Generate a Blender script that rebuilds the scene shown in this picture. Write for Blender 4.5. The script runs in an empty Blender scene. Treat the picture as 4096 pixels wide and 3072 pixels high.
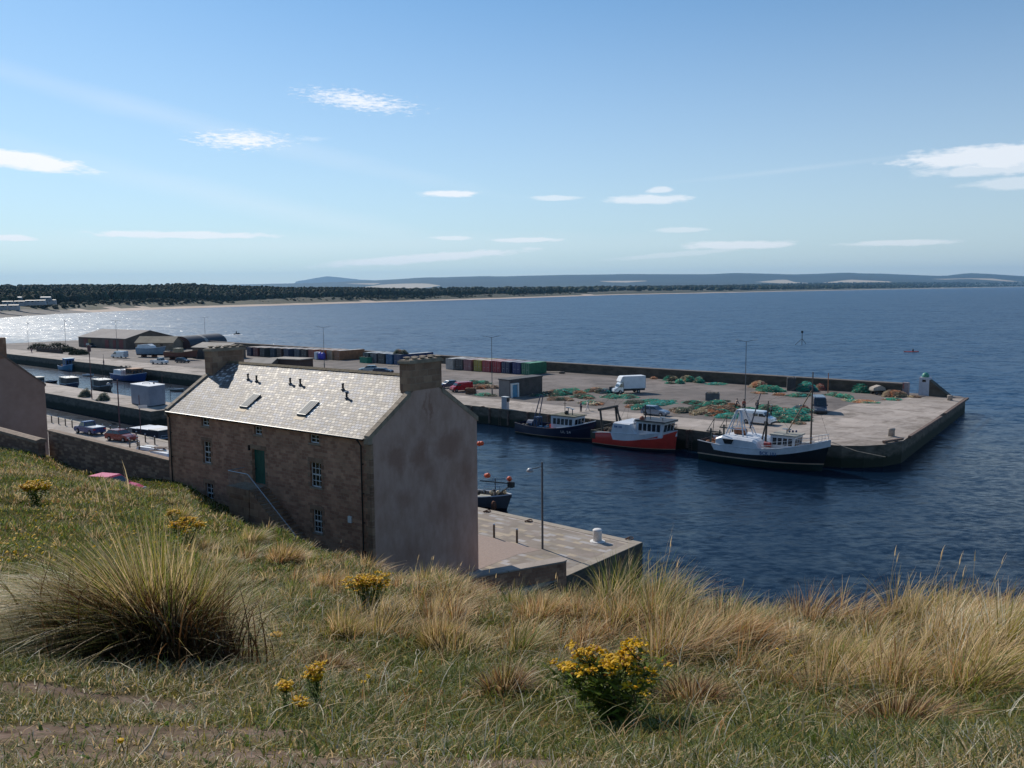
import bpy, math, random
import numpy as np
from mathutils import Vector, Matrix
random.seed(7); rng = np.random.default_rng(7)
R = math.radians
scene = bpy.context.scene
C = scene.collection

# ---------------------------------------------------------------- camera
H = 22.6; FPX = 884.7; PITCH = .106588; ROLL = -.0079546
cf = Vector((0, math.cos(PITCH), -math.sin(PITCH)))
cu0 = Vector((0, math.sin(PITCH), math.cos(PITCH)))
cr0 = Vector((1, 0, 0))
cr = cr0*math.cos(ROLL) + cu0*math.sin(ROLL)
cu = cu0*math.cos(ROLL) - cr0*math.sin(ROLL)
cam = bpy.data.cameras.new('camera'); co = bpy.data.objects.new('camera', cam); C.objects.link(co)
M = Matrix((cr, cu, -cf)).transposed().to_4x4(); M.translation = (0, 0, H)
co.matrix_world = M
cam.sensor_width = 36; cam.lens = FPX/1024*36; cam.clip_start = .1; cam.clip_end = 90000
scene.camera = co

# ---------------------------------------------------------------- light
SUN_AZ = R(-37); SUN_EL = R(37)
w = bpy.data.worlds.new('World'); scene.world = w; w.use_nodes = True
w.cycles.sampling_method = 'MANUAL'; w.cycles.sample_map_resolution = 256
nt = w.node_tree; N = nt.nodes; L = nt.links
bg = N['Background']; bg.inputs['Strength'].default_value = .1
sky = N.new('ShaderNodeTexSky'); sky.sky_type = 'NISHITA'; sky.sun_disc = False
sky.sun_elevation = SUN_EL; sky.sun_rotation = SUN_AZ
sky.air_density = 1.0; sky.dust_density = .2; sky.ozone_density = 3.0; sky.altitude = 20
sl = bpy.data.lights.new('sun', 'SUN'); sl.energy = 3.6; sl.angle = R(.53); sl.color = (1, .93, .82)
so = bpy.data.objects.new('sun', sl); C.objects.link(so)
sd = Vector((math.sin(SUN_AZ)*math.cos(SUN_EL), math.cos(SUN_AZ)*math.cos(SUN_EL), math.sin(SUN_EL)))
so.rotation_euler = sd.to_track_quat('Z', 'Y').to_euler(); so.location = (0, 0, 100)
scene.view_settings.view_transform = 'Standard'; scene.view_settings.look = 'None'
scene.view_settings.exposure = .2; scene.view_settings.gamma = 1
cy = scene.cycles
cy.max_bounces = 6; cy.diffuse_bounces = 2; cy.glossy_bounces = 3; cy.transmission_bounces = 3
cy.transparent_max_bounces = 6; cy.volume_bounces = 0; cy.caustics_reflective = False; cy.caustics_refractive = False
cy.use_denoising = True; cy.sample_clamp_indirect = 6; cy.sample_clamp_direct = 0
try: cy.denoiser = 'OPENIMAGEDENOISE'
except Exception: pass

# clouds of the sky: (azimuth deg, elevation deg, half width, half height, tilt, strength, raggedness, kind)
def mth(op, a, b=None, clamp=False, tree=None):
    t = tree or nt
    n = t.nodes.new('ShaderNodeMath'); n.operation = op; n.use_clamp = clamp
    for i, v in enumerate((a, b)):
        if v is None: continue
        if isinstance(v, (int, float)): n.inputs[i].default_value = v
        else: t.links.new(v, n.inputs[i])
    return n.outputs[0]
tc = N.new('ShaderNodeTexCoord'); sp = N.new('ShaderNodeSeparateXYZ'); L.new(tc.outputs['Generated'], sp.inputs[0])
az = mth('MULTIPLY', mth('ARCTAN2', sp.outputs[0], sp.outputs[1]), 57.2958)
el = mth('MULTIPLY', mth('ARCSINE', sp.outputs[2]), 57.2958)
cb = N.new('ShaderNodeCombineXYZ'); L.new(az, cb.inputs[0]); L.new(el, cb.inputs[1])
def sknoise(scale, sx, sy, det=4, rough=.6, rot=0):
    m = N.new('ShaderNodeMapping'); m.inputs['Scale'].default_value = (sx, sy, 1); m.inputs['Rotation'].default_value = (0, 0, rot)
    L.new(cb.outputs[0], m.inputs[0])
    n = N.new('ShaderNodeTexNoise'); n.inputs['Scale'].default_value = scale; n.inputs['Detail'].default_value = det
    n.inputs['Roughness'].default_value = rough
    L.new(m.outputs[0], n.inputs['Vector']); return n.outputs['Fac']
nA = sknoise(.6, 1, 3.6, 7, .66)            # smooth, lens-shaped
nB = sknoise(1.6, 1, 4.5, 7, .72, R(-12))    # ragged wisps
nC = sknoise(.16, 1, 5, 4, .55, R(4))
edge = {'l': mth('ADD', .25, mth('MULTIPLY', nA, 1.5)), 'w': mth('ADD', -.9, mth('MULTIPLY', nB, 3.6)), 's': mth('ADD', .6, mth('MULTIPLY', nC, .8))}
SOFT = {'l': 2.6, 'w': 1.3, 's': 1.0}
tilted = {}
def cloud(a0, e0, wa, we, tilt, s, kind):
    v = N.new('ShaderNodeVectorMath'); v.operation = 'MULTIPLY_ADD'; L.new(cb.outputs[0], v.inputs[0])
    if tilt not in tilted:      # el + tan(tilt)*az, so that streaks may slope
        k = math.tan(R(tilt)); c2 = N.new('ShaderNodeCombineXYZ'); L.new(az, c2.inputs[0]); L.new(mth('SUBTRACT', el, mth('MULTIPLY', az, k)), c2.inputs[1]); tilted[tilt] = c2
    L.new(tilted[tilt].outputs[0], v.inputs[0]); e0 = e0-math.tan(R(tilt))*a0
    v.inputs[1].default_value = (1/wa, 1/we, 0); v.inputs[2].default_value = (-a0/wa, -e0/we, 0)
    ln = N.new('ShaderNodeVectorMath'); ln.operation = 'LENGTH'; L.new(v.outputs[0], ln.inputs[0])
    d = mth('SUBTRACT', edge[kind], ln.outputs['Value'])
    mm = N.new('ShaderNodeMath'); mm.operation = 'MULTIPLY'; mm.use_clamp = False; L.new(d, mm.inputs[0]); mm.inputs[1].default_value = s*SOFT[kind]
    return mth('MINIMUM', mm.outputs[0], s)
def pix(px, py):
    d = cf + cr*((px-512)/FPX) - cu*((py-384)/FPX); d.normalize()
    return math.degrees(math.atan2(d.x, d.y)), math.degrees(math.asin(d.z))
CL = [(358, 101, 62, 10, -6, .8, 'w'), (242, 140, 52, 10, 0, .9, 'w'), (312, 139, 18, 3, 0, .25, 'w'), (20, 160, 62, 9, -6, .95, 'l'),
      (185, 235, 95, 4, 0, .75, 'l'), (10, 238, 26, 3, 0, .8, 'l'), (450, 194, 29, 4, 0, .8, 'l'),
      (553, 198, 28, 3.2, 0, .5, 'l'), (646, 200, 48, 5, 0, .6, 'l'), (659, 190, 16, 3.4, 0, .55, 'l'),
      (1010, 156, 98, 12, 0, .7, 'l'), (1000, 168, 70, 7, 0, .5, 'l'), (1018, 183, 46, 6, 0, .4, 'l'),
      (680, 230, 30, 3, 0, .4, 'l'), (735, 245, 66, 4.5, 0, .65, 'l'), (900, 243, 66, 3, 0, .5, 'l'),
      (455, 238, 26, 2.5, 0, .6, 'l'), (530, 240, 38, 3, 0, .65, 'l'), (425, 258, 118, 5, 4, .65, 'l'), (680, 254, 75, 3, 4, .3, 'l'),
      (180, 120, 330, 13, -12, .16, 's'), (260, 205, 330, 16, -12, .16, 's'), (790, 170, 130, 3, 4, .12, 's'), (300, 245, 500, 16, 0, .18, 's')]
mask = None
for (px, py, hw, hh, tl, s, k) in CL:
    a0, e0 = pix(px, py); deg = 57.3/FPX
    v = cloud(a0, e0, hw*deg, hh*deg, tl, s, k)
    mask = v if mask is None else mth('MAXIMUM', mask, v)
mx = N.new('ShaderNodeMix'); mx.data_type = 'RGBA'
L.new(mth('MAXIMUM', mask, 0.0), mx.inputs['Factor']); L.new(sky.outputs[0], mx.inputs[6]); mx.inputs[7].default_value = (9.3, 9.3, 9.5, 1)
wb = N.new('ShaderNodeMix'); wb.data_type = 'RGBA'; wb.blend_type = 'MULTIPLY'; wb.inputs['Factor'].default_value = 1; L.new(sky.outputs[0], wb.inputs[6]); wb.inputs[7].default_value = (.65, .87, .96, 1)
# pale sea air low over the horizon
hz = mth('MULTIPLY', mth('SUBTRACT', 1.0, mth('DIVIDE', mth('ABSOLUTE', el), 20.0), True), .62)
hm = N.new('ShaderNodeMix'); hm.data_type = 'RGBA'; L.new(mth('POWER', hz, 1.3), hm.inputs['Factor']); L.new(wb.outputs[2], hm.inputs[6]); hm.inputs[7].default_value = (7.3, 7.4, 7.7, 1)
L.new(hm.outputs[2], mx.inputs[6]); L.new(mx.outputs[2], bg.inputs['Color'])

# ---------------------------------------------------------------- helpers
REG = {'1': (0,1100,2.765), '2': (600,1200,2.37), '3': (1200,1250,2.765), '4': (1900,1300,2.765), '5': (2600,1350,2.765),
       '6': (3200,1350,2.765), '7': (1800,1750,2.37), '8': (0,1550,2.765), '9': (600,1550,2.458), 'A': (0,1250,5.53), 'B': (360,1250,5.53),
       'C': (760,1280,5.53), 'D': (2050,1550,5.53), 'E': (2350,1520,5.53), 'F': (2780,1580,3.95), 'G': (2600,1380,4.424),
       'H': (0,2000,1.548), 'I': (1300,2050,1.58), 'J': (2696,2050,1.58), 'K': (260,1620,7.373), 'M': (520,1650,8.294)}
def ray(px, py): return cf + cr*((px-512)/FPX) - cu*((py-384)/FPX)
def gp(px, py, z=0.0):            # the point at height z that was surveyed at photo position px, py
    d = ray(px, py); t = (z-H)/d.z; return Vector((d.x*t, d.y*t, z))
def gy(px, py, Y):
    d = ray(px, py); t = Y/d.y; return Vector((d.x*t, Y, H+d.z*t))
def at(k, x, y, z=2.8):
    a, b, s = REG[k]; return gp((a+x/s)/4, (b+y/s)/4, z)
def pxy(k, x, y):
    a, b, s = REG[k]; return (a+x/s)/4, (b+y/s)/4
def lin(c): return tuple((v/12.92 if v <= .04045 else ((v+.055)/1.055)**2.4) for v in c)

def tag(o, label=None, cat=None, group=None, kind=None):
    if label: o['label'] = label
    if cat: o['category'] = cat
    if group: o['group'] = group
    if kind: o['kind'] = kind
    return o
def thing(name, label, cat, loc=(0,0,0), rz=0, group=None):
    o = bpy.data.objects.new(name, None); C.objects.link(o); o.empty_display_size = .3
    o.location = loc; o.rotation_euler = (0, 0, rz); return tag(o, label, cat, group)
def copy_tree(o, parent=None):
    c = o.copy(); C.objects.link(c)
    if parent is not None: c.parent = parent
    for ch in list(o.children): copy_tree(ch, c)
    return c

class MB:
    def __init__(s): s.v = []; s.f = []; s.m = []; s.T = None
    def add(s, vs, fs, m=0):
        b = len(s.v)
        if s.T is not None: vs = [tuple(s.T @ Vector(v)) for v in vs]
        s.v += [tuple(v) for v in vs]; s.f += [tuple(b+i for i in f) for f in fs]; s.m += [m]*len(fs); return s
    def box(s, x0, x1, y0, y1, z0, z1, m=0, tx=0, ty=0):
        v = [(x0,y0,z0),(x1,y0,z0),(x1,y1,z0),(x0,y1,z0),(x0+tx,y0+ty,z1),(x1-tx,y0+ty,z1),(x1-tx,y1-ty,z1),(x0+tx,y1-ty,z1)]
        return s.add(v, [(0,3,2,1),(4,5,6,7),(0,1,5,4),(1,2,6,5),(2,3,7,6),(3,0,4,7)], m)
    def prism(s, poly, z0, z1, m=0, mt=None):
        n = len(poly); v = [(x,y,z0) for x,y in poly]+[(x,y,z1) for x,y in poly]
        s.add(v, [(i,(i+1)%n,n+(i+1)%n,n+i) for i in range(n)], m)
        s.add(v[n:], [tuple(range(n))], m if mt is None else mt); s.add(v[:n], [tuple(range(n-1,-1,-1))], m); return s
    def prof(s, poly, y0, y1, m=0, ty=None):        # side profile (x,z) pushed across y; ty: per-vertex inset
        n = len(poly); ty = ty or [0]*n
        v = [(x,y0+ty[i],z) for i,(x,z) in enumerate(poly)]+[(x,y1-ty[i],z) for i,(x,z) in enumerate(poly)]
        s.add(v, [(i,(i+1)%n,n+(i+1)%n,n+i) for i in range(n)], m)
        s.add(v[:n], [tuple(range(n-1,-1,-1))], m); s.add(v[n:], [tuple(range(n))], m); return s
    def tube(s, pts, r, n=6, m=0, r2=None):
        pts = [Vector(p) for p in pts]; k = len(pts); vs = []
        for i, p in enumerate(pts):
            d = (pts[min(i+1,k-1)]-pts[max(i-1,0)]).normalized()
            a = d.cross(Vector((0,0,1))) if abs(d.z) < .95 else d.cross(Vector((1,0,0)))
            a.normalize(); b = d.cross(a); rr = r if r2 is None else r+(r2-r)*i/(k-1)
            for j in range(n):
                t = 2*math.pi*j/n; vs.append(p+a*math.cos(t)*rr+b*math.sin(t)*rr)
        fs = [(i*n+j, i*n+(j+1)%n, (i+1)*n+(j+1)%n, (i+1)*n+j) for i in range(k-1) for j in range(n)]
        fs += [tuple(range(n-1,-1,-1)), tuple(range((k-1)*n, k*n))]
        return s.add(vs, fs, m)
    def lathe(s, prof, c=(0,0,0), n=12, m=0):
        vs = []; k = len(prof)
        for r, z in prof:
            for j in range(n):
                t = 2*math.pi*j/n; vs.append((c[0]+r*math.cos(t), c[1]+r*math.sin(t), c[2]+z))
        fs = [(i*n+j, i*n+(j+1)%n, (i+1)*n+(j+1)%n, (i+1)*n+j) for i in range(k-1) for j in range(n)]
        fs += [tuple(range(n-1,-1,-1)), tuple(range((k-1)*n, k*n))]
        return s.add(vs, fs, m)
    def ball(s, c, r, n=8, k=6, sc=(1,1,1), m=0):
        vs = []
        for i in range(1, k):
            p = math.pi*i/k
            for j in range(n):
                t = 2*math.pi*j/n
                vs.append((c[0]+r*sc[0]*math.sin(p)*math.cos(t), c[1]+r*sc[1]*math.sin(p)*math.sin(t), c[2]+r*sc[2]*math.cos(p)))
        vs += [(c[0],c[1],c[2]+r*sc[2]), (c[0],c[1],c[2]-r*sc[2])]; T = len(vs)-2
        fs = [(i*n+j, (i+1)*n+j, (i+1)*n+(j+1)%n, i*n+(j+1)%n) for i in range(k-2) for j in range(n)]
        fs += [(T, j, (j+1)%n) for j in range(n)] + [(T+1, (k-2)*n+(j+1)%n, (k-2)*n+j) for j in range(n)]
        return s.add(vs, fs, m)
    def loft(s, rings, m=0, cap=True, closed=True):
        n = len(rings[0]); vs = [v for r in rings for v in r]; e = n if closed else n-1
        fs = [(i*n+j, i*n+(j+1)%n, (i+1)*n+(j+1)%n, (i+1)*n+j) for i in range(len(rings)-1) for j in range(e)]
        if cap: fs += [tuple(range(n-1,-1,-1)), tuple(range((len(rings)-1)*n, len(rings)*n))]
        return s.add(vs, fs, m)
    def build(s, name, mats, parent=None, smooth=False, loc=None, rz=0):
        me = bpy.data.meshes.new(name); me.from_pydata(s.v, [], s.f)
        mats = mats if isinstance(mats, (list, tuple)) else [mats]
        for mt in mats: me.materials.append(mt)
        if len(mats) > 1: me.polygons.foreach_set('material_index', s.m)
        if smooth: me.polygons.foreach_set('use_smooth', [True]*len(s.f))
        me.update(); o = bpy.data.objects.new(name, me); C.objects.link(o)
        if parent is not None: o.parent = parent
        if loc is not None: o.location = loc
        o.rotation_euler = (0, 0, rz); return o

def mat(name, col, rough=.7, var=.25, scale=3.0, bump=0, metal=0, spec=.5, col2=None, obj=True, stretch=(1,1,1), detail=5, thr=(.35,.65)):
    m = bpy.data.materials.new(name); m.use_nodes = True; t = m.node_tree; n = t.nodes; l = t.links
    b = n['Principled BSDF']; b.inputs['Roughness'].default_value = rough; b.inputs['Metallic'].default_value = metal
    b.inputs['Specular IOR Level'].default_value = spec
    tc = n.new('ShaderNodeTexCoord'); mp = n.new('ShaderNodeMapping'); mp.inputs['Scale'].default_value = stretch
    l.new(tc.outputs['Object'], mp.inputs[0])
    ns = n.new('ShaderNodeTexNoise'); ns.inputs['Scale'].default_value = scale; ns.inputs['Detail'].default_value = detail; ns.inputs['Roughness'].default_value = .65
    l.new(mp.outputs[0], ns.inputs['Vector'])
    rp = n.new('ShaderNodeValToRGB'); rp.color_ramp.elements[0].position = thr[0]; rp.color_ramp.elements[1].position = thr[1]
    c2 = col2 or tuple(min(1, c*(1+var)) for c in col)
    rp.color_ramp.elements[0].color = (*[c*(1-var) for c in col], 1) if not col2 else (*col, 1)
    rp.color_ramp.elements[1].color = (*c2, 1)
    l.new(ns.outputs['Fac'], rp.inputs[0]); l.new(rp.outputs[0], b.inputs['Base Color'])
    if bump:
        bp = n.new('ShaderNodeBump'); bp.inputs['Strength'].default_value = bump; bp.inputs['Distance'].default_value = .05
        l.new(ns.outputs['Fac'], bp.inputs['Height']); l.new(bp.outputs[0], b.inputs['Normal'])
    m['bsdf'] = 1
    return m
# ---------------------------------------------------------------- frames of reference
E1 = Vector((-.7506, .6608, 0)); N1 = Vector((.6608, .7506, 0)); P0 = Vector((43, 106.5, 0))
def ST(s, t, z=0): p = P0+E1*s+N1*t; return Vector((p.x, p.y, z))
ZF, ZN = 2.8, 3.3
QROT = math.atan2(-E1.y, -E1.x)      # +X along the pier towards its seaward end, +Y outwards

# ---------------------------------------------------------------- water
def water_mat():
    m = bpy.data.materials.new('sea_water'); m.use_nodes = True; t = m.node_tree; n = t.nodes; l = t.links
    b = n['Principled BSDF'];  b.inputs["IOR"].default_value = 1.33; 
    g = n.new('ShaderNodeNewGeometry')
    def noise(sc, stretch, rot, det=2, rough=.5, dist=0):
        mp = n.new('ShaderNodeMapping'); mp.inputs['Scale'].default_value = stretch; mp.inputs['Rotation'].default_value = (0, 0, rot)
        l.new(g.outputs['Position'], mp.inputs[0])
        ns = n.new('ShaderNodeTexNoise'); ns.inputs['Scale'].default_value = sc; ns.inputs['Detail'].default_value = det
        ns.inputs['Roughness'].default_value = rough; ns.inputs['Distortion'].default_value = dist
        l.new(mp.outputs[0], ns.inputs['Vector']); return ns
    def vm(op, a, b_=None, sc=None):
        q = n.new('ShaderNodeVectorMath'); q.operation = op
        for i, v in enumerate((a, b_)):
            if v is None: continue
            if isinstance(v, tuple): q.inputs[i].default_value = v
            else: l.new(v, q.inputs[i])
        if sc is not None:
            if isinstance(sc, (int, float)): q.inputs['Scale'].default_value = sc
            else: l.new(sc, q.inputs['Scale'])
        return q.outputs[0]
    def M_(op, a, b_=None, clamp=False): return mth(op, a, b_, clamp, t)
    sp_ = n.new('ShaderNodeSeparateXYZ'); l.new(g.outputs['Position'], sp_.inputs[0])
    # distance beyond the outer sea wall line: harbour is calm, bay is choppy
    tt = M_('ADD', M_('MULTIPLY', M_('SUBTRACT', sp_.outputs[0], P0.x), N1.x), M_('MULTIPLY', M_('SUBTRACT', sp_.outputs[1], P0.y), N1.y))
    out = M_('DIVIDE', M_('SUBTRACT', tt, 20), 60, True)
    l.new(M_('ADD', .13, M_('MULTIPLY', out, .32)), b.inputs['Specular IOR Level'])
    l.new(M_('ADD', .24, M_('MULTIPLY', out, .20)), b.inputs['Roughness'])
    n1 = noise(1.6, (.6, 1, 1), R(-22), 4, .6); n2 = noise(.45, (.55, 1, 1), R(-24), 4, .62, .3); n3 = noise(.07, (.45, 1, 1), R(8), 4, .6)
    wind = noise(.006, (.35, 1, 1), R(-6), 3, .55)
    wf = M_('ADD', .72, M_('MULTIPLY', wind.outputs['Fac'], .6))
    a1 = M_("ADD", M_("MULTIPLY", out, .22), .26); a2 = M_("ADD", M_("MULTIPLY", out, .6), .10); a3 = M_("MULTIPLY", out, .26)
    acc = None
    for ns, a in ((n1, a1), (n2, a2), (n3, a3)):
        v = vm('SCALE', vm('SUBTRACT', ns.outputs['Color'], (.5, .5, .5)), None, M_('MULTIPLY', a, wf))
        acc = v if acc is None else vm('ADD', acc, v)
    v = vm('MULTIPLY', acc, (1.6, 1.9, 0)); v = vm('ADD', v, (0, 0, 1)); v = vm('NORMALIZE', v)
    l.new(v, b.inputs['Normal'])
    # wave facets that flash in the sun
    n4 = noise(.42, (.45, 1, 1), R(-10), 3, .7); v4 = vm('SCALE', vm('SUBTRACT', n4.outputs['Color'], (.5, .5, .5)), None, M_('ADD', .9, M_('MULTIPLY', out, 1.5)))
    v4 = vm('NORMALIZE', vm('ADD', vm('MULTIPLY', v4, (1, 1, 0)), (0, 0, 1))); l.new(v4, b.inputs['Coat Normal']); b.inputs['Coat Weight'].default_value = .16; b.inputs['Coat Roughness'].default_value = .13; b.inputs['Coat IOR'].default_value = 1.33
    # colour of the water body
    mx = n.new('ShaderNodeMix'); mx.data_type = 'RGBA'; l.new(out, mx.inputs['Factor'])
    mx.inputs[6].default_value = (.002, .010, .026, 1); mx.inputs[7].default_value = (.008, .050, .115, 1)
    # wind-streaked foam and crests in the bay
    fm = noise(.22, (.3, 1, 1), R(-10), 5, .75); fk = n.new('ShaderNodeValToRGB')
    fk.color_ramp.elements[0].position = .715; fk.color_ramp.elements[1].position = .77
    l.new(fm.outputs['Fac'], fk.inputs[0]); ff = M_('MULTIPLY', M_('MULTIPLY', fk.outputs[0], out), .45)
    m2 = n.new('ShaderNodeMix'); m2.data_type = 'RGBA'; l.new(ff, m2.inputs['Factor']); l.new(mx.outputs[2], m2.inputs[6]); m2.inputs[7].default_value = (.5, .55, .58, 1)
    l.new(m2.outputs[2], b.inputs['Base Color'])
    return m
WATER = water_mat()
def grid_sheet(xs, ys, z):
    v = [(x, y, z) for y in ys for x in xs]; k = len(xs)
    f = [(j*k+i, j*k+i+1, (j+1)*k+i+1, (j+1)*k+i) for j in range(len(ys)-1) for i in range(k-1)]
    return v, f
mb = MB(); mb.add(*grid_sheet([-26000, -6000, -1000, 0, 1000, 6000, 26000], [-400, 0, 300, 1200, 5000, 12000, 28000], 0))
tag(mb.build('water', WATER), kind='structure')

# ---------------------------------------------------------------- far shore
SH = [(-1500,-250),(-1150,200),(-760,560),(-473,820),(-493,959),(-482,1027),(-460,1211),(-289,1594),(-170,1836),(-8,2189),(388,3202),(786,3705),(1472,4772),(3205,7119),(6725,11668),(12500,15500),(22000,19000)]
TOPZ = [30,32,36,39,39,39,41,45,38,34,33,35,38,50,95,110,120]
def resample(pts, zs, n_between):
    out = []
    for i in range(len(pts)-1):
        a, b = np.array(pts[i]), np.array(pts[i+1]); d = np.linalg.norm(b-a); k = max(2, int(d/n_between(i)))
        for j in range(k): out.append((*(a+(b-a)*j/k), zs[i]+(zs[i+1]-zs[i])*j/k))
    out.append((*pts[-1], zs[-1])); return np.array(out)
S = resample(SH, TOPZ, lambda i: 22 if i < 9 else 120)
tan = np.gradient(S[:, :2], axis=0); tan /= np.linalg.norm(tan, axis=1)[:, None]
k_ = np.ones(9)/9
tan = np.stack([np.convolve(np.pad(tan[:, i], 4, 'edge'), k_, 'valid') for i in (0, 1)], 1); tan /= np.linalg.norm(tan, axis=1)[:, None]
inl = np.stack([-tan[:, 1], tan[:, 0]], 1)
def vnoise(x, y, s):   # cheap smooth value noise
    x = np.asarray(x)/s; y = np.asarray(y)/s; xi = np.floor(x); yi = np.floor(y); fx = x-xi; fy = y-yi
    fx = fx*fx*(3-2*fx); fy = fy*fy*(3-2*fy)
    h = lambda a, b: np.modf(np.abs(np.sin(a*127.1+b*311.7)*43758.5453))[0]
    return (h(xi,yi)*(1-fx)+h(xi+1,yi)*fx)*(1-fy)+(h(xi,yi+1)*(1-fx)+h(xi+1,yi+1)*fx)*fy
OFF = [-6, 6, 22, 34, 48, 75, 110, 220, 420, 900, 2200]
far_scale = 1+np.clip((S[:, 1]-2500)/3500, 0, 3)*.9
rows = []
for j, o in enumerate(OFF):
    oo = o*far_scale if o > 0 else o+0*far_scale
    X = S[:, 0]+inl[:, 0]*oo; Y = S[:, 1]+inl[:, 1]*oo; tz_ = S[:, 2]-17
    base = [-1, .5, 2.2, 4.5, 8.5, 10, 12, None, None, None, None][j]
    if base is None: Z = 12+(tz_-12)*{7: .5, 8: .8, 9: 1, 10: 1.05}[j]+(vnoise(X, Y, 140)-.5)*5
    else: Z = base+(vnoise(X, Y, 37)-.5)*[0, .4, .8, 3, 5, 5, 5][j]+(vnoise(X, Y, 90)-.5)*[0, 0, .8, 2, 4, 5, 5][j]
    rows.append(np.stack([X, Y, Z], 1))
nS = len(S); V = np.concatenate(rows)
Fs = [(j*nS+i+1, j*nS+i, (j+1)*nS+i, (j+1)*nS+i+1) for j in range(len(OFF)-1) for i in range(nS-1)]
M_SAND = mat('beach_sand', (.52,.40,.31), .9, .12, .02)
M_ROCKS = mat('shore_rock', (.10,.085,.08), .85, .5, .2, bump=.5)
M_DUNE = mat('dune_scrub', (.030,.036,.018), .9, col2=(.075,.068,.035), scale=.05, detail=8, thr=(.4,.62))
M_SOIL = mat('forest_floor', (.03,.035,.02), .95)
mb = MB(); mb.add(V.tolist(), Fs)
mb.m = [0 if (j <= 1 and i > 62) else 1 if j <= 1 else 2 if j < 7 else 3 for j in range(len(OFF)-1) for i in range(nS-1)]
# which stretch is rocky: everything left of the start of the beach
mb.m = []
for j in range(len(OFF)-1):
    for i in range(nS-1):
        rocky = S[i, 1] < 1010 or (S[i, 0] < -600)
        if j <= 2: mb.m.append(1 if rocky and j <= 2 else 0 if j <= 1 or vnoise(S[i, 0], S[i, 1], 33) > .8 else 2)
        else: mb.m.append(2 if j < 7 else 3)
tag(mb.build('land', [M_SAND, M_ROCKS, M_DUNE, M_SOIL], smooth=True), kind='structure')

def leaf_mat(name, sat=1.0, transl=.35, rough=.55, attr='Col'):
    m = bpy.data.materials.new(name); m.use_nodes = True; t = m.node_tree; n = t.nodes; l = t.links
    b = n['Principled BSDF']; b.inputs['Roughness'].default_value = rough; b.inputs['Specular IOR Level'].default_value = .22
    a = n.new('ShaderNodeAttribute'); a.attribute_name = attr; l.new(a.outputs['Color'], b.inputs['Base Color'])
    if transl:
        tr = n.new('ShaderNodeBsdfTranslucent'); l.new(a.outputs['Color'], tr.inputs['Color'])
        mx = n.new('ShaderNodeMixShader'); mx.inputs[0].default_value = transl
        l.new(b.outputs[0], mx.inputs[1]); l.new(tr.outputs[0], mx.inputs[2]); l.new(mx.outputs[0], n['Material Output'].inputs[0])
    return m
def np_mesh(name, verts, quads, cols, mt, tris=None, smooth=False, parent=None):
    """verts (n,3); quads (k,4); cols per vertex (n,3)"""
    me = bpy.data.meshes.new(name); nv = len(verts); nq = len(quads); ntr = 0 if tris is None else len(tris)
    me.vertices.add(nv); me.vertices.foreach_set('co', np.asarray(verts, np.float32).ravel())
    me.loops.add(nq*4+ntr*3); me.polygons.add(nq+ntr)
    lp = np.asarray(quads, np.int32).ravel()
    if ntr: lp = np.concatenate([lp, np.asarray(tris, np.int32).ravel()])
    me.loops.foreach_set('vertex_index', lp)
    st = np.concatenate([np.arange(nq)*4, nq*4+np.arange(ntr)*3]).astype(np.int32)
    me.polygons.foreach_set('loop_start', st)
    if smooth: me.polygons.foreach_set('use_smooth', np.ones(nq+ntr, bool))
    me.update(calc_edges=True)
    if cols is not None:
        ca = me.color_attributes.new('Col', 'FLOAT_COLOR', 'POINT')
        cc = np.ones((nv, 4), np.float32); cc[:, :3] = cols; ca.data.foreach_set('color', cc.ravel())
    me.materials.append(mt); o = bpy.data.objects.new(name, me); C.objects.link(o)
    if parent is not None: o.parent = parent
    return o

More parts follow.
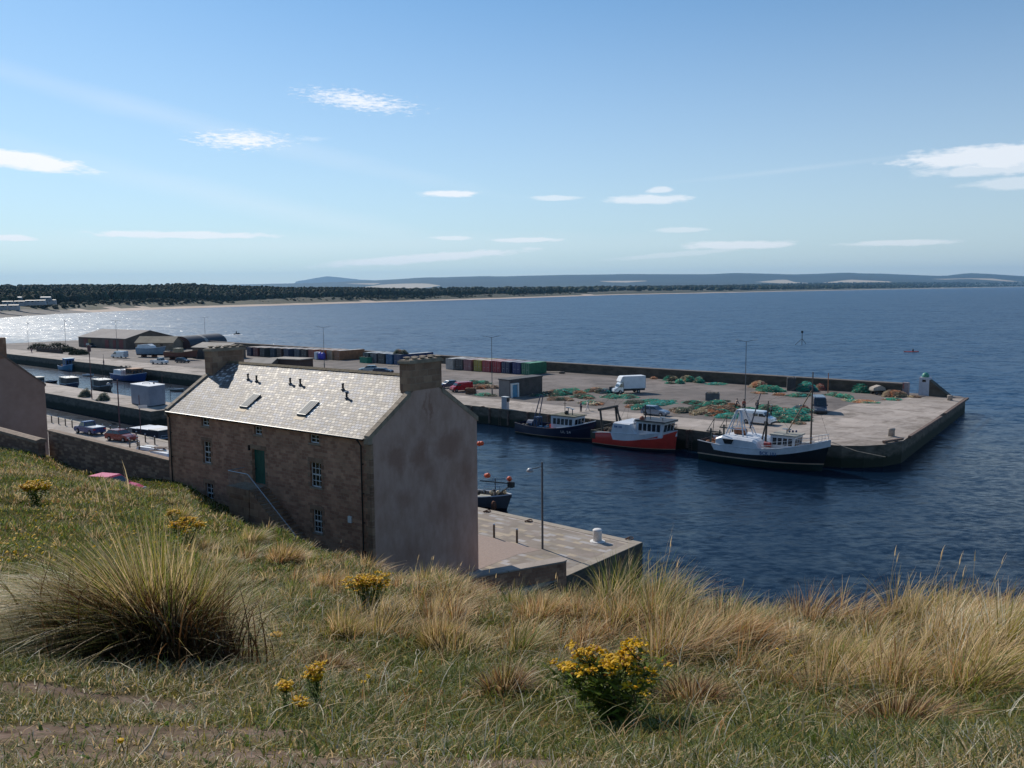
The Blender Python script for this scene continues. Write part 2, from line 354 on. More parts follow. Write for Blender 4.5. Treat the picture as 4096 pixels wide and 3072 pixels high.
# forest of conifers behind the dunes
M_FOREST = leaf_mat('forest_foliage', transl=0, rough=.9)
def forest():
    base = np.array([[.36,0],[.54,.25],[.54,.55],[.42,.8],[.18,.97]])
    P = []; 
    def scatter(i0, i1, n, d0, d1, wmin, wmax, hmin, hmax, pw=1.6):
        i = rng.uniform(i0, i1-1, n); ii = i.astype(int); fr = (i-ii)[:, None]
        s = S[ii]*(1-fr)+S[ii+1]*fr; nrm = inl[ii]*(1-fr)+inl[ii+1]*fr
        u = rng.random(n)**pw; d = (d0+(d1-d0)*u)*(1+np.clip((s[:, 1]-2500)/3500, 0, 3)*.9)
        d *= 1
        x = s[:, 0]+nrm[:, 0]*d; y = s[:, 1]+nrm[:, 1]*d
        q = d/(1+np.clip((s[:, 1]-2500)/3500, 0, 3)*.9)
        T = s[:, 2]-17
        z = np.interp(q, [34,48,110,220,420,900], [4.5,8.5,12,-1,-2,-3])
        z = np.where(q < 110, z, np.where(q < 220, 12+(T-12)*.5*(q-110)/110, np.where(q < 420, 12+(T-12)*(.5+.3*(q-220)/200), 12+(T-12)*(.8+.2*np.clip((q-420)/480, 0, 1)))))
        z = z+(vnoise(x, y, 130)-.5)*7
        wd = rng.uniform(wmin, wmax, n); h = rng.uniform(hmin, hmax, n)
        P.append(np.stack([x, y, z-1, wd, h], 1))
    near = int(np.argmax(S[:, 1] > 2900)); far = len(S)
    scatter(20, near, 9500, 70, 480, 7, 13, 10, 14.5)
    scatter(20, near, 5000, 400, 900, 9, 16, 12, 15.5, 1)
    scatter(20, near, 4200, 38, 110, 2, 7, 1.5, 4.5, 1)          # scrub on the dune face
    scatter(near, far, 5200, 60, 800, 16, 34, 13, 20, 1.2)
    A = np.concatenate(P); n = len(A); k = 6; ang = np.arange(k)*2*np.pi/k
    rot = rng.random(n)*6.28; V = np.zeros((n, len(base), k, 3)); 
    for bi, (r, z) in enumerate(base):
        rr = r*A[:, 3, None]*rng.uniform(.7, 1.25, (n, k)); a = ang[None]+rot[:, None]
        V[:, bi, :, 0] = A[:, 0, None]+np.cos(a)*rr; V[:, bi, :, 1] = A[:, 1, None]+np.sin(a)*rr
        V[:, bi, :, 2] = A[:, 2, None]+A[:, 4, None]*(z+rng.uniform(-.06, .06, (n, k)))
    vid = np.arange(n*len(base)*k).reshape(n, len(base), k)
    q = np.stack([vid[:, :-1], np.roll(vid, -1, 2)[:, :-1], np.roll(vid, -1, 2)[:, 1:], vid[:, 1:]], -1).reshape(-1, 4)
    c = np.array([.016,.028,.014])*rng.uniform(.5, 1.7, (n, 1))+np.array([.014,.006,0])*rng.random((n, 1))
    cc = np.repeat(c, len(base)*k, 0)
    tag(np_mesh('forest', V.reshape(-1, 3), q, cc, M_FOREST), 'dark conifer plantation along the bay shore', 'forest', kind='stuff')
forest()

# hills beyond the bay
HL = [(-60,287),(100,286),(220,285),(300,283),(350,281.5),(429,277.4),(508,276),(619,274.2),(700,274.4),(733,273.2),(792,274.6),(849,272.8),(912,274.8),(943,276),(967,273),(1024,276),(1150,279),(1300,281)]
def hills():
    pxs = np.linspace(-60, 1300, 170); ry = np.interp(pxs, [a for a, b in HL], [b for a, b in HL])
    ry = ry+(vnoise(pxs, pxs*0, 21)-.5)*.7
    D = [11800, 12600, 13600, 14800, 16200, 18000, 21500]; T = [-.02, .10, .30, .46, .70, 1, .7]
    rows = []
    for d, t in zip(D, T):
        X = []
        for p, y in zip(pxs, ry):
            top = gy(p, y, 18000).z; g0 = gy(p, 300, d)
            z = top*t+(0 if t in (1,) else (vnoise(g0.x, g0.y, 1500)-.5)*60*(t > 0)); X.append((g0.x, g0.y, float(z)))
        rows.append(X)
    n = len(pxs); mb = MB(); mb.add([v for r in rows for v in r], [(j*n+i, j*n+i+1, (j+1)*n+i+1, (j+1)*n+i) for j in range(len(D)-1) for i in range(n-1)])
    m = mat('hill_woods_and_fields', (.018,.028,.020), .95, .5, .0006, detail=6); t = m.node_tree; nn = t.nodes; l = t.links
    g = nn.new('ShaderNodeNewGeometry'); mp = nn.new('ShaderNodeMapping'); mp.inputs['Scale'].default_value = (1, .45, 0); l.new(g.outputs['Position'], mp.inputs[0])
    v = nn.new('ShaderNodeTexVoronoi'); v.inputs['Scale'].default_value = .0011; l.new(mp.outputs[0], v.inputs['Vector'])
    sp3 = nn.new('ShaderNodeSeparateXYZ'); l.new(g.outputs['Position'], sp3.inputs[0])
    sc = nn.new('ShaderNodeSeparateColor'); l.new(v.outputs['Color'], sc.inputs[0])
    low = mth('LESS_THAN', sp3.outputs[2], 150, tree=t); f = mth('MULTIPLY', mth('GREATER_THAN', sc.outputs[0], .80, tree=t), low, tree=t)
    mx = nn.new('ShaderNodeMix'); mx.data_type = 'RGBA'; l.new(f, mx.inputs['Factor'])
    old = nn['Principled BSDF'].inputs['Base Color'].links[0].from_socket; l.new(old, mx.inputs[6]); mx.inputs[7].default_value = (.5,.40,.27,1)
    l.new(mx.outputs[2], nn['Principled BSDF'].inputs['Base Color'])
    tag(mb.build('hills', m, smooth=True), kind='structure')
    # the faint blue hill on the skyline
    mb = MB(); px_ = np.linspace(296, 400, 40); yy = np.interp(px_, [296,318,327,338,360,400], [281.5,277.6,276.2,277.2,279.6,281.5])
    a = [tuple(gy(p, y, 27500)) for p, y in zip(px_, yy)]; b = [(p[0]*.93, 25500, 0) for p in a]; c = [(p[0]*1.05, 28000, 0) for p in a]
    n = len(a); mb.add(b+a+c, [(j*n+i, j*n+i+1, (j+1)*n+i+1, (j+1)*n+i) for j in (0,1) for i in range(n-1)])
    tag(mb.build('hill', mat('far_hill', (.05,.055,.04), .95), smooth=True), kind='structure')
hills()

# ---------------------------------------------------------------- quays
M_CONC0 = mat('quay_concrete', (.27,.215,.18), .9, scale=.35, col2=(.39,.32,.27), detail=8, bump=.2)
def jointed(m, w_, h_, amt=.45, rot=QROT, weed=False):
    t = m.node_tree; n = t.nodes; l = t.links; g = n.new('ShaderNodeNewGeometry'); mp = n.new('ShaderNodeMapping'); mp.inputs['Rotation'].default_value = (0, 0, -rot); l.new(g.outputs['Position'], mp.inputs[0])
    bk = n.new('ShaderNodeTexBrick'); bk.inputs['Scale'].default_value = 1; bk.inputs['Brick Width'].default_value = w_; bk.inputs['Row Height'].default_value = h_; bk.inputs['Mortar Size'].default_value = .035; bk.inputs['Color1'].default_value = (.82,.82,.82,1); bk.inputs['Color2'].default_value = (1.12,1.12,1.12,1); bk.inputs['Mortar'].default_value = (amt,amt,amt*.95,1); l.new(mp.outputs[0], bk.inputs['Vector'])
    ns = n.new('ShaderNodeTexNoise'); ns.inputs['Scale'].default_value = .22; ns.inputs['Detail'].default_value = 9; ns.inputs['Roughness'].default_value = .7; ns.inputs['Distortion'].default_value = .6; l.new(g.outputs['Position'], ns.inputs['Vector'])
    rp = n.new('ShaderNodeValToRGB'); rp.color_ramp.elements[0].position = .36; rp.color_ramp.elements[0].color = (.55,.53,.5,1); rp.color_ramp.elements[1].position = .5; l.new(ns.outputs['Fac'], rp.inputs[0]); last = n['Principled BSDF'].inputs['Base Color'].links[0].from_socket
    for c in (bk.outputs['Color'], rp.outputs[0]):
        mx = n.new('ShaderNodeMix'); mx.data_type = 'RGBA'; mx.blend_type = 'MULTIPLY'; mx.inputs['Factor'].default_value = 1; l.new(last, mx.inputs[6]); l.new(c, mx.inputs[7]); last = mx.outputs[2]
    l.new(last, n['Principled BSDF'].inputs['Base Color']); return m
M_CONC = jointed(mat('quay_concrete_slabs', (.32,.265,.225), .9, scale=.35, col2=(.46,.39,.34), detail=8, bump=.2), 5.5, 4.6)
M_ASPH = jointed(mat('quay_asphalt', (.135,.112,.10), .9, scale=.12, col2=(.225,.185,.165), detail=9), 46, 9.5, .8)
M_QWALL = mat('quay_wall_stone', (.06,.052,.038), .85, scale=.8, col2=(.16,.13,.10), stretch=(1,1,2.2), bump=.5)
def weedy(m):     # green-black weed up to the tide line, vertical sheet-piling shadows come from the relief
    t = m.node_tree; n = t.nodes; l = t.links; g = n.new('ShaderNodeNewGeometry'); s_ = n.new('ShaderNodeSeparateXYZ'); l.new(g.outputs['Position'], s_.inputs[0])
    ns = n.new('ShaderNodeTexNoise'); ns.inputs['Scale'].default_value = .9; ns.inputs['Detail'].default_value = 6; l.new(g.outputs['Position'], ns.inputs['Vector'])
    f = mth('MULTIPLY', mth('SUBTRACT', mth('ADD', 1.1, ns.outputs['Fac'], tree=t), s_.outputs[2], tree=t), 2.2, True, tree=t)
    mx = n.new('ShaderNodeMix'); mx.data_type = 'RGBA'; l.new(f, mx.inputs['Factor']); l.new(n['Principled BSDF'].inputs['Base Color'].links[0].from_socket, mx.inputs[6]); mx.inputs[7].default_value = (.012,.016,.006,1); l.new(mx.outputs[2], n['Principled BSDF'].inputs['Base Color'])
weedy(M_QWALL)
M_EDGE = mat('quay_edge', (.30,.25,.20), .9, scale=1.2, col2=(.40,.34,.27))
M_TIMBER = mat('weathered_timber', (.10,.065,.05), .85, scale=2, col2=(.2,.13,.1))
def stpoly(pts): return [tuple(ST(s, t))[:2] for s, t in pts]
END = [(9,0),(6,.15),(3.2,1.0),(1,2.6),(-.6,5),(-1.6,8.7)]
FARP = [(345,0)]+END+[(4.6,62.3),(6,64),(17,63.6),(40,61.5),(345,61.5)]
mb = MB(); mb.prism(stpoly(FARP), -3, ZF, 0, 1); tag(mb.build('quay', [M_QWALL, M_ASPH]), kind='structure')
mb = MB(); mb.prism(stpoly([(104,-38.3),(104,-30.2),(345,-30.2),(345,-38.3)]), -3, ZF, 0, 1); tag(mb.build('quay', [M_QWALL, M_CONC]), kind='structure')
NEARP = [(-2.0,-52.4),(-2.8,-70),(3,-70.5),(21,-71),(24.3,-76.2),(57,-80.2),(110,-87),(345,-100),(345,-52.6)]
mb = MB(); mb.prism(stpoly(NEARP), -3, ZN, 0, 1); tag(mb.build('quay', [M_QWALL, M_CONC]), kind='structure')
# concrete apron and edge strips, each a sheet a little above the last
def sheet(name, pts, z, m, st=True, poly=None):
    p = stpoly(pts) if st else pts; mb = MB(); mb.add([(x, y, z) for x, y in p], [tuple(range(len(p)))]); 
    o = mb.build(name, m); return tag(o, kind='structure')
sheet('pavement', [(340,.0),(9,.0),(6,.15),(3.2,1.0),(1,2.6),(-.6,5),(-1.6,8.7),(4.4,60.5),(12,57.5),(17,40),(15.5,25),(22,10.2),(60,9.4),(120,9.8),(340,10.5)][::-1], ZF+.006, M_CONC)
mb = MB()
def strip(mb, pts, wd, z0, z1, side=1):
    for (a, b) in zip(pts[:-1], pts[1:]):
        A, B_ = ST(*a), ST(*b); d = (B_-A).normalized(); nn = Vector((-d.y, d.x, 0))*side*wd
        q = [A, B_, B_+nn, A+nn]; 
        if side < 0: q = q[::-1]
        mb.prism([tuple(p)[:2] for p in q], z0, z1)
strip(mb, [(345,0)]+END, .5, ZF+.01, ZF+.05, -1) if False else strip(mb, [(345,.02),(9.2,.02)], .5, ZF+.01, ZF+.05, 1)
tag(mb.build('kerb', M_EDGE), kind='structure')
mb = MB(); strip(mb, [(345,-52.62),(-1.98,-52.42)], .75, ZN+.004, ZN+.03, -1); strip(mb, [(-2.02,-53.2),(-2.75,-69)], .75, ZN+.004, ZN+.034, -1)
tag(mb.build('kerb', M_EDGE), kind='structure')
# paving of random pale slabs with asphalt beside it on the near quay
def slab_mat():
    m = mat('sandstone_slabs', (.3,.24,.18), .85, .2, 2.5); t = m.node_tree; n = t.nodes; l = t.links
    g = n.new('ShaderNodeNewGeometry'); mp = n.new('ShaderNodeMapping'); mp.inputs['Rotation'].default_value = (0, 0, R(41.4)); l.new(g.outputs['Position'], mp.inputs[0])
    cols = []
    for off in (0, 7.3):
        bk = n.new('ShaderNodeTexBrick'); bk.inputs['Scale'].default_value = 1; bk.inputs['Brick Width'].default_value = .8; bk.inputs['Row Height'].default_value = .46
        bk.inputs['Mortar Size'].default_value = .012; bk.inputs['Color1'].default_value = (0,0,0,1); bk.inputs['Color2'].default_value = (1,1,1,1); bk.inputs['Mortar'].default_value = (0,0,0,1)
        bk.offset = .37; l.new(mp.outputs[0], bk.inputs['Vector']); cols.append(bk)
    rp = n.new('ShaderNodeValToRGB'); rp.color_ramp.interpolation = 'CONSTANT'; e = rp.color_ramp.elements
    e[0].color = (.27,.22,.18,1); e[1].position = .38; e[1].color = (.33,.285,.25,1)
    for p, c in ((.55,(.32,.265,.205,1)),(.68,(.42,.385,.37,1)),(.80,(.43,.345,.25,1)),(.92,(.29,.235,.20,1))):
        q = e.new(p); q.color = c
    l.new(cols[0].outputs['Color'], rp.inputs[0])
    mx = n.new('ShaderNodeMix'); mx.data_type = 'RGBA'; mx.blend_type = 'MULTIPLY'; mx.inputs['Factor'].default_value = .5
    l.new(rp.outputs[0], mx.inputs[6])
    ns = n.new('ShaderNodeTexNoise'); ns.inputs['Scale'].default_value = .6; ns.inputs['Detail'].default_value = 6; l.new(g.outputs['Position'], ns.inputs['Vector'])
    r2 = n.new('ShaderNodeValToRGB'); r2.color_ramp.elements[0].position = .35; r2.color_ramp.elements[0].color = (.6,.6,.55,1); r2.color_ramp.elements[1].position = .6; l.new(ns.outputs['Fac'], r2.inputs[0])
    l.new(r2.outputs[0], mx.inputs[7]); l.new(mx.outputs[2], n['Principled BSDF'].inputs['Base Color']); return m
M_SLAB = slab_mat()
pa = [at('7', *p, z=ZN) for p in ((120,850),(270,915),(880,1065),(640,1115),(300,1240),(200,1330))]
sheet('pavement', [(-2.0,-53.4),(-2.75,-69.9),(3,-70.4),(12,-70.6),(30,-65),(30,-53.4)][::-1], ZN+.012, M_SLAB)
M_PATH = mat('pinkish_asphalt', (.33,.25,.21), .9, .12, 8)
q = [at('7', *p, z=ZN) for p in ((40,820),(250,915),(860,1068),(640,1112),(330,1230),(60,1330))]
sheet('path', [(p.x, p.y) for p in q][::-1], ZN+.022, M_PATH, st=False)

# fender piles, ladders and tyres on the quay faces
fp = None
def fender(s_, t_, zt, lab, grp, rot=QROT):
    global fp
    if fp is None:
        fp = thing('fender_pile', lab, 'fender pile', (0,0,0), 0, grp); MB().box(-.14, .14, -.28, 0, -2.6, -.25, tx=0, ty=0).build('post', M_TIMBER, fp); MB().box(-.16,.16,-.3,.02,-.25,-.12).build('cap', M_TIMBER, fp); o = fp
    else: o = copy_tree(fp); o['group'] = grp; o['label'] = lab
    p = ST(s_, t_, zt+.05); o.location = p; o.rotation_euler = (0,0,rot)
for s_ in np.arange(-1.0+4.5, 100, 4.2):
    if s_ > 8: fender(float(s_), 0, ZF, 'dark vertical fender pile on the face of the outer pier', 'fender piles on the outer pier')
def ladder(s_, t_, zt, lab):
    p = ST(s_, t_, zt); t = thing('ladder', lab, 'ladder', tuple(p), QROT, 'iron ladders on the quay faces'); mb = MB(); mb.tube([(-.22,-.1,-2.8),(-.22,-.1,.1),(-.22,.5,.15)], .03, 5); mb.tube([(.22,-.1,-2.8),(.22,-.1,.1),(.22,.5,.15)], .03, 5); mb.build('rail', M_TIMBER, t)
    mb = MB(); [mb.tube([(-.22,-.1,z),(.22,-.1,z)], .02, 4) for z in np.arange(-2.6,0,.3)]; mb.build('rung', M_TIMBER, t)
ladder(24.0, 0, ZF, 'iron ladder on the pier face between the red and the black boat'); ladder(60, 0, ZF, 'iron ladder on the pier face left of the navy boat'); ladder(9.5, 0, ZF, 'iron ladder near the rounded pier corner')

# sea wall along the outer side
M_SEAW = mat('sea_wall_concrete', (.06,.048,.035), .9, scale=.5, col2=(.12,.098,.072), stretch=(1,1,2), bump=.4)
M_SEAC = mat('sea_wall_cap', (.15,.12,.10), .9, .2, 1)
def wall_run(name, pts, wd, z0, z1, m, mc, label, cat='wall', st=True, cap=.2, over=.12):
    P_ = [ST(*p) if st else Vector((*p, 0)) for p in pts]; root = thing(name, label, cat, (P_[0].x, P_[0].y, z0))
    b = MB(); c_ = MB()
    for i in range(len(P_)-1):
        A, B_ = P_[i]-P_[0], P_[i+1]-P_[0]; d = (B_-A).normalized(); nn = Vector((-d.y, d.x, 0))
        za = z1[i] if isinstance(z1, (list, tuple)) else z1; zb = z1[i+1] if isinstance(z1, (list, tuple)) else z1
        for mbx, w0, w1, lo, hi in ((b, 0, wd, 0, 0), (c_, -over, wd+over, 1, cap)):
            v = []
            for Q, zz in ((A, za), (B_, zb)):
                zl = (zz-z0) if lo else 0; zh = zz-z0+hi-(.0 if lo else .005)
                v += [Q+nn*w0+Vector((0,0,zl)), Q+nn*w1+Vector((0,0,zl)), Q+nn*w1+Vector((0,0,zh)), Q+nn*w0+Vector((0,0,zh))]
            mbx.add(v, [(0,1,5,4),(1,2,6,5),(2,3,7,6),(3,0,4,7),(3,2,1,0),(4,5,6,7)])
    b.build('wall_face', m, root); c_.build('coping', mc, root); return root
wall_run('sea_wall', [(345,58.4),(98,58.4),(60,58.6),(14.5,59.2)], 1.5, ZF, 4.75, M_SEAW, M_SEAC, 'long dark concrete parapet wall along the seaward side of the outer pier')
# timber kerbs on the pier head
for i, ((a, b)) in enumerate((((.2,5.8),(-.9,9.5)), ((-1.1,11.5),(1.05,33)), ((1.5,36.5),(4.1,59.5)))):
    A = ST(*a); B_ = ST(*b); t_ = thing('timber_kerb', ['short curved-end length of dark timber kerb on the pier head corner', 'dark timber kerb on the pier head edge, between the corner and the gap', 'dark timber kerb on the pier head edge, farthest length towards the beacon'][i], 'kerb', tuple(A+Vector((0,0,ZF))), 0, 'timber kerbs on the pier head')
    d = (B_-A); Ln = d.length; t_.rotation_euler = (0,0,math.atan2(d.y, d.x)); m_ = MB(); m_.box(0, Ln, -.75, -.35, .12, .38); m_.build('beam', M_TIMBER, t_)
    m_ = MB(); [m_.box(x, x+.35, -.75, -.3, 0, .14) for x in np.arange(.2, Ln-.4, 2.2)]; m_.build('block', M_TIMBER, t_)
# ---------------------------------------------------------------- terrain of the grassy headland
HB = Vector((-25.74, 65.31, 0)); HTH = .659
HX = Vector((math.cos(HTH), -math.sin(HTH), 0)); HW = Vector((math.sin(HTH), math.cos(HTH), 0))
HA = HB+HX*21.88
def HP(x, w, z=0): p = HB+HX*x+HW*w; return Vector((p.x, p.y, z))
W1 = Vector((-39.9, 75.2, 0)); W2 = Vector((-56, 86.5, 0))
KN = {  # photo column: (distance, photo row) where the slope is seen, then (distance, 'z', height)
 -150: [(2.2,830),(3,770),(5,690),(8,622),(12,572),(20,520),(30,488),(45,462),(70,440),(100,'z',11)],
 0:   [(2.2,830),(3,770),(5,692),(8,628),(12,578),(20,526),(30,494),(45,470),(62,458),(76,452),(90,'z',9)],
 90:  [(2.2,830),(3,770),(5,698),(8,640),(12,588),(20,532),(30,500),(42,483),(50,480),(62,'z',8.4),(80,'z',7.4)],
 170: [(2.2,830),(3,770),(5,702),(8,645),(12,592),(20,537),(28,508),(36,492),(48,'z',11.0),(60,'z',8.8),(80,'z',8)],
 220: [(2.2,830),(3,770),(5,704),(8,648),(12,598),(18,553),(27,514),(37,'z',11.2),(50,'z',8.6),(60,'z',7.6)],
 270: [(2.2,830),(3,770),(5,705),(8,650),(12,600),(17,556),(22,526),(33,'z',11.4),(45,'z',8.2),(60,'z',6.8)],
 340: [(2.2,830),(3,770),(5,707),(8,655),(12,600),(17,557),(20,549),(28,'z',12.6),(34,'z',10),(45,'z',7.0),(60,'z',5)],
 420: [(2.2,830),(3,770),(5,710),(8,652),(11,597),(14,576),(22,'z',14),(34,'z',8.5),(45,'z',5.8),(58,'z',3.0),(70,'z',2)],
 520: [(2.2,830),(3,770),(5,712),(8,641),(11,597),(16,'z',16.6),(26,'z',10.5),(40,'z',5),(52,'z',2),(70,'z',-1)],
 620: [(2.2,830),(3,770),(5,712),(8,638),(10,597),(15,'z',16.2),(26,'z',10),(38,'z',4),(46,'z',-.5),(70,'z',-4)],
 700: [(2.2,830),(3,770),(5,710),(8,638),(10,598),(15,'z',16),(26,'z',8.5),(36,'z',1.5),(44,'z',-2),(70,'z',-4)],
 860: [(2.2,830),(3,770),(5,714),(7.5,652),(9,620),(14,'z',16),(24,'z',8.5),(36,'z',.5),(44,'z',-3),(70,'z',-4)],
 1024:[(2.2,830),(3,770),(5,700),(7.5,640),(9,612),(14,'z',16.2),(24,'z',9),(36,'z',.5),(44,'z',-3),(70,'z',-4)],
 1250:[(2.2,830),(3,770),(5,690),(7.5,625),(9,600),(14,'z',16.6),(24,'z',9.5),(36,'z',1),(44,'z',-3),(70,'z',-4)]}
YK = np.array([0, 1, 2.2, 3, 4, 5, 6.5, 8, 9, 10, 11, 12, 14, 16, 18, 20, 22, 24, 26, 28, 30, 34, 38, 42, 46, 52, 58, 64, 72, 80, 100, 140.])
COLS = sorted(KN); TAB = []
for c_ in COLS:
    ys, zs = [0, 1], [21.15, 21.1]
    for k in KN[c_]:
        ys.append(k[0]); zs.append(k[2] if k[1] == 'z' else gy(c_, k[1], k[0]).z)
    TAB.append(np.interp(YK, ys, zs))
TAB = np.array(TAB); COLS = np.array(COLS, float)
def tz(x, y):
    x = np.asarray(x, float); y = np.asarray(y, float)
    Y = np.clip(y, 1.6, 139); c = np.clip(512+FPX*x/Y*1.0, COLS[0], COLS[-1]-.01)
    i = np.clip(np.searchsorted(COLS, c, 'right')-1, 0, len(COLS)-2); f = (c-COLS[i])/(COLS[i+1]-COLS[i])
    f = f*f*(3-2*f)
    yy = np.clip(y, 0, 139.9); j = np.clip(np.searchsorted(YK, yy, 'right')-1, 0, len(YK)-2); g = (yy-YK[j])/(YK[j+1]-YK[j])
    z = (TAB[i, j]*(1-f)+TAB[i+1, j]*f)*(1-g)+(TAB[i, j+1]*(1-f)+TAB[i+1, j+1]*f)*g
    s = np.clip((y-1)/4, 0, 1)*np.clip((60-y)/30, .3, 1)
    z = z+(vnoise(x, y, 1.9)-.5)*.22*s+(vnoise(x+9, y, .7)-.5)*.10*s+(vnoise(x, y+3, 5.5)-.5)*.3*np.clip((y-9)/8, 0, 1)
    return z
def cut_d(x, y):
    """metres beyond the house front / garden wall line (positive = behind it); only left of the house's near corner"""
    x = np.asarray(x, float); y = np.asarray(y, float); d = np.full(np.shape(x), -99.)
    for (a, b, w0, w1) in ((HB, HA, 0, 1), (W1, HB, 0, 1), (W2*3-W1*2, W1, -9, 1)):
        vx, vy = b.x-a.x, b.y-a.y; ln = math.hypot(vx, vy); t = ((x-a.x)*vx+(y-a.y)*vy)/ln/ln; q = -((x-a.x)*vy-(y-a.y)*vx)/ln
        d = np.where((t >= w0) & (t <= w1), -q*-1, d)
    return d
xs = np.concatenate([np.arange(-75, -24, 1.0), np.arange(-24, -8, .5), np.arange(-8, 8, .22), np.arange(8, 20, .5), np.arange(20, 46, 1.2)])
ys = np.concatenate([np.arange(-7, 1.5, .7), np.arange(1.5, 13, .2), np.arange(13, 30, .5), np.arange(30, 98, .8)])
def terrain():
    X, Y = np.meshgrid(xs, ys); Z = tz(X, Y); D = cut_d(X, Y)
    lim = .28
    # vertices just past the wall line are pulled onto it, those farther on are dropped
    nx, ny = HW.x, HW.y; s = (D > lim) & (D < 1.6)
    X = np.where(s, X-(D-lim)*nx, X); Y = np.where(s, Y-(D-lim)*ny, Y); Z = np.where(s, tz(X, Y), Z)
    keep = D < 1.6
    k = len(xs); vid = np.arange(X.size).reshape(X.shape); q = np.stack([vid[:-1,:-1], vid[:-1,1:], vid[1:,1:], vid[1:,:-1]], -1).reshape(-1, 4)
    q = q[keep.ravel()[q].all(1)]
    m = mat('headland_turf', (.036,.046,.012), 1, scale=1.3, col2=(.115,.088,.035), detail=8, bump=.6, thr=(.38,.64), spec=0)
    # bare trodden sandy patches
    t = m.node_tree; n = t.nodes; l = t.links
    a = n.new('ShaderNodeAttribute'); a.attribute_name = 'Col'; mx = n.new('ShaderNodeMix'); mx.data_type = 'RGBA'
    l.new(a.outputs['Fac'], mx.inputs['Factor']); old = n['Principled BSDF'].inputs['Base Color'].links[0].from_socket; l.new(old, mx.inputs[6])
    ns = n.new('ShaderNodeTexNoise'); ns.inputs['Scale'].default_value = 9; ns.inputs['Detail'].default_value = 9
    rp = n.new('ShaderNodeValToRGB'); rp.color_ramp.elements[0].color = (.10,.068,.052,1); rp.color_ramp.elements[1].color = (.27,.195,.155,1); rp.color_ramp.elements[0].position = .3; rp.color_ramp.elements[1].position = .7
    tc_ = n.new('ShaderNodeTexCoord'); l.new(tc_.outputs['Object'], ns.inputs['Vector']); l.new(ns.outputs['Fac'], rp.inputs[0]); l.new(rp.outputs[0], mx.inputs[7])
    l.new(mx.outputs[2], n['Principled BSDF'].inputs['Base Color'])
    V = np.stack([X, Y, Z], -1).reshape(-1, 3); b = bare(X, Y).ravel()
    o = np_mesh('ground', V, q, np.stack([b, b, b], 1), m, smooth=True); tag(o, kind='structure')
def terr_px(px, py):               # where the line of sight of a photo position meets the slope
    d = ray(px, py); Y = np.concatenate([np.arange(1.8, 14, .05), np.arange(14, 90, .25)]); x = d.x/d.y*Y; z = H+d.z/d.y*Y
    T = tz(x, Y); h = np.nonzero(z <= T)[0]; i = h[0] if len(h) else len(Y)-1
    return float(x[i]), float(Y[i]), float(T[i])
BARE = [(60,758,1.15,.33),(150,735,.8,.25),(110,700,.9,.2),(30,735,.8,.3),(215,758,.8,.28),(190,712,.6,.16),(40,688,.5,.14),(260,735,.4,.2),(340,765,.7,.25),(500,766,.6,.2)]
BW = [(*terr_px(p, q)[:2], a, b) for p, q, a, b in BARE]
def bare(X, Y):
    r = np.zeros(np.shape(X))
    nz = vnoise(X, Y, .35)*.7+vnoise(X+4, Y, .12)*.5
    for x, y, a, b in BW: r = np.maximum(r, 1.28-np.sqrt(((X-x)/a)**2+((Y-y)/b)**2)-nz*.55)
    return np.clip(r*1.4, 0, 1)
terrain()

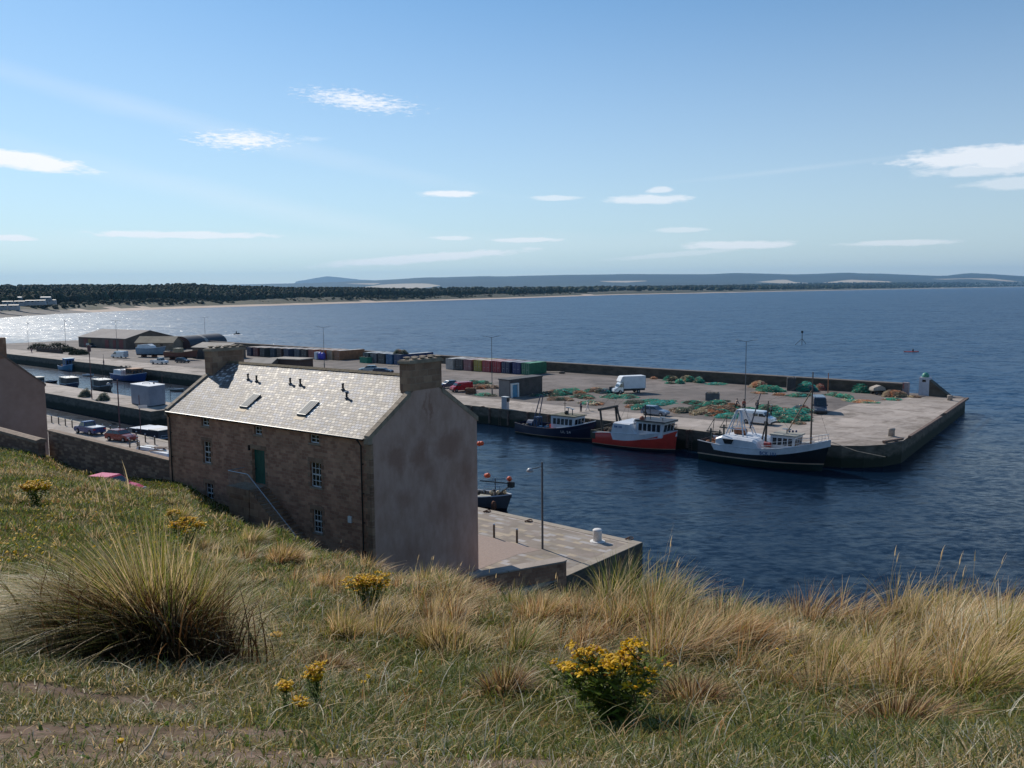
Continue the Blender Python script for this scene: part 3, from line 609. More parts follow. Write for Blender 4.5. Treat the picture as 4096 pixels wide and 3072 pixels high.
# ---------------------------------------------------------------- stone house
def brick_mat(name, c1, c2, mortar, bw, rh, ms, axes, spec=.3, rough=.85, c3=None, scale_noise=.9, bumps=.4, offset=.5, yscale=1, rvar=0, distort=.05):
    m = bpy.data.materials.new(name); m.use_nodes = True; t = m.node_tree; n = t.nodes; l = t.links; b = n['Principled BSDF']
    b.inputs['Roughness'].default_value = rough; b.inputs['Specular IOR Level'].default_value = spec
    tc = n.new('ShaderNodeTexCoord'); sp = n.new('ShaderNodeSeparateXYZ'); l.new(tc.outputs['Object'], sp.inputs[0])
    cb = n.new('ShaderNodeCombineXYZ')
    if axes == 'xz': l.new(mth('ADD', sp.outputs[0], sp.outputs[1], tree=t), cb.inputs[0]); l.new(sp.outputs[2], cb.inputs[1])
    else: l.new(sp.outputs[0], cb.inputs[0]); l.new(mth('MULTIPLY', sp.outputs[1], yscale, tree=t), cb.inputs[1])
    nz = n.new('ShaderNodeTexNoise'); nz.inputs['Scale'].default_value = 1.7; nz.inputs['Detail'].default_value = 2; l.new(cb.outputs[0], nz.inputs['Vector'])
    va = n.new('ShaderNodeVectorMath'); va.operation = 'MULTIPLY_ADD'; l.new(nz.outputs['Color'], va.inputs[0]); va.inputs[1].default_value = (distort*2, distort, 0); l.new(cb.outputs[0], va.inputs[2])
    bk = n.new('ShaderNodeTexBrick'); bk.inputs['Scale'].default_value = 1; bk.inputs['Brick Width'].default_value = bw; bk.inputs['Row Height'].default_value = rh
    bk.inputs['Mortar Size'].default_value = ms; bk.inputs['Color1'].default_value = (0,0,0,1); bk.inputs['Color2'].default_value = (1,1,1,1); bk.inputs['Mortar'].default_value = (.5,.5,.5,1); bk.offset = offset
    bk.inputs['Mortar Smooth'].default_value = .2; l.new(va.outputs[0], bk.inputs['Vector'])
    rp = n.new('ShaderNodeValToRGB'); e = rp.color_ramp.elements; e[0].color = (*c1, 1); e[1].color = (*c2, 1); e[1].position = .85
    if c3: q = e.new(.5); q.color = (*c3, 1)
    l.new(bk.outputs['Color'], rp.inputs[0])
    ns = n.new('ShaderNodeTexNoise'); ns.inputs['Scale'].default_value = scale_noise; ns.inputs['Detail'].default_value = 7; ns.inputs['Roughness'].default_value = .7; l.new(tc.outputs['Object'], ns.inputs['Vector'])
    r2 = n.new('ShaderNodeValToRGB'); r2.color_ramp.elements[0].position = .3; r2.color_ramp.elements[0].color = (.62,.60,.58,1); r2.color_ramp.elements[1].position = .68; r2.color_ramp.elements[1].color = (1.15,1.1,1.08,1); l.new(ns.outputs['Fac'], r2.inputs[0])
    m1 = n.new('ShaderNodeMix'); m1.data_type = 'RGBA'; l.new(bk.outputs['Fac'], m1.inputs['Factor']); l.new(rp.outputs[0], m1.inputs[6]); m1.inputs[7].default_value = (*mortar, 1)
    m2 = n.new('ShaderNodeMix'); m2.data_type = 'RGBA'; m2.blend_type = 'MULTIPLY'; m2.inputs['Factor'].default_value = 1; l.new(m1.outputs[2], m2.inputs[6]); l.new(r2.outputs[0], m2.inputs[7])
    l.new(m2.outputs[2], b.inputs['Base Color'])
    bp = n.new('ShaderNodeBump'); bp.inputs['Strength'].default_value = bumps; bp.inputs['Distance'].default_value = .03; bp.invert = True
    l.new(bk.outputs['Fac'], bp.inputs['Height']); l.new(bp.outputs[0], b.inputs['Normal'])
    if rvar:
        l.new(mth('ADD', rough-rvar/2, mth('MULTIPLY', bk.outputs['Color'], rvar, tree=t), tree=t), b.inputs['Roughness'])
    return m
M_STONE = brick_mat('red_brown_rubble_stone', (.36,.18,.118), (.55,.315,.205), (.45,.30,.21), .46, .21, .014, 'xz', c3=(.45,.24,.155), distort=.16)
M_ASHLAR = brick_mat('sandstone_blocks', (.24,.145,.095), (.38,.25,.165), (.34,.26,.19), .75, .42, .012, 'xz', c3=(.29,.18,.12))
M_SLATE = brick_mat('stone_slates', (.14,.12,.117), (.64,.61,.60), (.035,.03,.028), .31, .24, .02, 'xy', spec=.30, rough=.58, c3=(.22,.185,.165), scale_noise=.5, bumps=.9, yscale=1.187, rvar=.16, distort=.012)
def damp_patches(m):
    t = m.node_tree; n = t.nodes; l = t.links; tc = n.new('ShaderNodeTexCoord'); nz = n.new('ShaderNodeTexNoise'); nz.inputs['Scale'].default_value = 1.0; nz.inputs['Detail'].default_value = 10; nz.inputs['Roughness'].default_value = .72
    l.new(tc.outputs['Object'], nz.inputs['Vector']); va = n.new('ShaderNodeVectorMath'); va.operation = 'MULTIPLY_ADD'; l.new(nz.outputs['Color'], va.inputs[0]); va.inputs[1].default_value = (0, 2.2, 2.2); l.new(tc.outputs['Object'], va.inputs[2]); best = None
    for y, z, a, b in ((2.2,12.3,.9,.95),(4.3,12.2,.85,1.2),(7.0,12.4,1.5,1.0),(4.9,10.9,1.1,.8),(5.2,15.2,.22,1.5),(4.6,15.4,.16,1.1),(2.5,9.6,.9,.7),(6.4,8.2,1.6,1.1),(8.6,10.2,.8,1.8),(3.2,6.0,1.6,1.2)):
        v = n.new('ShaderNodeVectorMath'); v.operation = 'MULTIPLY_ADD'; l.new(va.outputs[0], v.inputs[0]); v.inputs[1].default_value = (0, 1/a, 1/b); v.inputs[2].default_value = (0, -(y+1.1)/a, -(z+1.1)/b)
        q = n.new('ShaderNodeVectorMath'); q.operation = 'LENGTH'; l.new(v.outputs[0], q.inputs[0]); f = mth('MULTIPLY', mth('SUBTRACT', 1.15, q.outputs['Value'], tree=t), 1.4 if z > 11 else .8, True, tree=t); best = f if best is None else mth('MAXIMUM', best, f, tree=t)
    mx = n.new('ShaderNodeMix'); mx.data_type = 'RGBA'; l.new(mth('MULTIPLY', best, .55, tree=t), mx.inputs['Factor']); old = n['Principled BSDF'].inputs['Base Color'].links[0].from_socket; l.new(old, mx.inputs[6]); mx.inputs[7].default_value = (.26,.12,.075,1); l.new(mx.outputs[2], n['Principled BSDF'].inputs['Base Color'])
M_HARL = mat('pinkish_harling', (.42,.262,.20), .95, scale=1.4, col2=(.52,.345,.28), stretch=(1,1,.5), detail=10, bump=.3, thr=(.35,.6)); damp_patches(M_HARL)
M_COPE = mat('skew_stone', (.30,.235,.17), .85, .25, 1.5)
M_WHITE = mat('white_paint', (.72,.72,.70), .5, .08, 2)
M_GLASS = mat('window_glass', (.012,.016,.02), .08, .1, 1, spec=.8)
M_GREEN = mat('green_door_paint', (.008,.105,.075), .5, .15, 2)
M_LEAD = mat('lead_grey', (.09,.10,.11), .5, .3, 3, metal=.3)
M_BLACKP = mat('black_iron_paint', (.012,.012,.014), .4, .2, 3)
M_RIDGE = mat('mossy_ridge_tiles', (.13,.095,.06), .9, scale=4, col2=(.20,.15,.085))
M_GALV = mat('galvanised_steel', (.42,.44,.46), .45, .15, 4, metal=.6)

def holed_wall(mb, holes, x0, x1, z0, z1, y, depth, m=0, mr=0):
    X = sorted({x0, x1, *[h[0] for h in holes], *[h[1] for h in holes]}); Z = sorted({z0, z1, *[h[2] for h in holes], *[h[3] for h in holes]})
    for i in range(len(X)-1):
        for j in range(len(Z)-1):
            cx, cz = (X[i]+X[i+1])/2, (Z[j]+Z[j+1])/2
            if any(h[0] < cx < h[1] and h[2] < cz < h[3] for h in holes): continue
            mb.add([(X[i],y,Z[j]),(X[i+1],y,Z[j]),(X[i+1],y,Z[j+1]),(X[i],y,Z[j+1])], [(0,1,2,3)], m)
    for a, b, c, d in holes:
        mb.add([(a,y,c),(b,y,c),(b,y,d),(a,y,d),(a,y+depth,c),(b,y+depth,c),(b,y+depth,d),(a,y+depth,d)], [(0,4,5,1),(1,5,6,2),(2,6,7,3),(3,7,4,0)], mr)
def sash(root, x0, x1, z0, z1, y, nx, rows):
    f = MB(); t = .055
    f.box(x0, x1, y, y+.07, z1-t, z1); f.box(x0, x1, y, y+.07, z0, z0+t*1.3); f.box(x0, x0+t, y+.002, y+.068, z0+.07, z1-t); f.box(x1-t, x1, y+.002, y+.068, z0+.07, z1-t)
    for i in range(1, nx): xx = x0+(x1-x0)*i/nx; f.box(xx-.018, xx+.018, y+.01, y+.06, z0+.07, z1-t)
    for j in range(1, rows): zz = z0+(z1-z0)*j/rows; h = .045 if rows == 4 and j == 2 else .017; f.box(x0+t, x1-t, y+.006, y+.064, zz-h, zz+h)
    w_ = f.build('window', M_WHITE, root)
    MB().box(x0+.03, x1-.03, y+.035, y+.05, z0+.03, z1-.03).build('pane', M_GLASS, w_)
    MB().box(x0-.08, x1+.08, y-.17, y+.06, z0-.09, z0-.005).build('sill', M_COPE, w_); return w_

def house():
    Lh, Wd, z0, ez, rz_ = 21.88, 9.83, 1.2, 13.95, 17.15; mid = Wd/2
    root = thing('stone_house', 'tall red-brown stone house with a pale slate roof and blank harled gable beside the quay', 'house', tuple(HB), -HTH)
    holes = [(4.46,5.40,13.10,13.66),(10.6,11.42,13.05,13.62),(16.3,17.22,13.05,13.6),(4.5,5.44,10.42,11.98),(16.28,17.34,10.22,11.82),(16.36,17.3,7.26,8.76),(4.6,5.54,7.5,8.95),(10.24,11.64,9.66,12.02)]
    mb = MB(); holed_wall(mb, holes, 0, Lh-.005, z0, ez, 0, .30)
    mb.add([(0,0,z0),(0,Wd,z0),(0,Wd,ez),(0,mid,rz_-.05),(0,0,ez)], [(0,1,2,3,4)])
    mb.add([(0,Wd,z0),(Lh,Wd,z0),(Lh,Wd,ez),(0,Wd,ez)], [(0,1,2,3)])
    mb.build('wall', M_STONE, root)
    mb = MB(); mb.add([(Lh,0,z0),(Lh,Wd,z0),(Lh,Wd,ez),(Lh,mid,rz_-.05),(Lh,0,ez)], [(0,1,2,3,4)])
    g = mb.build('gable_wall', M_HARL, root); g['label'] = 'blank rendered gable with damp brown patches'
    mb = MB(); [mb.box(Lh-(.55 if k % 2 else .38), Lh+.012, -.012, .2, z, z+.34) for k, z in enumerate(np.arange(1.3, 13.5, .36))]; mb.build('quoins', M_ASHLAR, root)
    # roof slopes (own frame so that the slates follow the slope)
    sl_ = (rz_-ez)/mid; mb = MB()
    for y0, y1, za, zb in ((-.22, mid, ez-.22*sl_+.02, rz_), (Wd+.22, mid, ez-.22*sl_+.02, rz_)):
        mb.add([(.32,y0,za),(Lh-.34,y0,za),(Lh-.34,y1,zb),(.32,y1,zb),(.32,y0,za-.07),(Lh-.34,y0,za-.07),(Lh-.34,y1,zb-.07),(.32,y1,zb-.07)], [(0,1,2,3),(4,7,6,5),(0,4,5,1),(1,5,6,2),(3,7,4,0)])
    rf = mb.build('roof', M_SLATE, root)
    mb = MB()
    for x in np.arange(.95, Lh-1, .46): mb.add([(x,mid-.17,rz_-.05),(x,mid,rz_+.10),(x,mid+.17,rz_-.05),(x+.44,mid-.17,rz_-.05),(x+.44,mid,rz_+.10),(x+.44,mid+.17,rz_-.05)], [(0,3,4,1),(1,4,5,2),(0,1,2),(3,5,4)])
    mb.build('ridge', M_RIDGE, rf)
    # skews
    for x0 in (-.03, Lh-.38):
        mb = MB()
        for sgn, ya, yb in ((1, -.14, mid-1.4), (-1, Wd+.14, mid+1.4)):
            n_ = 7
            for k in range(n_):
                a = ya+(yb-ya)*k/n_; b_ = ya+(yb-ya)*(k+1)/n_-.02*sgn; dz = .15
                zz = lambda q: ez+sl_*((q) if sgn == 1 else (Wd-q))
                v = [(x0,a,zz(a)-.18),(x0+.41,a,zz(a)-.18),(x0+.41,a,zz(a)+dz),(x0,a,zz(a)+dz),(x0,b_,zz(b_)-.18),(x0+.41,b_,zz(b_)-.18),(x0+.41,b_,zz(b_)+dz),(x0,b_,zz(b_)+dz)]
                mb.add(v, [(0,1,2,3),(4,7,6,5),(0,4,5,1),(1,5,6,2),(2,6,7,3),(3,7,4,0)])
        half = len(mb.v)//2; A_, B2 = MB(), MB(); A_.v = mb.v[:half]; A_.f = [f for f in mb.f if max(f) < half]; A_.m = [0]*len(A_.f); B2.v = mb.v[half:]; B2.f = [tuple(i-half for i in f) for f in mb.f if min(f) >= half]; B2.m = [0]*len(B2.f)
        A_.build('skew', M_COPE, root); B2.build('skew', M_COPE, root)
        MB().box(x0, x0+.42, -.2, .12, ez-.45, ez-.09).build('skew', M_COPE, root)
    # chimneys
    for x0, x1 in ((-.02, .86), (Lh-.86, Lh+.02)):
        mb = MB().box(x0, x1, mid-1.5, mid+1.42, 16.36, 18.05).box(max(x0, .03), min(x1, Lh-.03), mid-1.46, mid+1.38, 15.6, 16.36); ch = mb.build('chimney', M_ASHLAR, rf)
        mb = MB().box(x0-.09, x1+.09, mid-1.6, mid+1.52, 18.05, 18.2).box(x0-.02, x1+.02, mid-1.52, mid+1.44, 18.2, 18.27); mb.build('cap', M_COPE, ch)
        mb = MB(); 
        for k in range(4):
            yy = mid-1.1+k*.72
            mb.lathe([(.13,0),(.13,.09),(.24,.13),(.24,.17),(.02,.2)], ((x0+x1)/2-.17, yy, 18.26), 10); mb.lathe([(.13,0),(.13,.05),(.22,.09),(.22,.13),(.02,.16)], ((x0+x1)/2+.2, yy+.28, 18.26), 10)
        mb.build('chimney_pot', M_COPE, ch)
    # skylights
    def on(y, off): return ez+sl_*y+off
    for xa, ya in ((7.85, .85), (14.12, .80)):
        mb = MB(); x1, y1 = xa+.86, ya+1.2
        v = [(xa,ya,on(ya,.02)),(x1,ya,on(ya,.02)),(x1,y1,on(y1,.02)),(xa,y1,on(y1,.02)),(xa,ya,on(ya,.16)),(x1,ya,on(ya,.16)),(x1,y1,on(y1,.16)),(xa,y1,on(y1,.16))]
        mb.add(v, [(4,5,6,7),(0,1,5,4),(1,2,6,5),(2,3,7,6),(3,0,4,7)]); sk = mb.build('skylight', M_LEAD, rf)
        mb = MB()
        for k in range(3):
            a = xa+.06+k*.255; b_ = a+.235; mb.add([(a,ya+.07,on(ya+.07,.175)),(b_,ya+.07,on(ya+.07,.175)),(b_,y1-.07,on(y1-.07,.175)),(a,y1-.07,on(y1-.07,.175))], [(0,1,2,3)])
        mb.build('pane', mat('skylight_glass', (.10,.125,.145), .62, .05, 1, spec=.3), sk)
        mb = MB(); mb.add([(xa-.1,ya-.28,on(ya-.28,.03)),(x1+.05,ya-.28,on(ya-.28,.03)),(x1+.05,ya,on(ya,.03)),(xa-.1,ya,on(ya,.03))], [(0,1,2,3)]); mb.build('flashing', mat('copper_stain_flashing', (.42,.28,.14), .6), sk)
    for x, y in ((5.4,3.4),(6.54,3.3),(10.33,3.34),(11.43,3.33),(15.89,3.26),(16.97,2.6)):
        z = on(y, 0); mb = MB(); mb.lathe([(.07,-.1),(.07,.36),(.095,.36),(.095,.43),(.03,.46)], (x, y, z), 10); mb.ball((x, y, z+.03), .14, 10, 6, (1,1,.6)); mb.build('roof_vent', M_LEAD, rf, True)
    # white lead plates round skylights
    for xa, ya in ((14.12, .80), (7.85, .85)):
        mb = MB()
        for k in range(5 if xa > 10 else 3): x = xa+.92; y = ya-.02+k*.26; mb.add([(x,y,on(y,.03)),(x+.22,y,on(y,.03)),(x+.22,y+.17,on(y+.17,.03)),(x,y+.17,on(y+.17,.03))], [(0,1,2,3)])
        mb.build('flashing', M_WHITE, rf)
    # gutter, downpipes
    mb = MB(); mb.tube([(.3,-.27,ez-.17),(Lh-.35,-.27,ez-.17)], .065, 8); mb.build('gutter', M_BLACKP, root)
    for x, b0 in ((21.15, 0), (.52, 0)):
        mb = MB(); mb.tube([(x-.25,-.25,ez-.2),(x-.1,-.2,ez-.35),(x,-.1,ez-.6),(x,-.1,4)], .05, 8)
        [mb.box(x-.09, x+.09, -.06, 0, z, z+.06) for z in np.arange(5, 13, 1.8)]; mb.build('downpipe', M_BLACKP, root)
    for (a, b_, c, d) in holes[:3]: sash(root, a, b_, c, d, .14, 2, 2 if a < 10 else 2)
    for (a, b_, c, d) in holes[3:7]: sash(root, a, b_, c, d, .14, 3 if a > 6 else 2, 4)
    dr = MB().box(10.27, 11.61, .2, .26, 9.68, 11.99).build('door', M_GREEN, root)
    mb = MB(); [mb.box(x, x+.015, .19, .205, 9.75, 11.9) for x in np.arange(10.42, 11.6, .15)]; mb.build('door_boards', mat('green_door_joint', (.005,.05,.04), .6), dr)
    MB().box(10.38, 10.43, .12, .2, 10.6, 10.72).build('handle', M_BLACKP, dr)
    # dressed surrounds of the openings, proud of the rubble
    for (a, b_, c, d) in holes:
        mb = MB()
        if c > 13: mb.box(a-.18, b_+.18, -.015, .02, c-.16, c-.095); mb.build('lintel', M_ASHLAR, root); continue
        mb.box(a-.2, b_+.2, -.02, .03, d+.002, d+.30); [mb.box(a-.22, a-.002, -.018, .03, z, z+.3) for z in np.arange(c, d-.2, .62)]; [mb.box(b_+.002, b_+.24, -.018, .03, z, z+.3) for z in np.arange(c, d-.2, .62)]
        mb.build('window_surround', M_ASHLAR, root)
    MB().box(19.8, 20.1, -.1, 0, 8.45, 8.85).build('meter_box', M_WHITE, root)
    MB().box(9.98, 10.08, -.12, 0, 11.9, 12.25).build('wall_lamp', M_BLACKP, root)
    # landing, stair and railing at the green door
    mb = MB(); mb.box(9.3, 11.75, -1.45, -.01, 9.0, 9.64)
    for k in range(18): mb.box(11.75+k*.27, 12.02+k*.27, -1.4, -.01, 5.5, 9.55-k*.19)
    mb.box(9.4, 11.6, -1.35, -.02, 5.5, 9.0); mb.build('stair', M_ASHLAR, root)
    mb = MB(); mb.tube([(9.45,-.1,10.66),(9.45,-1.35,10.66),(11.6,-1.35,10.66),(16.6,-1.35,7.15)], .035, 6)
    rl = mb.build('handrail', M_GALV, root)
    mb = MB(); [mb.tube([(x,-1.35,9.6),(x,-1.35,10.65)], .011, 4) for x in np.arange(9.5, 11.6, .13)]
    [mb.tube([(x,-1.35,9.55-(x-11.7)*.7),(x,-1.35,10.62-(x-11.6)*.7)], .011, 4) for x in np.arange(11.7, 16.5, .13)]; mb.build('baluster', M_GALV, root)['kind'] = 'stuff'
house()

# the blank gable of the next building along the quay
def gable_house():
    Cb = gp(44.5, 385.5, 12.9); Cb = Vector((Cb.x, Cb.y, 0)); d = 92.0; p = gy(44.7, 385, 91.5)
    ez = p.z; o = Vector((p.x, p.y, 0)); A = o-HW*9.6; Bc = A-HX*17
    root = thing('stone_house', 'brown gable of the neighbouring stone house above the garden wall at the left edge', 'house', tuple(Bc), -HTH)
    Lh, Wd, rz_ = 17, 9.6, ez+4.0; mid = Wd/2
    mb = MB(); mb.add([(0,0,2),(Lh,0,2),(Lh,0,ez),(0,0,ez),(0,Wd,2),(Lh,Wd,2),(Lh,Wd,ez),(0,Wd,ez)], [(0,1,2,3),(5,4,7,6)])
    mb.add([(0,0,2),(0,Wd,2),(0,Wd,ez),(0,mid,rz_-.04),(0,0,ez)], [(0,1,2,3,4)]); mb.build('wall', M_STONE, root)
    mb = MB(); mb.add([(Lh,0,2),(Lh,Wd,2),(Lh,Wd,ez),(Lh,mid,rz_-.04),(Lh,0,ez)], [(0,1,2,3,4)]); mb.build('gable_wall', mat('brown_harling', (.27,.18,.14), .95, scale=.5, col2=(.35,.245,.20)), root)
    sl_ = (rz_-ez)/mid; mb = MB()
    for y0 in (-.2, Wd+.2):
        za = ez-.2*sl_; mb.add([(0,y0,za+.06),(Lh-.3,y0,za+.06),(Lh-.3,mid,rz_+.06),(0,mid,rz_+.06),(0,y0,za-.05),(Lh-.3,y0,za-.05),(Lh-.3,mid,rz_-.03),(0,mid,rz_-.03)], [(0,1,2,3),(4,7,6,5),(0,4,5,1),(1,5,6,2)])
    rf = mb.build('roof', M_SLATE, root)
    mb = MB()
    for a, b_ in ((-.12, mid), (Wd+.12, mid)):
        za = ez-.12*sl_; mb.add([(Lh-.3,a,za),(Lh+.04,a,za),(Lh+.04,b_,rz_),(Lh-.3,b_,rz_),(Lh-.3,a,za+.2),(Lh+.04,a,za+.2),(Lh+.04,b_,rz_+.2),(Lh-.3,b_,rz_+.2)], [(4,5,6,7),(1,2,6,5),(0,1,5,4),(0,4,7,3)])
    mb.build('skew', mat('dark_skew', (.16,.115,.09), .9), rf)
    mb = MB().box(Lh-.9, Lh+.02, mid-1.3, mid+1.3, rz_-1, rz_+1.1); mb.build('chimney', M_ASHLAR, rf)
gable_house()
# garden walls
M_GWALL = brick_mat('garden_wall_rubble', (.20,.12,.085), (.38,.26,.185), (.22,.165,.13), .5, .2, .016, 'xz', c3=(.21,.13,.095), distort=.1)
M_GCOPE = mat('wall_coping', (.26,.19,.14), .9, .25, 2)
def gwall(name, label, A, B_, th, za, zb, zbot, cap, lift):
    d = B_-A; ln = d.length; root = thing(name, label, 'wall', (A.x, A.y, 0), math.atan2(d.y, d.x), 'garden walls beside the house')
    mb = MB(); mb.add([(0,0,zbot),(ln,0,zbot),(ln,0,zb),(0,0,za),(0,th,zbot),(ln,th,zbot),(ln,th,zb),(0,th,za)], [(0,1,2,3),(5,4,7,6),(4,0,3,7),(1,5,6,2)]); mb.build('wall_face', M_GWALL, root)
    mb = MB(); v = []
    for x, z in ((-.05, za), (ln+.02, zb)): v += [(x,-lift,z+.0),(x,th+lift,z+.0),(x,th+lift,z+cap*.7),(x,th*.5,z+cap),(x,-lift,z+cap*.7)]
    mb.add(v, [(0,5,9,4),(4,9,8,3),(3,8,7,2),(2,7,6,1),(0,1,2,3,4),(9,8,7,6,5),(0,1,6,5)]); mb.build('coping', M_GCOPE, root); return root
za = gy(41, 429.5, 75.2).z; zb = gy(168.5, 459.5, 65.3).z
gwall('garden_wall', 'rubble stone garden wall with pale coping running from the house corner to the left', W1, HB+HW*.02-HX*.02, .45, za-.15, zb-.15, 3, .16, .08)
a2 = gy(-60, 413, 84); b2 = gy(37.5, 439.2, 73.6)
gwall('garden_wall', 'older garden wall with thick rounded pale coping at the left edge', Vector((a2.x, a2.y, 0)), Vector((b2.x, b2.y, 0)), .6, a2.z-.35, b2.z-.35, 6.5, .36, .14)
# parapet beside the slip at the foot of the gable
def parapet():
    h = 1.25; A = at('7', 292, 1262, ZN+h); B_ = at('7', 1066, 1128, ZN+h); d = (B_-A); d.z = 0; ln = d.length
    root = thing('parapet_wall', 'low thick parapet wall with a rounded end by the foot of the gable', 'wall', (A.x, A.y, ZN-2), math.atan2(d.y, d.x))
    poly = [(-1,-.9),(ln-.5,-.9),(ln-.15,-.75),(ln,-.4),(ln,-.1),(ln-.2,0.02),(-1,.02)]
    mb = MB(); mb.prism(poly, 0, h+1.9, 0); mb.build('wall_face', M_STONE, root)
    mb = MB(); mb.prism([(x*1.004, y*1.05) for x, y in poly], h+1.9, h+2.0); mb.build('coping', M_CONC, root)
parapet()
# ---------------------------------------------------------------- vehicles
M_TYRE = mat('tyre_rubber', (.02,.02,.02), .85, .2, 4); M_RIM = mat('wheel_rim', (.35,.36,.38), .35, .1, 3, metal=.7)
M_CARGL = mat('car_glass', (.015,.02,.025), .06, .1, 1, spec=.9); M_CHROME = mat('lamp_lens', (.6,.6,.6), .15, .1, 3); M_REDL = mat('tail_lamp_red', (.45,.01,.01), .2, .1, 3)
M_BUMP = mat('dark_plastic_trim', (.03,.03,.033), .6, .2, 4)
_pm = {}
def paint(c, rough=.25, metal=.3):
    k = (c, rough)
    if k not in _pm: _pm[k] = mat('car_paint_%d' % len(_pm), c, rough, .06, 1.5, metal=metal)
    return _pm[k]
def cabin(root, c4, wb, wt, m, glass_from=0, name='cabin', side=(), pillars=2):
    """c4: rear foot, rear roof, front roof, front foot as (x,z); wb/wt half widths at foot and roof"""
    pts = [(x, -(wb if i in (0, 3) else wt), z) for i, (x, z) in enumerate(c4)]+[(x, (wb if i in (0, 3) else wt), z) for i, (x, z) in enumerate(c4)]
    mb = MB(); mb.add(pts, [(0,1,2,3),(7,6,5,4),(0,4,5,1),(1,5,6,2),(2,6,7,3)]); mb.build(name, m, root)
    g = MB(); V = [Vector(p) for p in pts]
    def panel(q, k=.86, kz=.78, off=.012, u0=0, u1=1):
        a, b, c, d = [V[i] for i in q]; ce = (a+b+c+d)/4; nrm = (b-a).cross(c-b).normalized()
        if nrm.dot(ce-Vector((c4[1][0]*.5+c4[2][0]*.5, 0, c4[0][1]))) < 0: nrm = -nrm
        lo0, lo1, hi0, hi1 = a.lerp(d, u0), a.lerp(d, u1), b.lerp(c, u0), b.lerp(c, u1)
        v = [lo0.lerp(hi0, .1), lo0.lerp(hi0, .86), lo1.lerp(hi1, .86), lo1.lerp(hi1, .1)]
        ce = sum(v, Vector())/4; v = [ce+(p-ce)*k+nrm*off for p in v]; g.add(v, [(0,1,2,3)])
    n = pillars
    for k in range(n):
        if k < glass_from: continue
        panel((0,1,2,3), .93, u0=k/n, u1=(k+1)/n); panel((4,5,6,7), .93, u0=k/n, u1=(k+1)/n)
    a = (3,2,6,7); panel(a, .92)
    if not glass_from: panel((0,1,5,4), .9)
    g.build('windows', M_CARGL, root)
def wheels(root, xs_, w, r=.32):
    for x in xs_:
        for s in (-1, 1):
            mb = MB(); n = 14; ring = [(x+r*math.cos(t*2*math.pi/n), z_) for t in range(n) for z_ in (0,)]
            y0, y1 = s*(w-.22), s*(w+.01)
            mb.loft([[(x+q*math.cos(2*math.pi*t/n), y, r+q*math.sin(2*math.pi*t/n)) for t in range(n)] for q, y in ((r*.9,y0),(r,y0+s*.04),(r,y1-s*.04),(r*.9,y1))])
            t_ = mb.build('tyre', M_TYRE, root); mb = MB(); mb.loft([[(x+q*math.cos(2*math.pi*t/n), y, r+q*math.sin(2*math.pi*t/n)) for t in range(n)] for q, y in ((r*.6,y1-s*.03),(r*.5,y1+s*.012))]); mb.build('rim', M_RIM, t_)
def lights(root, x, w, z, front=True):
    for s in (-1, 1): MB().box(x-.03, x+.03, s*(w-.32) if s > 0 else -w+.02, s*(w-.02) if s > 0 else -(w-.32), z, z+.16).build('headlight' if front else 'tail_light', M_CHROME if front else M_REDL, root)
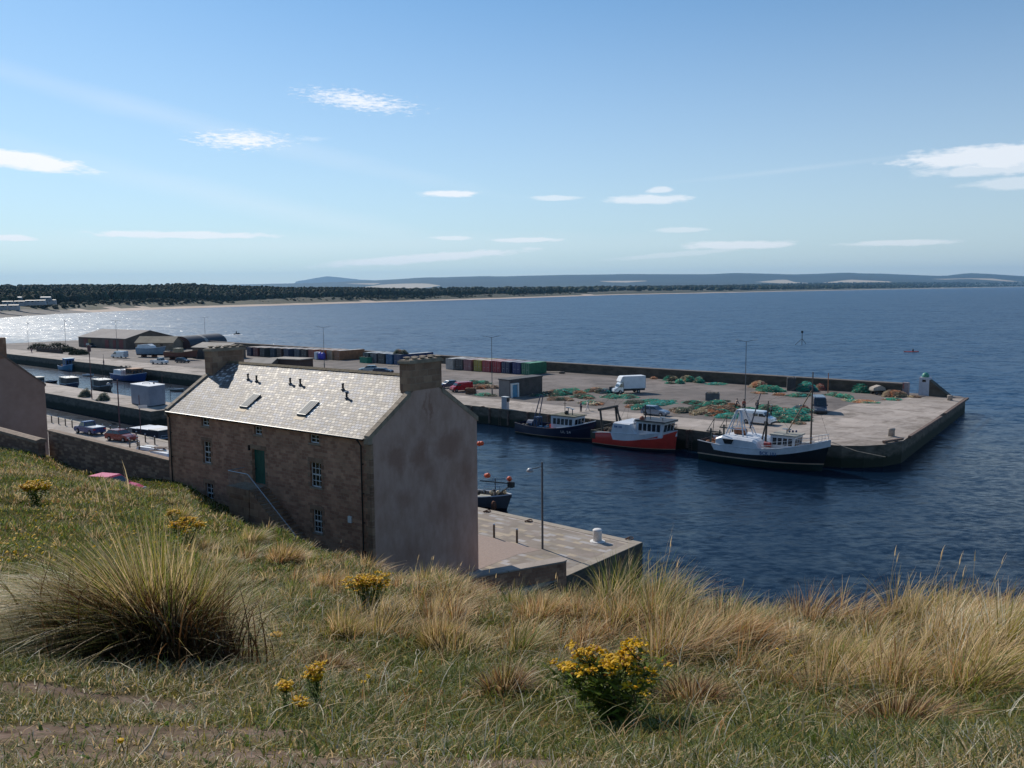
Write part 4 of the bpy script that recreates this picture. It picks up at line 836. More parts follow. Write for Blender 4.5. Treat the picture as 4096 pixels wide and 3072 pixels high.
def vehicle(kind, name, label, pos, rz, col, group=None, L=4.3, W=1.78, Hh=1.5, cat=None, **kw):
    t = thing(name, label, cat or ('van' if 'van' in name else 'pickup' if 'pickup' in name else 'car'), tuple(pos), rz, group); m = paint(col, kw.get('rough', .25)); w = W/2; h = L/2
    if kind == 'hatch':
        MB().prof([(-h,.28),(-h,.75),(-h+.08,.95),(h*.32,.96),(h*.75,.85),(h-.05,.7),(h,.5),(h-.05,.25)], -w, w, ty=[.05,.02,.08,.08,.12,.12,.08,.08]).build('body', m, t)
        cabin(t, [(-h+.05,.94),(-h*.72,Hh),(h*.02,Hh),(h*.42,.94)], w-.08, w-.25, m); wheels(t, (-h*.62, h*.64), w, .31); lights(t, h-.02, w-.06, .55); lights(t, -h, w, .7, False)
    elif kind == 'estate':
        MB().prof([(-h,.3),(-h,.8),(-h+.05,1.0),(h*.35,1.02),(h*.8,.95),(h-.04,.8),(h,.5),(h-.05,.28)], -w, w, ty=[.04,.02,.07,.07,.1,.1,.06,.06]).build('body', m, t)
        cabin(t, [(-h+.04,.99),(-h+.25,Hh),(h*.12,Hh),(h*.42,1.0)], w-.07, w-.2, m, pillars=3); wheels(t, (-h*.6, h*.64), w, .34); lights(t, h-.02, w-.06, .66); lights(t, -h, w, .8, False)
    elif kind == 'pickup':
        MB().prof([(-h,.4),(-h,1.05),(h*.02,1.08),(h*.45,1.06),(h*.92,.98),(h,.8),(h,.4),(h-.08,.33),(-h+.05,.35)], -w, w, ty=[.03,.02,.02,.04,.1,.1,.06,.08,.06]).build('body', m, t)
        cabin(t, [(-h*.08,1.06),(-h*.02,Hh),(h*.3,Hh),(h*.52,1.05)], w-.06, w-.2, m); wheels(t, (-h*.6, h*.64), w, .37); lights(t, h-.02, w-.06, .72); lights(t, -h, w, .78, False)
        MB().box(-h+.04, -h*.1, -w+.06, w-.06, 1.06, 1.15, tx=.03, ty=.03).build('bed_cover', paint(kw.get('cover', (.75,.76,.78)), .3, 0), t)
    elif kind == 'van':
        zt = Hh
        MB().prof([(-h,.32),(-h+.02,zt-.12),(-h+.12,zt),(h*.35,zt),(h*.46,zt-.08),(h*.66,1.2),(h*.96,.98),(h,.6),(h-.03,.3)], -w, w, ty=[.02,.06,.14,.14,.14,.05,.1,.06,.06]).build('body', m, t)
        g = MB(); g.add([(h*.475,-w+.17,zt-.14),(h*.475,w-.17,zt-.14),(h*.665,w-.12,1.24),(h*.665,-w+.12,1.24)], [(0,1,2,3)]) if 0 else None
        g.add([(h*.49,-w+.2,zt-.15),(h*.49,w-.2,zt-.15),(h*.672,w-.14,1.25),(h*.672,-w+.14,1.25)], [(0,1,2,3)])
        for s in (-1, 1): g.add([(h*.2,s*(w-.015),1.22),(h*.6,s*(w-.015),1.22),(h*.44,s*(w-.06),zt-.32),(h*.2,s*(w-.06),zt-.32)], [(0,1,2,3)])
        for s in ((-1, 1) if kw.get('crew') else ()): g.add([(-h*.15,s*(w+.0),1.22),(h*.14,s*(w-.015),1.22),(h*.14,s*(w-.05),zt-.32),(-h*.15,s*(w-.05),zt-.32)], [(0,1,2,3)])
        g.v = [(x+.012 if abs(y) < w-.1 else x, y*1.012 if abs(y) > w-.1 else y, z+.01) for x, y, z in g.v]
        g.build('windows', M_CARGL, t); wheels(t, (-h*.58, h*.66), w, .33); lights(t, h-.03, w-.06, .72); lights(t, -h, w, .9, False)
        MB().box(h-.12, h+.05, -w+.04, w-.04, .3, .52).build('bumper', M_BUMP, t)
        for s in (-1, 1): MB().box(h*.56, h*.56+.12, s*(w+.04)-.08, s*(w+.04)+.08, 1.22, 1.45).build('wing_mirror', M_BUMP, t)
    elif kind == 'luton':
        MB().prof([(h*.42,.4),(h*.42,2.1),(h*.56,2.15),(h*.72,1.25),(h*.97,1.0),(h,.6),(h-.03,.35)], -w+.06, w-.06, ty=[0,.1,.12,.05,.1,.06,.06]).build('cab', m, t)
        g = MB(); g.add([(h*.575,-w+.25,2.02),(h*.575,w-.25,2.02),(h*.725,w-.18,1.3),(h*.725,-w+.18,1.3)], [(0,1,2,3)])
        for s in (-1, 1): g.add([(h*.45,s*(w-.05),1.25),(h*.7,s*(w-.05),1.25),(h*.57,s*(w-.1),1.95),(h*.45,s*(w-.1),1.95)], [(0,1,2,3)])
        g.build('windows', M_CARGL, t)
        bx = MB().box(-h, h*.4, -w-.06, w+.06, .95, Hh, tx=.02, ty=.02).prof([(h*.4,2.2),(h*.62,2.35),(h*.5,Hh-.15),(h*.4,Hh)], -w+.05, w-.05).build('box_body', paint((.70,.72,.75), .5, 0), t)
        MB().box(-h*.0, h*.02, -w-.09, -w-.05, 1.0, Hh-.1).build('seam', M_BUMP, bx)
        MB().box(-h-.05, -h+.0, -w, w, 1.0, Hh-.08).build('rear_door', paint((.28,.29,.31), .6, 0), bx); MB().box(-h, h*.9, -w+.25, w-.25, .5, .94).build('chassis', M_BUMP, t)
        wheels(t, (-h*.55, h*.62), w, .36); lights(t, h-.02, w-.1, .72)
    return t
def seg(k, a, b, z=ZF, dz=0):
    p, q = at(k, *a, z=z), at(k, *b, z=z); return (p+q)/2, math.atan2((q-p).y, (q-p).x), (q-p).length
def away(ang, d):  # step d metres to the far side of a line running at ang
    n = Vector((-math.sin(ang), math.cos(ang), 0)); return n*d if n.y > 0 else -n*d
vg = 'vehicles parked on the quays'
WH = (.72,.74,.76)
p, a, l = seg('K', (120,850), (1010,925), ZN); p = at('K', 560, 868, ZN)+away(QROT, .8)
vehicle('pickup', 'pickup_truck', 'shiny dark blue pickup with a white bed cover on the near quay', p, QROT+math.pi+.10, (.012,.035,.16), vg, 5.1, 1.85, 1.75)
p = at('K', 1480, 1075, ZN)+away(QROT, .85)
vehicle('hatch', 'parked_car', 'dark red hatchback beside the blue pickup above the garden wall', p, QROT+.22, (.20,.035,.03), vg, 4.4, 1.8, 1.45)
p = at('5', 1160, 962)+away(QROT, .9); vehicle('van', 'white_van', 'white crew van on the pier behind the black fishing boat', p, QROT+.03, WH, vg, 5.0, 1.85, 1.95, crew=True)
p = at('5', 1912, 850); vehicle('van', 'grey_van', 'grey van facing the camera beside the tall mast', p+Vector((.2,2.4,0)), math.atan2(-p.y, -p.x)+.12, (.13,.145,.18), vg, 5.2, 2.0, 2.55)
p = at('4', 1680, 760)+Vector((.35,1.2,0)); vehicle('luton', 'box_van', 'white box van with open back in the middle of the pier', p, math.atan2(-.10, -1)+.16, WH, vg, 6.3, 2.1, 3.3)
p = at('3', 1770, 878)+Vector((.2,.9,0)); vehicle('van', 'red_van', 'bright red van parked right of the near chimney', p, math.pi+.50, (.42,.012,.025), vg, 4.3, 1.8, 1.85)
p = at('3', 1640, 840)+Vector((-.2,1.2,0)); vehicle('hatch', 'parked_car', 'dark grey car tucked behind the red van', p, math.pi+.55, (.08,.09,.12), vg, 4.2, 1.75, 1.5)
p = at('3', 755, 652); vehicle('hatch', 'parked_car', 'silver car glinting in the sun just above the house ridge', p, math.pi+.1, (.35,.42,.46), vg, 4.6, 1.8, 1.5)
p = at('3', 925, 676); vehicle('estate', 'parked_car', 'dark navy car behind the glinting silver car above the ridge', p, -.35, (.02,.025,.06), vg, 4.6, 1.8, 1.35)
p = at('2', 1335, 541); vehicle('hatch', 'parked_car', 'pale blue car in front of the dark containers left of the lamp post', p, math.pi+.2, (.3,.36,.44), vg, 4.2, 1.75, 1.5)
p = at('1', 1300, 918)+away(QROT, .7); vehicle('van', 'white_van', 'white panel van in front of the long harbour shed', p, QROT+math.pi+.3, (.6,.66,.72), vg, 5.3, 1.9, 2.1)
p = at('1', 1738, 988)+away(QROT, .7); vehicle('pickup', 'pickup_truck', 'white double cab pickup near the blue fishing boat', p, QROT+.35, (.62,.66,.70), vg, 5.0, 1.85, 1.8, cover=(.3,.32,.34))
p = at('E', 1330, 815)+away(QROT, 2.2); vehicle('hatch', 'parked_car', 'silver hatchback with red tail light behind the red and white boat', p, QROT+.05, (.2,.24,.3), vg, 4.3, 1.8, 1.5)
p = at('A', 2010, 775); vehicle('estate', 'parked_car', 'dark car at the left end of the harbour shed', p, QROT, (.05,.06,.08), vg, 4.4, 1.8, 1.6)
p = at('B', 2050, 1110); vehicle('hatch', 'parked_car', 'black car among boats laid up ashore by the brown building', p, QROT+.3, (.03,.035,.045), vg, 4.2, 1.75, 1.45)
# red car on the track below the grass knoll, only its roof in sight
q = gy(108, 475.5, 57); zz = q.z-1.46; vehicle('hatch', 'parked_car', 'red car roof just showing over the grassy bank below the garden wall', Vector((q.x+.3, q.y, zz)), -.35, (.70,.05,.09), vg, 4.0, 1.7, 1.46)

# ---------------------------------------------------------------- lamps, bollards, posts
M_POLE = mat('grey_painted_pole', (.10,.105,.115), .5, .2, 3, metal=.2); M_LAMPH = mat('lamp_head_grey', (.35,.37,.4), .4, .1, 3)
def lamp2(base, h, label, ang):
    t = thing('street_lamp', label, 'lamp post', tuple(base), ang, 'twin-headed lamp posts along the outer pier')
    mb = MB(); mb.tube([(0,0,0),(0,0,1.2)], .13, 8); mb.tube([(0,0,1.2),(0,0,h)], .075, 8, r2=.045); mb.build('pole', M_POLE, t)
    for s in (-1, 1):
        ar = MB().tube([(0,0,h-.1),(s*.5,0,h+.05),(s*1.15,0,h+.18)], .035, 6).build('arm', M_POLE, t)
        MB().loft([[(s*x,-w,h+z),(s*x,w,h+z),(s*x,w*.7,h+z+hh),(s*x,-w*.7,h+z+hh)] for x, w, z, hh in ((1.1,.07,.12,.12),(1.4,.16,.14,.13),(1.85,.12,.22,.06))]).build('lamp_head', M_LAMPH, ar)
for k, x, y, h, lb in (('4',190,785,11.0,'twin lamp post in front of the red containers, right of the near chimney'), ('3',270,610,10.4,'twin lamp post behind the middle of the house ridge'),
                       ('5',1050,790,11.1,'twin lamp post rising behind the white crew van'), ('C',345,575,10.4,'twin lamp post behind the far chimney'), ('1',1297,850,10.4,'twin lamp post in front of the long shed by the white panel van')):
    lamp2(at(k, x, y), h, lb, -.1)
def lamp1(name, base, h, label, arm=(-1.1,.0), cat='lamp post', r=.06, head=True, col=None, group=None):
    t = thing(name, label, cat, tuple(base), 0, group); m = col or M_POLE
    MB().tube([(0,0,0),(0,0,h)], r, 8, r2=r*.8).build('pole', m, t)
    if head:
        ar = MB().tube([(0,0,h-.32),(arm[0]*.6,arm[1],h-.45),(arm[0],arm[1],h-.5)], .03, 6).build('arm', m, t)
        mb = MB(); mb.lathe([(.02,.2),(.14,.17),(.24,.06),(.27,-.06),(.2,-.1)], (arm[0]-.05, arm[1], h-.62), 12); mb.build('lamp_head', M_LAMPH, ar, True)
    return t
b_ = at('7', 877, 1057, ZN); lamp1('street_lamp', b_, 6.6, 'slim grey lamp post with a bowl-shaped lamp on the slab paving', (-.85,-.1), r=.085)
b_ = at('8', 1330, 528, ZN); lamp1('street_lamp', b_, 7.6, 'slim lamp post beside the dark red hatchback', (-1.3,.3), r=.1, col=mat('maroon_pole', (.07,.03,.045), .5))
b_ = at('1', 728, 770); lamp1('street_lamp', b_, 9.6, 'single-arm lamp post left of the harbour shed against the glittering water', (.5,.1), r=.07)
b_ = at('A', 630, 740); lamp1('street_lamp', b_, 9.0, 'faint thin lamp post at the far left end of the outer pier', (.5,.1), r=.05)
M_MAROON = mat('dark_red_paint', (.10,.035,.04), .5, .2, 3)
b_ = at('1', 1018, 1372); t = lamp1('mast', b_, 10.2, 'tall leaning pole with a dark box at its top on the middle pier', head=False, cat='mast', r=.09, col=M_MAROON); MB().box(-.25,.25,-.2,.2,8.9,10.1).build('signal_box', M_MAROON, t)
b_ = at('M', 360, 700, ZN); t = lamp1('sign_post', b_, 5.3, 'post with a small white sign beside the moored launch', head=False, cat='sign', r=.06, col=M_MAROON); MB().box(-.1,1.1,-.13,-.07,3.5,3.95).build('sign_panel', M_WHITE, t)
b_ = at('1', 1808, 1470, 0); t = lamp1('mooring_pole', b_, 6.5, 'thin dark pole standing at the end of the middle pier by the grey tank', head=False, cat='pole', r=.06, col=M_MAROON)
# post bollards
M_POST = mat('dark_oak_post', (.11,.085,.065), .8, .3, 4); M_CAP = mat('steel_cap', (.55,.56,.58), .12, .05, 3, metal=1)
proto = None
def post(base, label, h=1.05, r=.085):
    global proto
    if proto is None:
        proto = thing('bollard', label, 'bollard', (0,0,0), 0, 'slim posts along the edge of the near quay')
        MB().lathe([(r,0),(r,h-.03)], n=10).build('post', M_POST, proto); MB().lathe([(r*1.1,h-.04),(r*1.1,h),(r*.75,h+.045),(.01,h+.06)], n=10).build('cap', M_CAP, proto, True); o = proto
    else: o = copy_tree(proto)
    o.location = base; o['label'] = label
pl = [('7',418,948,'left of the two slim posts on the slab paving by the gable'),('7',635,998,'right of the two slim posts on the slab paving near the lamp post'),
      ('8',573,388,'slim post nearest the neighbouring gable'),('8',650,405,'second slim post from the neighbouring gable'),('8',725,422,'third slim post from the neighbouring gable'),('8',800,442,'fourth slim post, just left of the blue pickup'),
      ('8',1137,492,'slim post just right of the pickup bed'),('8',1224,505,'slim post between the pickup and the dark red hatchback'),('8',1316,520,'slim post behind the hatchback, close to its lamp post'),('8',1410,535,'slim post beyond the bonnet of the dark red hatchback'),
      ('M',215,900,'slim post left of the moored launch'),('M',515,985,'slim post in front of the middle of the moored launch'),('M',825,1060,'slim post in front of the right end of the moored launch'),
      ('M',250,1150,'slim post nearer than the launch, left of the white boats on the quay'),('8',1437,667,'short post at the coping of the garden wall, right of the hatchback'),('M',310,1245,'short post at the coping of the garden wall, nearest the house')]
for k, x, y, lb in pl: post(at(k, x, y, ZN+.01), lb, )
def mooring_bollard(base, label, m, r=.33, h=1.0, grp='mooring bollards', foot=True):
    t = thing('mooring_bollard', label, 'bollard', tuple(base), 0, grp); MB().lathe([(r,0),(r*.98,h*.7),(r*1.08,h*.82),(r*1.08,h*.93),(r*.8,h),(.05,h+.03)], n=18).build('post', m, t, True)
    if foot: MB().lathe([(r*1.75,0),(r*1.7,.04),(r*1.0,.07)], n=18).build('base_ring', m, t)
mooring_bollard(at('7', 1398, 985, ZN+.012), 'white painted mooring bollard on the slab paving at the quay corner', mat('whitewash', (.72,.70,.68), .8, .12, 9, bump=.3), .34, .98)
M_STB = mat('worn_stone', (.34,.29,.25), .9, .2, 3)
mooring_bollard(at('6', 1010, 1095), 'squat stone bollard near the rounded corner of the pier head', M_STB, .42, 1.15); mooring_bollard(at('6', 1657, 698), 'pale stone bollard near the outer corner of the pier head', M_STB, .42, .95)
# quay rings and small iron work
for k, x, y, z, lb in (('7',745,795,ZN+.04,'rusty mooring ring on the quay edge left of the lamp post'),('7',350,703,ZN+.04,'rusty mooring ring on the quay edge by the buoy boat'),('7',1700,962,ZN+.04,'rusty mooring ring at the quay corner'),('8',0,0,0,None),
                     ('4',85,905,ZF+.05,'mooring ring on the pier edge above the dark quay wall, left'),('G',690,1520,ZF+.05,'mooring ring and rope on the pier edge right of the red boat')):
    if lb: t = thing('mooring_ring', lb, 'mooring ring', tuple(at(k, x, y, z)), .4, 'iron mooring rings'); MB().tube([(.32*math.cos(q), .2*math.sin(q), .06+.05*math.sin(q*2)) for q in np.linspace(0, 6.28, 14)], .045, 6).build('ring', mat('rust', (.12,.06,.04), .9), t); MB().box(-.15,.15,-.1,.1,0,.05).build('plate', M_BUMP, t)

# ---------------------------------------------------------------- containers
def cont_mat(c): return mat('container_paint_%02d' % len(bpy.data.materials), c, .6, .25, 1.2, detail=7)
RUST = (.16,.065,.035)
def container(s, t0, c, label, depth=6.06, w=2.6, h=2.75, grp=None, roof=None, rot=0):
    o = ST(s, t0, ZF); t = thing('shipping_container', label, 'container', tuple(o), QROT+rot, grp); m = cont_mat(c); mr = cont_mat(roof or tuple(min(.75, v*.5+.30) for v in c))  # roof colours run paler than the sides, glare put into the paint
    mb = MB(); mb.box(-w+.06, -.06, .05, depth-.05, .08, h-.08)
    n = int(depth/.28)
    for k in range(n):   # corrugations of both long sides
        y = .15+k*.28; mb.box(-.06, -.015, y, y+.15, .12, h-.12); mb.box(-w+.015, -w+.06, y, y+.15, .12, h-.12)
    mb.build('body', m, t)
    mb = MB().box(-w, 0, 0, .1, 0, .12).box(-w, 0, 0, .1, h-.12, h).box(-w, -w+.1, .002, .098, .12, h-.12).box(-.1, 0, .002, .098, .12, h-.12).box(-w, 0, depth-.1, depth, h-.12, h).box(-w,-w+.09,.1,depth-.1,h-.11,h-.002).box(-.09,0,.1,depth-.1,h-.11,h-.002).box(-w,-w+.1,depth-.1,depth,0,h-.12).box(-.1,0,depth-.1,depth,0,h-.12)
    mb.build('frame', m, t); MB().box(-w+.09, -.09, .1, depth-.1, h-.07, h-.03).build('roof', mr, t)
    for q in (0, 1):
        x0 = -w+.1+q*(w-.2)/2; d = MB().box(x0+.02, x0+(w-.2)/2-.02, -.03, .05, .13, h-.13).build('door', m, t)
        mb = MB(); [mb.tube([(x0+f, -.055, .15), (x0+f, -.055, h-.15)], .022, 5) for f in (.3, .82)]; [mb.box(x0+.25, x0+.9, -.07, -.035, z, z+.05) for z in (1.1,)]; mb.build('lock_bar', M_GALV, d)
g3 = 'row of coloured containers by the sea wall'
for i, (c, lb) in enumerate([((.030,.15,.085),'green container at the right end of the coloured row'),((.02,.03,.12),'navy blue container with white markings, beside the green one'),((.02,.028,.075),'dark navy container between the lamp post and the navy one'),
        ((.33,.03,.04),'red container just left of the dark navy pair'),((.34,.05,.05),'second red container, right of the yellow one'),((.36,.27,.045),'yellow container in the coloured row'),((.27,.11,.11),'faded pinkish-brown container left of the yellow one'),
        ((.07,.06,.055),'dark grey-brown container left of the pinkish one'),((.42,.38,.34),'off-white container beside the near chimney')]):
    container(93.6+i*3.05, 47.6+(.3 if i % 2 else 0)-i*.1, c, lb, grp=g3, roof=(.10,.32,.2) if i == 0 else None)
g2 = 'dark blue and grey containers behind the green skip'
for i, (c, lb) in enumerate([((.03,.05,.13),'long dark blue container at the right of the blue group, under heaped nets'),((.03,.11,.24),'bright blue container with white emblem in the blue group'),((.06,.055,.05),'dark brown-grey container in the blue group'),((.12,.12,.13),'grey container in the blue group'),((.05,.065,.07),'slate-coloured container at the left of the blue group')]):
    container(139.3+i*3.25, 48.3, c, lb, depth=6.06 if i else 12.1, grp=g2, roof=(.38,.42,.45))
g1 = 'rusty and dark containers behind the house'
for i, (c, lb) in enumerate([((.34,.15,.07),'rust-streaked brown container at the right end of the rusty group'),((.46,.32,.2),'peeling cream container in the rusty group'),((.36,.12,.06),'orange-rust container left of the peeling cream one'),((.26,.08,.05),'dark rust-red container in the rusty group'),
        ((.06,.055,.05),'blackened container behind the lamp post'),((.11,.12,.14),'grey container behind the pale blue car'),((.04,.055,.10),'dark blue container left of the grey one'),((.07,.04,.03),'dark brown container among the left group'),((.045,.06,.085),'blue-black container among the left group'),
        ((.05,.05,.05),'black container near the far chimney'),((.15,.04,.035),'dark red container near the far chimney'),((.03,.04,.09),'navy container next to the far chimney')]):
    container(165.5+i*3.3, 48.6-i*.6+(i % 3)*.4, c, lb, depth=6.06 if i else 9, grp=g1, roof=(.42,.33,.28) if i % 2 else (.4,.4,.4))

# ---------------------------------------------------------------- buildings on the outer pier
M_SHEDR = mat('pale_sheet_roof', (.22,.195,.19), .8, .12, .15, col2=(.27,.245,.235), spec=.2); M_SHEDW = mat('shed_wall_brown', (.13,.10,.08), .9, .25, .4); M_DOORR = mat('maroon_door', (.16,.03,.03), .6); M_BRICKB = mat('brown_brick', (.17,.09,.065), .9, .2, .8)
def shed(label, bl, br, depth, eh, rh, mw, mr, name='harbour_shed', doors=(), cat='shed', group=None, flat=False, over=.3, wins=()):
    """bl, br: the foot of the wall that faces the camera"""
    d = br-bl; L_ = d.length; t = thing(name, label, cat, tuple(bl), math.atan2(d.y, d.x), group)
    if flat:
        MB().box(0, L_, 0, depth, 0, eh).build('wall', mw, t); MB().box(-over, L_+over, -over, depth+over, eh, eh+.22).build('roof', mr, t)
    else:
        mb = MB(); mb.add([(0,0,0),(L_,0,0),(L_,depth,0),(0,depth,0),(0,0,eh),(L_,0,eh),(L_,depth,eh),(0,depth,eh),(0,depth/2,rh),(L_,depth/2,rh)], [(0,1,5,4),(1,2,6,9,5),(2,3,7,6),(3,0,4,8,7)]); mb.build('wall', mw, t)
        s_ = (rh-eh)/(depth/2); mb = MB()
        for y0, sg in ((-over, 1), (depth+over, -1)):
            z0_ = eh-over*s_; mb.add([(-over,y0,z0_+.06),(L_+over,y0,z0_+.06),(L_+over,depth/2,rh+.06),(-over,depth/2,rh+.06),(-over,y0,z0_-.08),(L_+over,y0,z0_-.08),(L_+over,depth/2,rh-.08),(-over,depth/2,rh-.08)], [(0,1,2,3),(4,7,6,5),(0,4,5,1),(1,5,6,2),(0,3,7,4)])
        mb.build('roof', mr, t)
    for x, w_, h_, m in doors: MB().box(x, x+w_, -.06, .02, .05, h_).build('door', m, t)
    for x, w_, z, h_ in wins: MB().box(x, x+w_, -.04, .02, z, z+h_).build('window', M_GLASS, t)
    return t
bl, br = at('A', 1745, 757), at('B', 800, 812)
M_OCH = mat('ochre_door', (.3,.2,.06), .7)
shed('long low harbour shed with a pale shallow roof in front of the glittering bay', bl, br, 19, 3.7, 6.2, M_SHEDW, M_SHEDR, doors=[(3.5,2.2,3.1,M_DOORR),(6.5,1.6,3,M_OCH),(17,2.2,3,M_DOORR),(22,1.6,3,M_DOORR),((br-bl).length-4,2.4,3.2,M_DOORR)])
M_STORE = mat('stone_store_wall', (.22,.165,.12), .9, .25, .5); M_OLDR = mat('sandy_old_roof', (.27,.22,.16), .9, .2, .3)
bl, br = at('B', 1010, 838), at('B', 1840, 838); shed('low stone store with a sandy roof right of the long shed', bl, br, 7, 2.7, 4.6, M_STORE, M_OLDR, 'stone_store', doors=[(1.5,1.3,2.3,M_DOORR),(6,.9,2.1,M_BUMP)], cat='store', wins=[(9,1.1,1,1.2)])
# curved dark roof building
def arched():
    bl = at('C', 25, 640)+N1*0; br = at('C', 690, 560)+Vector((2, 0, 0)); d = br-bl; L_ = d.length
    t = thing('arched_shed', 'dark round-roofed shed at the water side, behind the far chimney', 'shed', tuple(bl), math.atan2(d.y, d.x)); r = 4.6; n = 12
    MB().loft([[(x, 4.6-r*math.cos(math.pi*k/n), 1.0+3.2*math.sin(math.pi*k/n)) for k in range(n+1)]+[(x, 9.2, 0), (x, 0, 0)] for x in (.1, L_-.1)]).build('wall', mat('dark_red_shed_wall', (.09,.035,.03), .8), t)
    mb = MB(); mb.loft([[(x, 4.6-(r+.15)*math.cos(math.pi*k/n), 1.05+3.35*math.sin(math.pi*k/n)) for k in range(n+1)] for x in (-.3, L_*.42)], closed=False, cap=False); mb.loft([[(x, 4.6-(r+.15)*math.cos(math.pi*k/n), 1.05+3.35*math.sin(math.pi*k/n)) for k in range(n+1)] for x in (L_*.5, L_+.3)], closed=False, cap=False)
    mb.build('roof', mat('black_sheet_roof', (.025,.03,.045), .6), t, True)
    mb = MB(); mb.loft([[(x, 4.6-(r+.13)*math.cos(math.pi*k/n), 1.03+3.35*math.sin(math.pi*k/n)) for k in range(n+1)] for x in (L_*.42, L_*.5)], closed=False, cap=False); mb.build('skylight', mat('grimy_rooflight', (.32,.3,.28), .6), t)
arched()
M_BLDW = mat('brown_render', (.16,.115,.09), .9, .2, .5); M_BLDR = mat('grey_felt_roof', (.33,.29,.25), .85, .15, .4)
bl, br = at('C', 45, 835), at('C', 1290, 800)+Vector((0,0,0)); bl2 = at('C', 60, 850)
shed('plain brown building partly hidden by the far chimney', bl2, ST(196, 30, ZF), 9, 3.4, 4.6, M_BLDW, M_BLDR, 'brown_building', cat='building', doors=[(2,2.4,2.6,M_BUMP)])
bl, br = at('C', 1325, 1110), at('C', 1800, 1120); shed('small brown gabled hut showing just above the house ridge', bl, br, 5, 1.9, 2.9, M_BLDW, M_BLDR, 'brown_hut', cat='hut')
bl, br = at('2', 1150, 655), at('2', 1420, 668); shed('flat-roofed dark brown hut above the house ridge', bl, br, 5, 2.6, 2.6, mat('dark_brown_boards', (.09,.05,.04), .9), M_BLDR, 'brown_hut', cat='hut', flat=True)
# grey building with the blue door: (corner, left face short, right face long)
c0 = at('4', 385, 805); cl = at('4', 265, 790); crr = at('4', 745, 752)
d = crr-c0; d2 = cl-c0
t = thing('pump_house', 'grey flat-roofed block building with a blue door beside the net piles', 'building', tuple(c0), 0)
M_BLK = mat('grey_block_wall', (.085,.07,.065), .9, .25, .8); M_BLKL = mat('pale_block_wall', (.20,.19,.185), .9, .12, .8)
h = 3.15; P1, P2, P3, P4 = Vector((0,0,0)), d, d+d2, d2
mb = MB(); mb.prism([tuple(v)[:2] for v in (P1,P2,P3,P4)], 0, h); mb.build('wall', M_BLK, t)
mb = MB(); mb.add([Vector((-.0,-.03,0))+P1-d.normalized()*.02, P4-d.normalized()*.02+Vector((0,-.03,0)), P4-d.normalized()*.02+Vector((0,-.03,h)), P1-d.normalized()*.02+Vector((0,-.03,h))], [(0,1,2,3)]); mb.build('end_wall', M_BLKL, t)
ce = (P1+P3)/2; mb = MB(); mb.prism([tuple(ce+(v-ce)*1.04)[:2] for v in (P1,P2,P3,P4)], h, h+.2); mb.build('roof', mat('dark_felt', (.075,.075,.08), .85), t)
u_ = d.normalized(); v_ = Vector((u_.y, -u_.x, 0)); 
mb = MB()
for a, b, z0_, z1_ in ((.15,.42,0,2.35),(1.95,2.25,0,2.35),(.15,2.25,2.35,2.6)): mb.prism([tuple(u_*a+v_*.01)[:2], tuple(u_*b+v_*.01)[:2], tuple(u_*b+v_*.35)[:2], tuple(u_*a+v_*.35)[:2]][::1], z0_, z1_)
mb.build('porch', M_WHITE, t); mb = MB(); mb.prism([tuple(u_*.42+v_*.02)[:2], tuple(u_*1.95+v_*.02)[:2], tuple(u_*1.95+v_*.12)[:2], tuple(u_*.42+v_*.12)[:2]], .02, 2.33); mb.build('door', mat('pale_blue_door', (.10,.27,.42), .6), t)
# grey tank shed on the middle pier
b0, b1, b2 = at('1', 1447, 1425), at('1', 1660, 1462), at('1', 1842, 1432)
e_a, e_b = b0-b1, b2-b1; t = thing('storage_tank', 'big pale grey box tank with rounded corners on the middle pier', 'tank', tuple(b1), 0)
def rounded(P, r=.5, n=5):
    out = []
    for i in range(4):
        p, a, b = P[i], (P[i-1]-P[i]).normalized(), (P[(i+1) % 4]-P[i]).normalized()
        for k in range(n+1):
            f = k/n; out.append(tuple(p+a*r*(1-f)**2+b*r*f**2)[:2])
    return out
Q = rounded([Vector((0,0,0)), e_b, e_a+e_b, e_a]); mb = MB(); mb.prism(Q, .15, 3.5); mb.build('body', mat('pale_grey_grp', (.23,.25,.31), .5, .12, .6), t, False)
mb = MB(); mb.prism([tuple(Vector((*q, 0)).lerp((e_a+e_b)/2, -.02))[:2] for q in Q], 3.5, 3.62); tr = mb.build('roof', mat('light_grey_grp', (.50,.52,.56), .5, .08, .6), t)
mb = MB(); c_ = (e_a+e_b)/2; mb.tube([(c_.x-.9,c_.y,3.62),(c_.x-.8,c_.y,3.8),(c_.x+.3,c_.y+.1,3.8),(c_.x+.4,c_.y+.1,3.62)], .05, 5); mb.lathe([(.15,0),(.12,.3)], (c_.x+1,c_.y+.3,3.62), 8); mb.build('handrail', M_POLE, tr)
mb = MB(); mb.prism([tuple(Vector((*q, 0)).lerp((e_a+e_b)/2, .03))[:2] for q in Q], 0, .15); mb.build('base', M_BUMP, t)
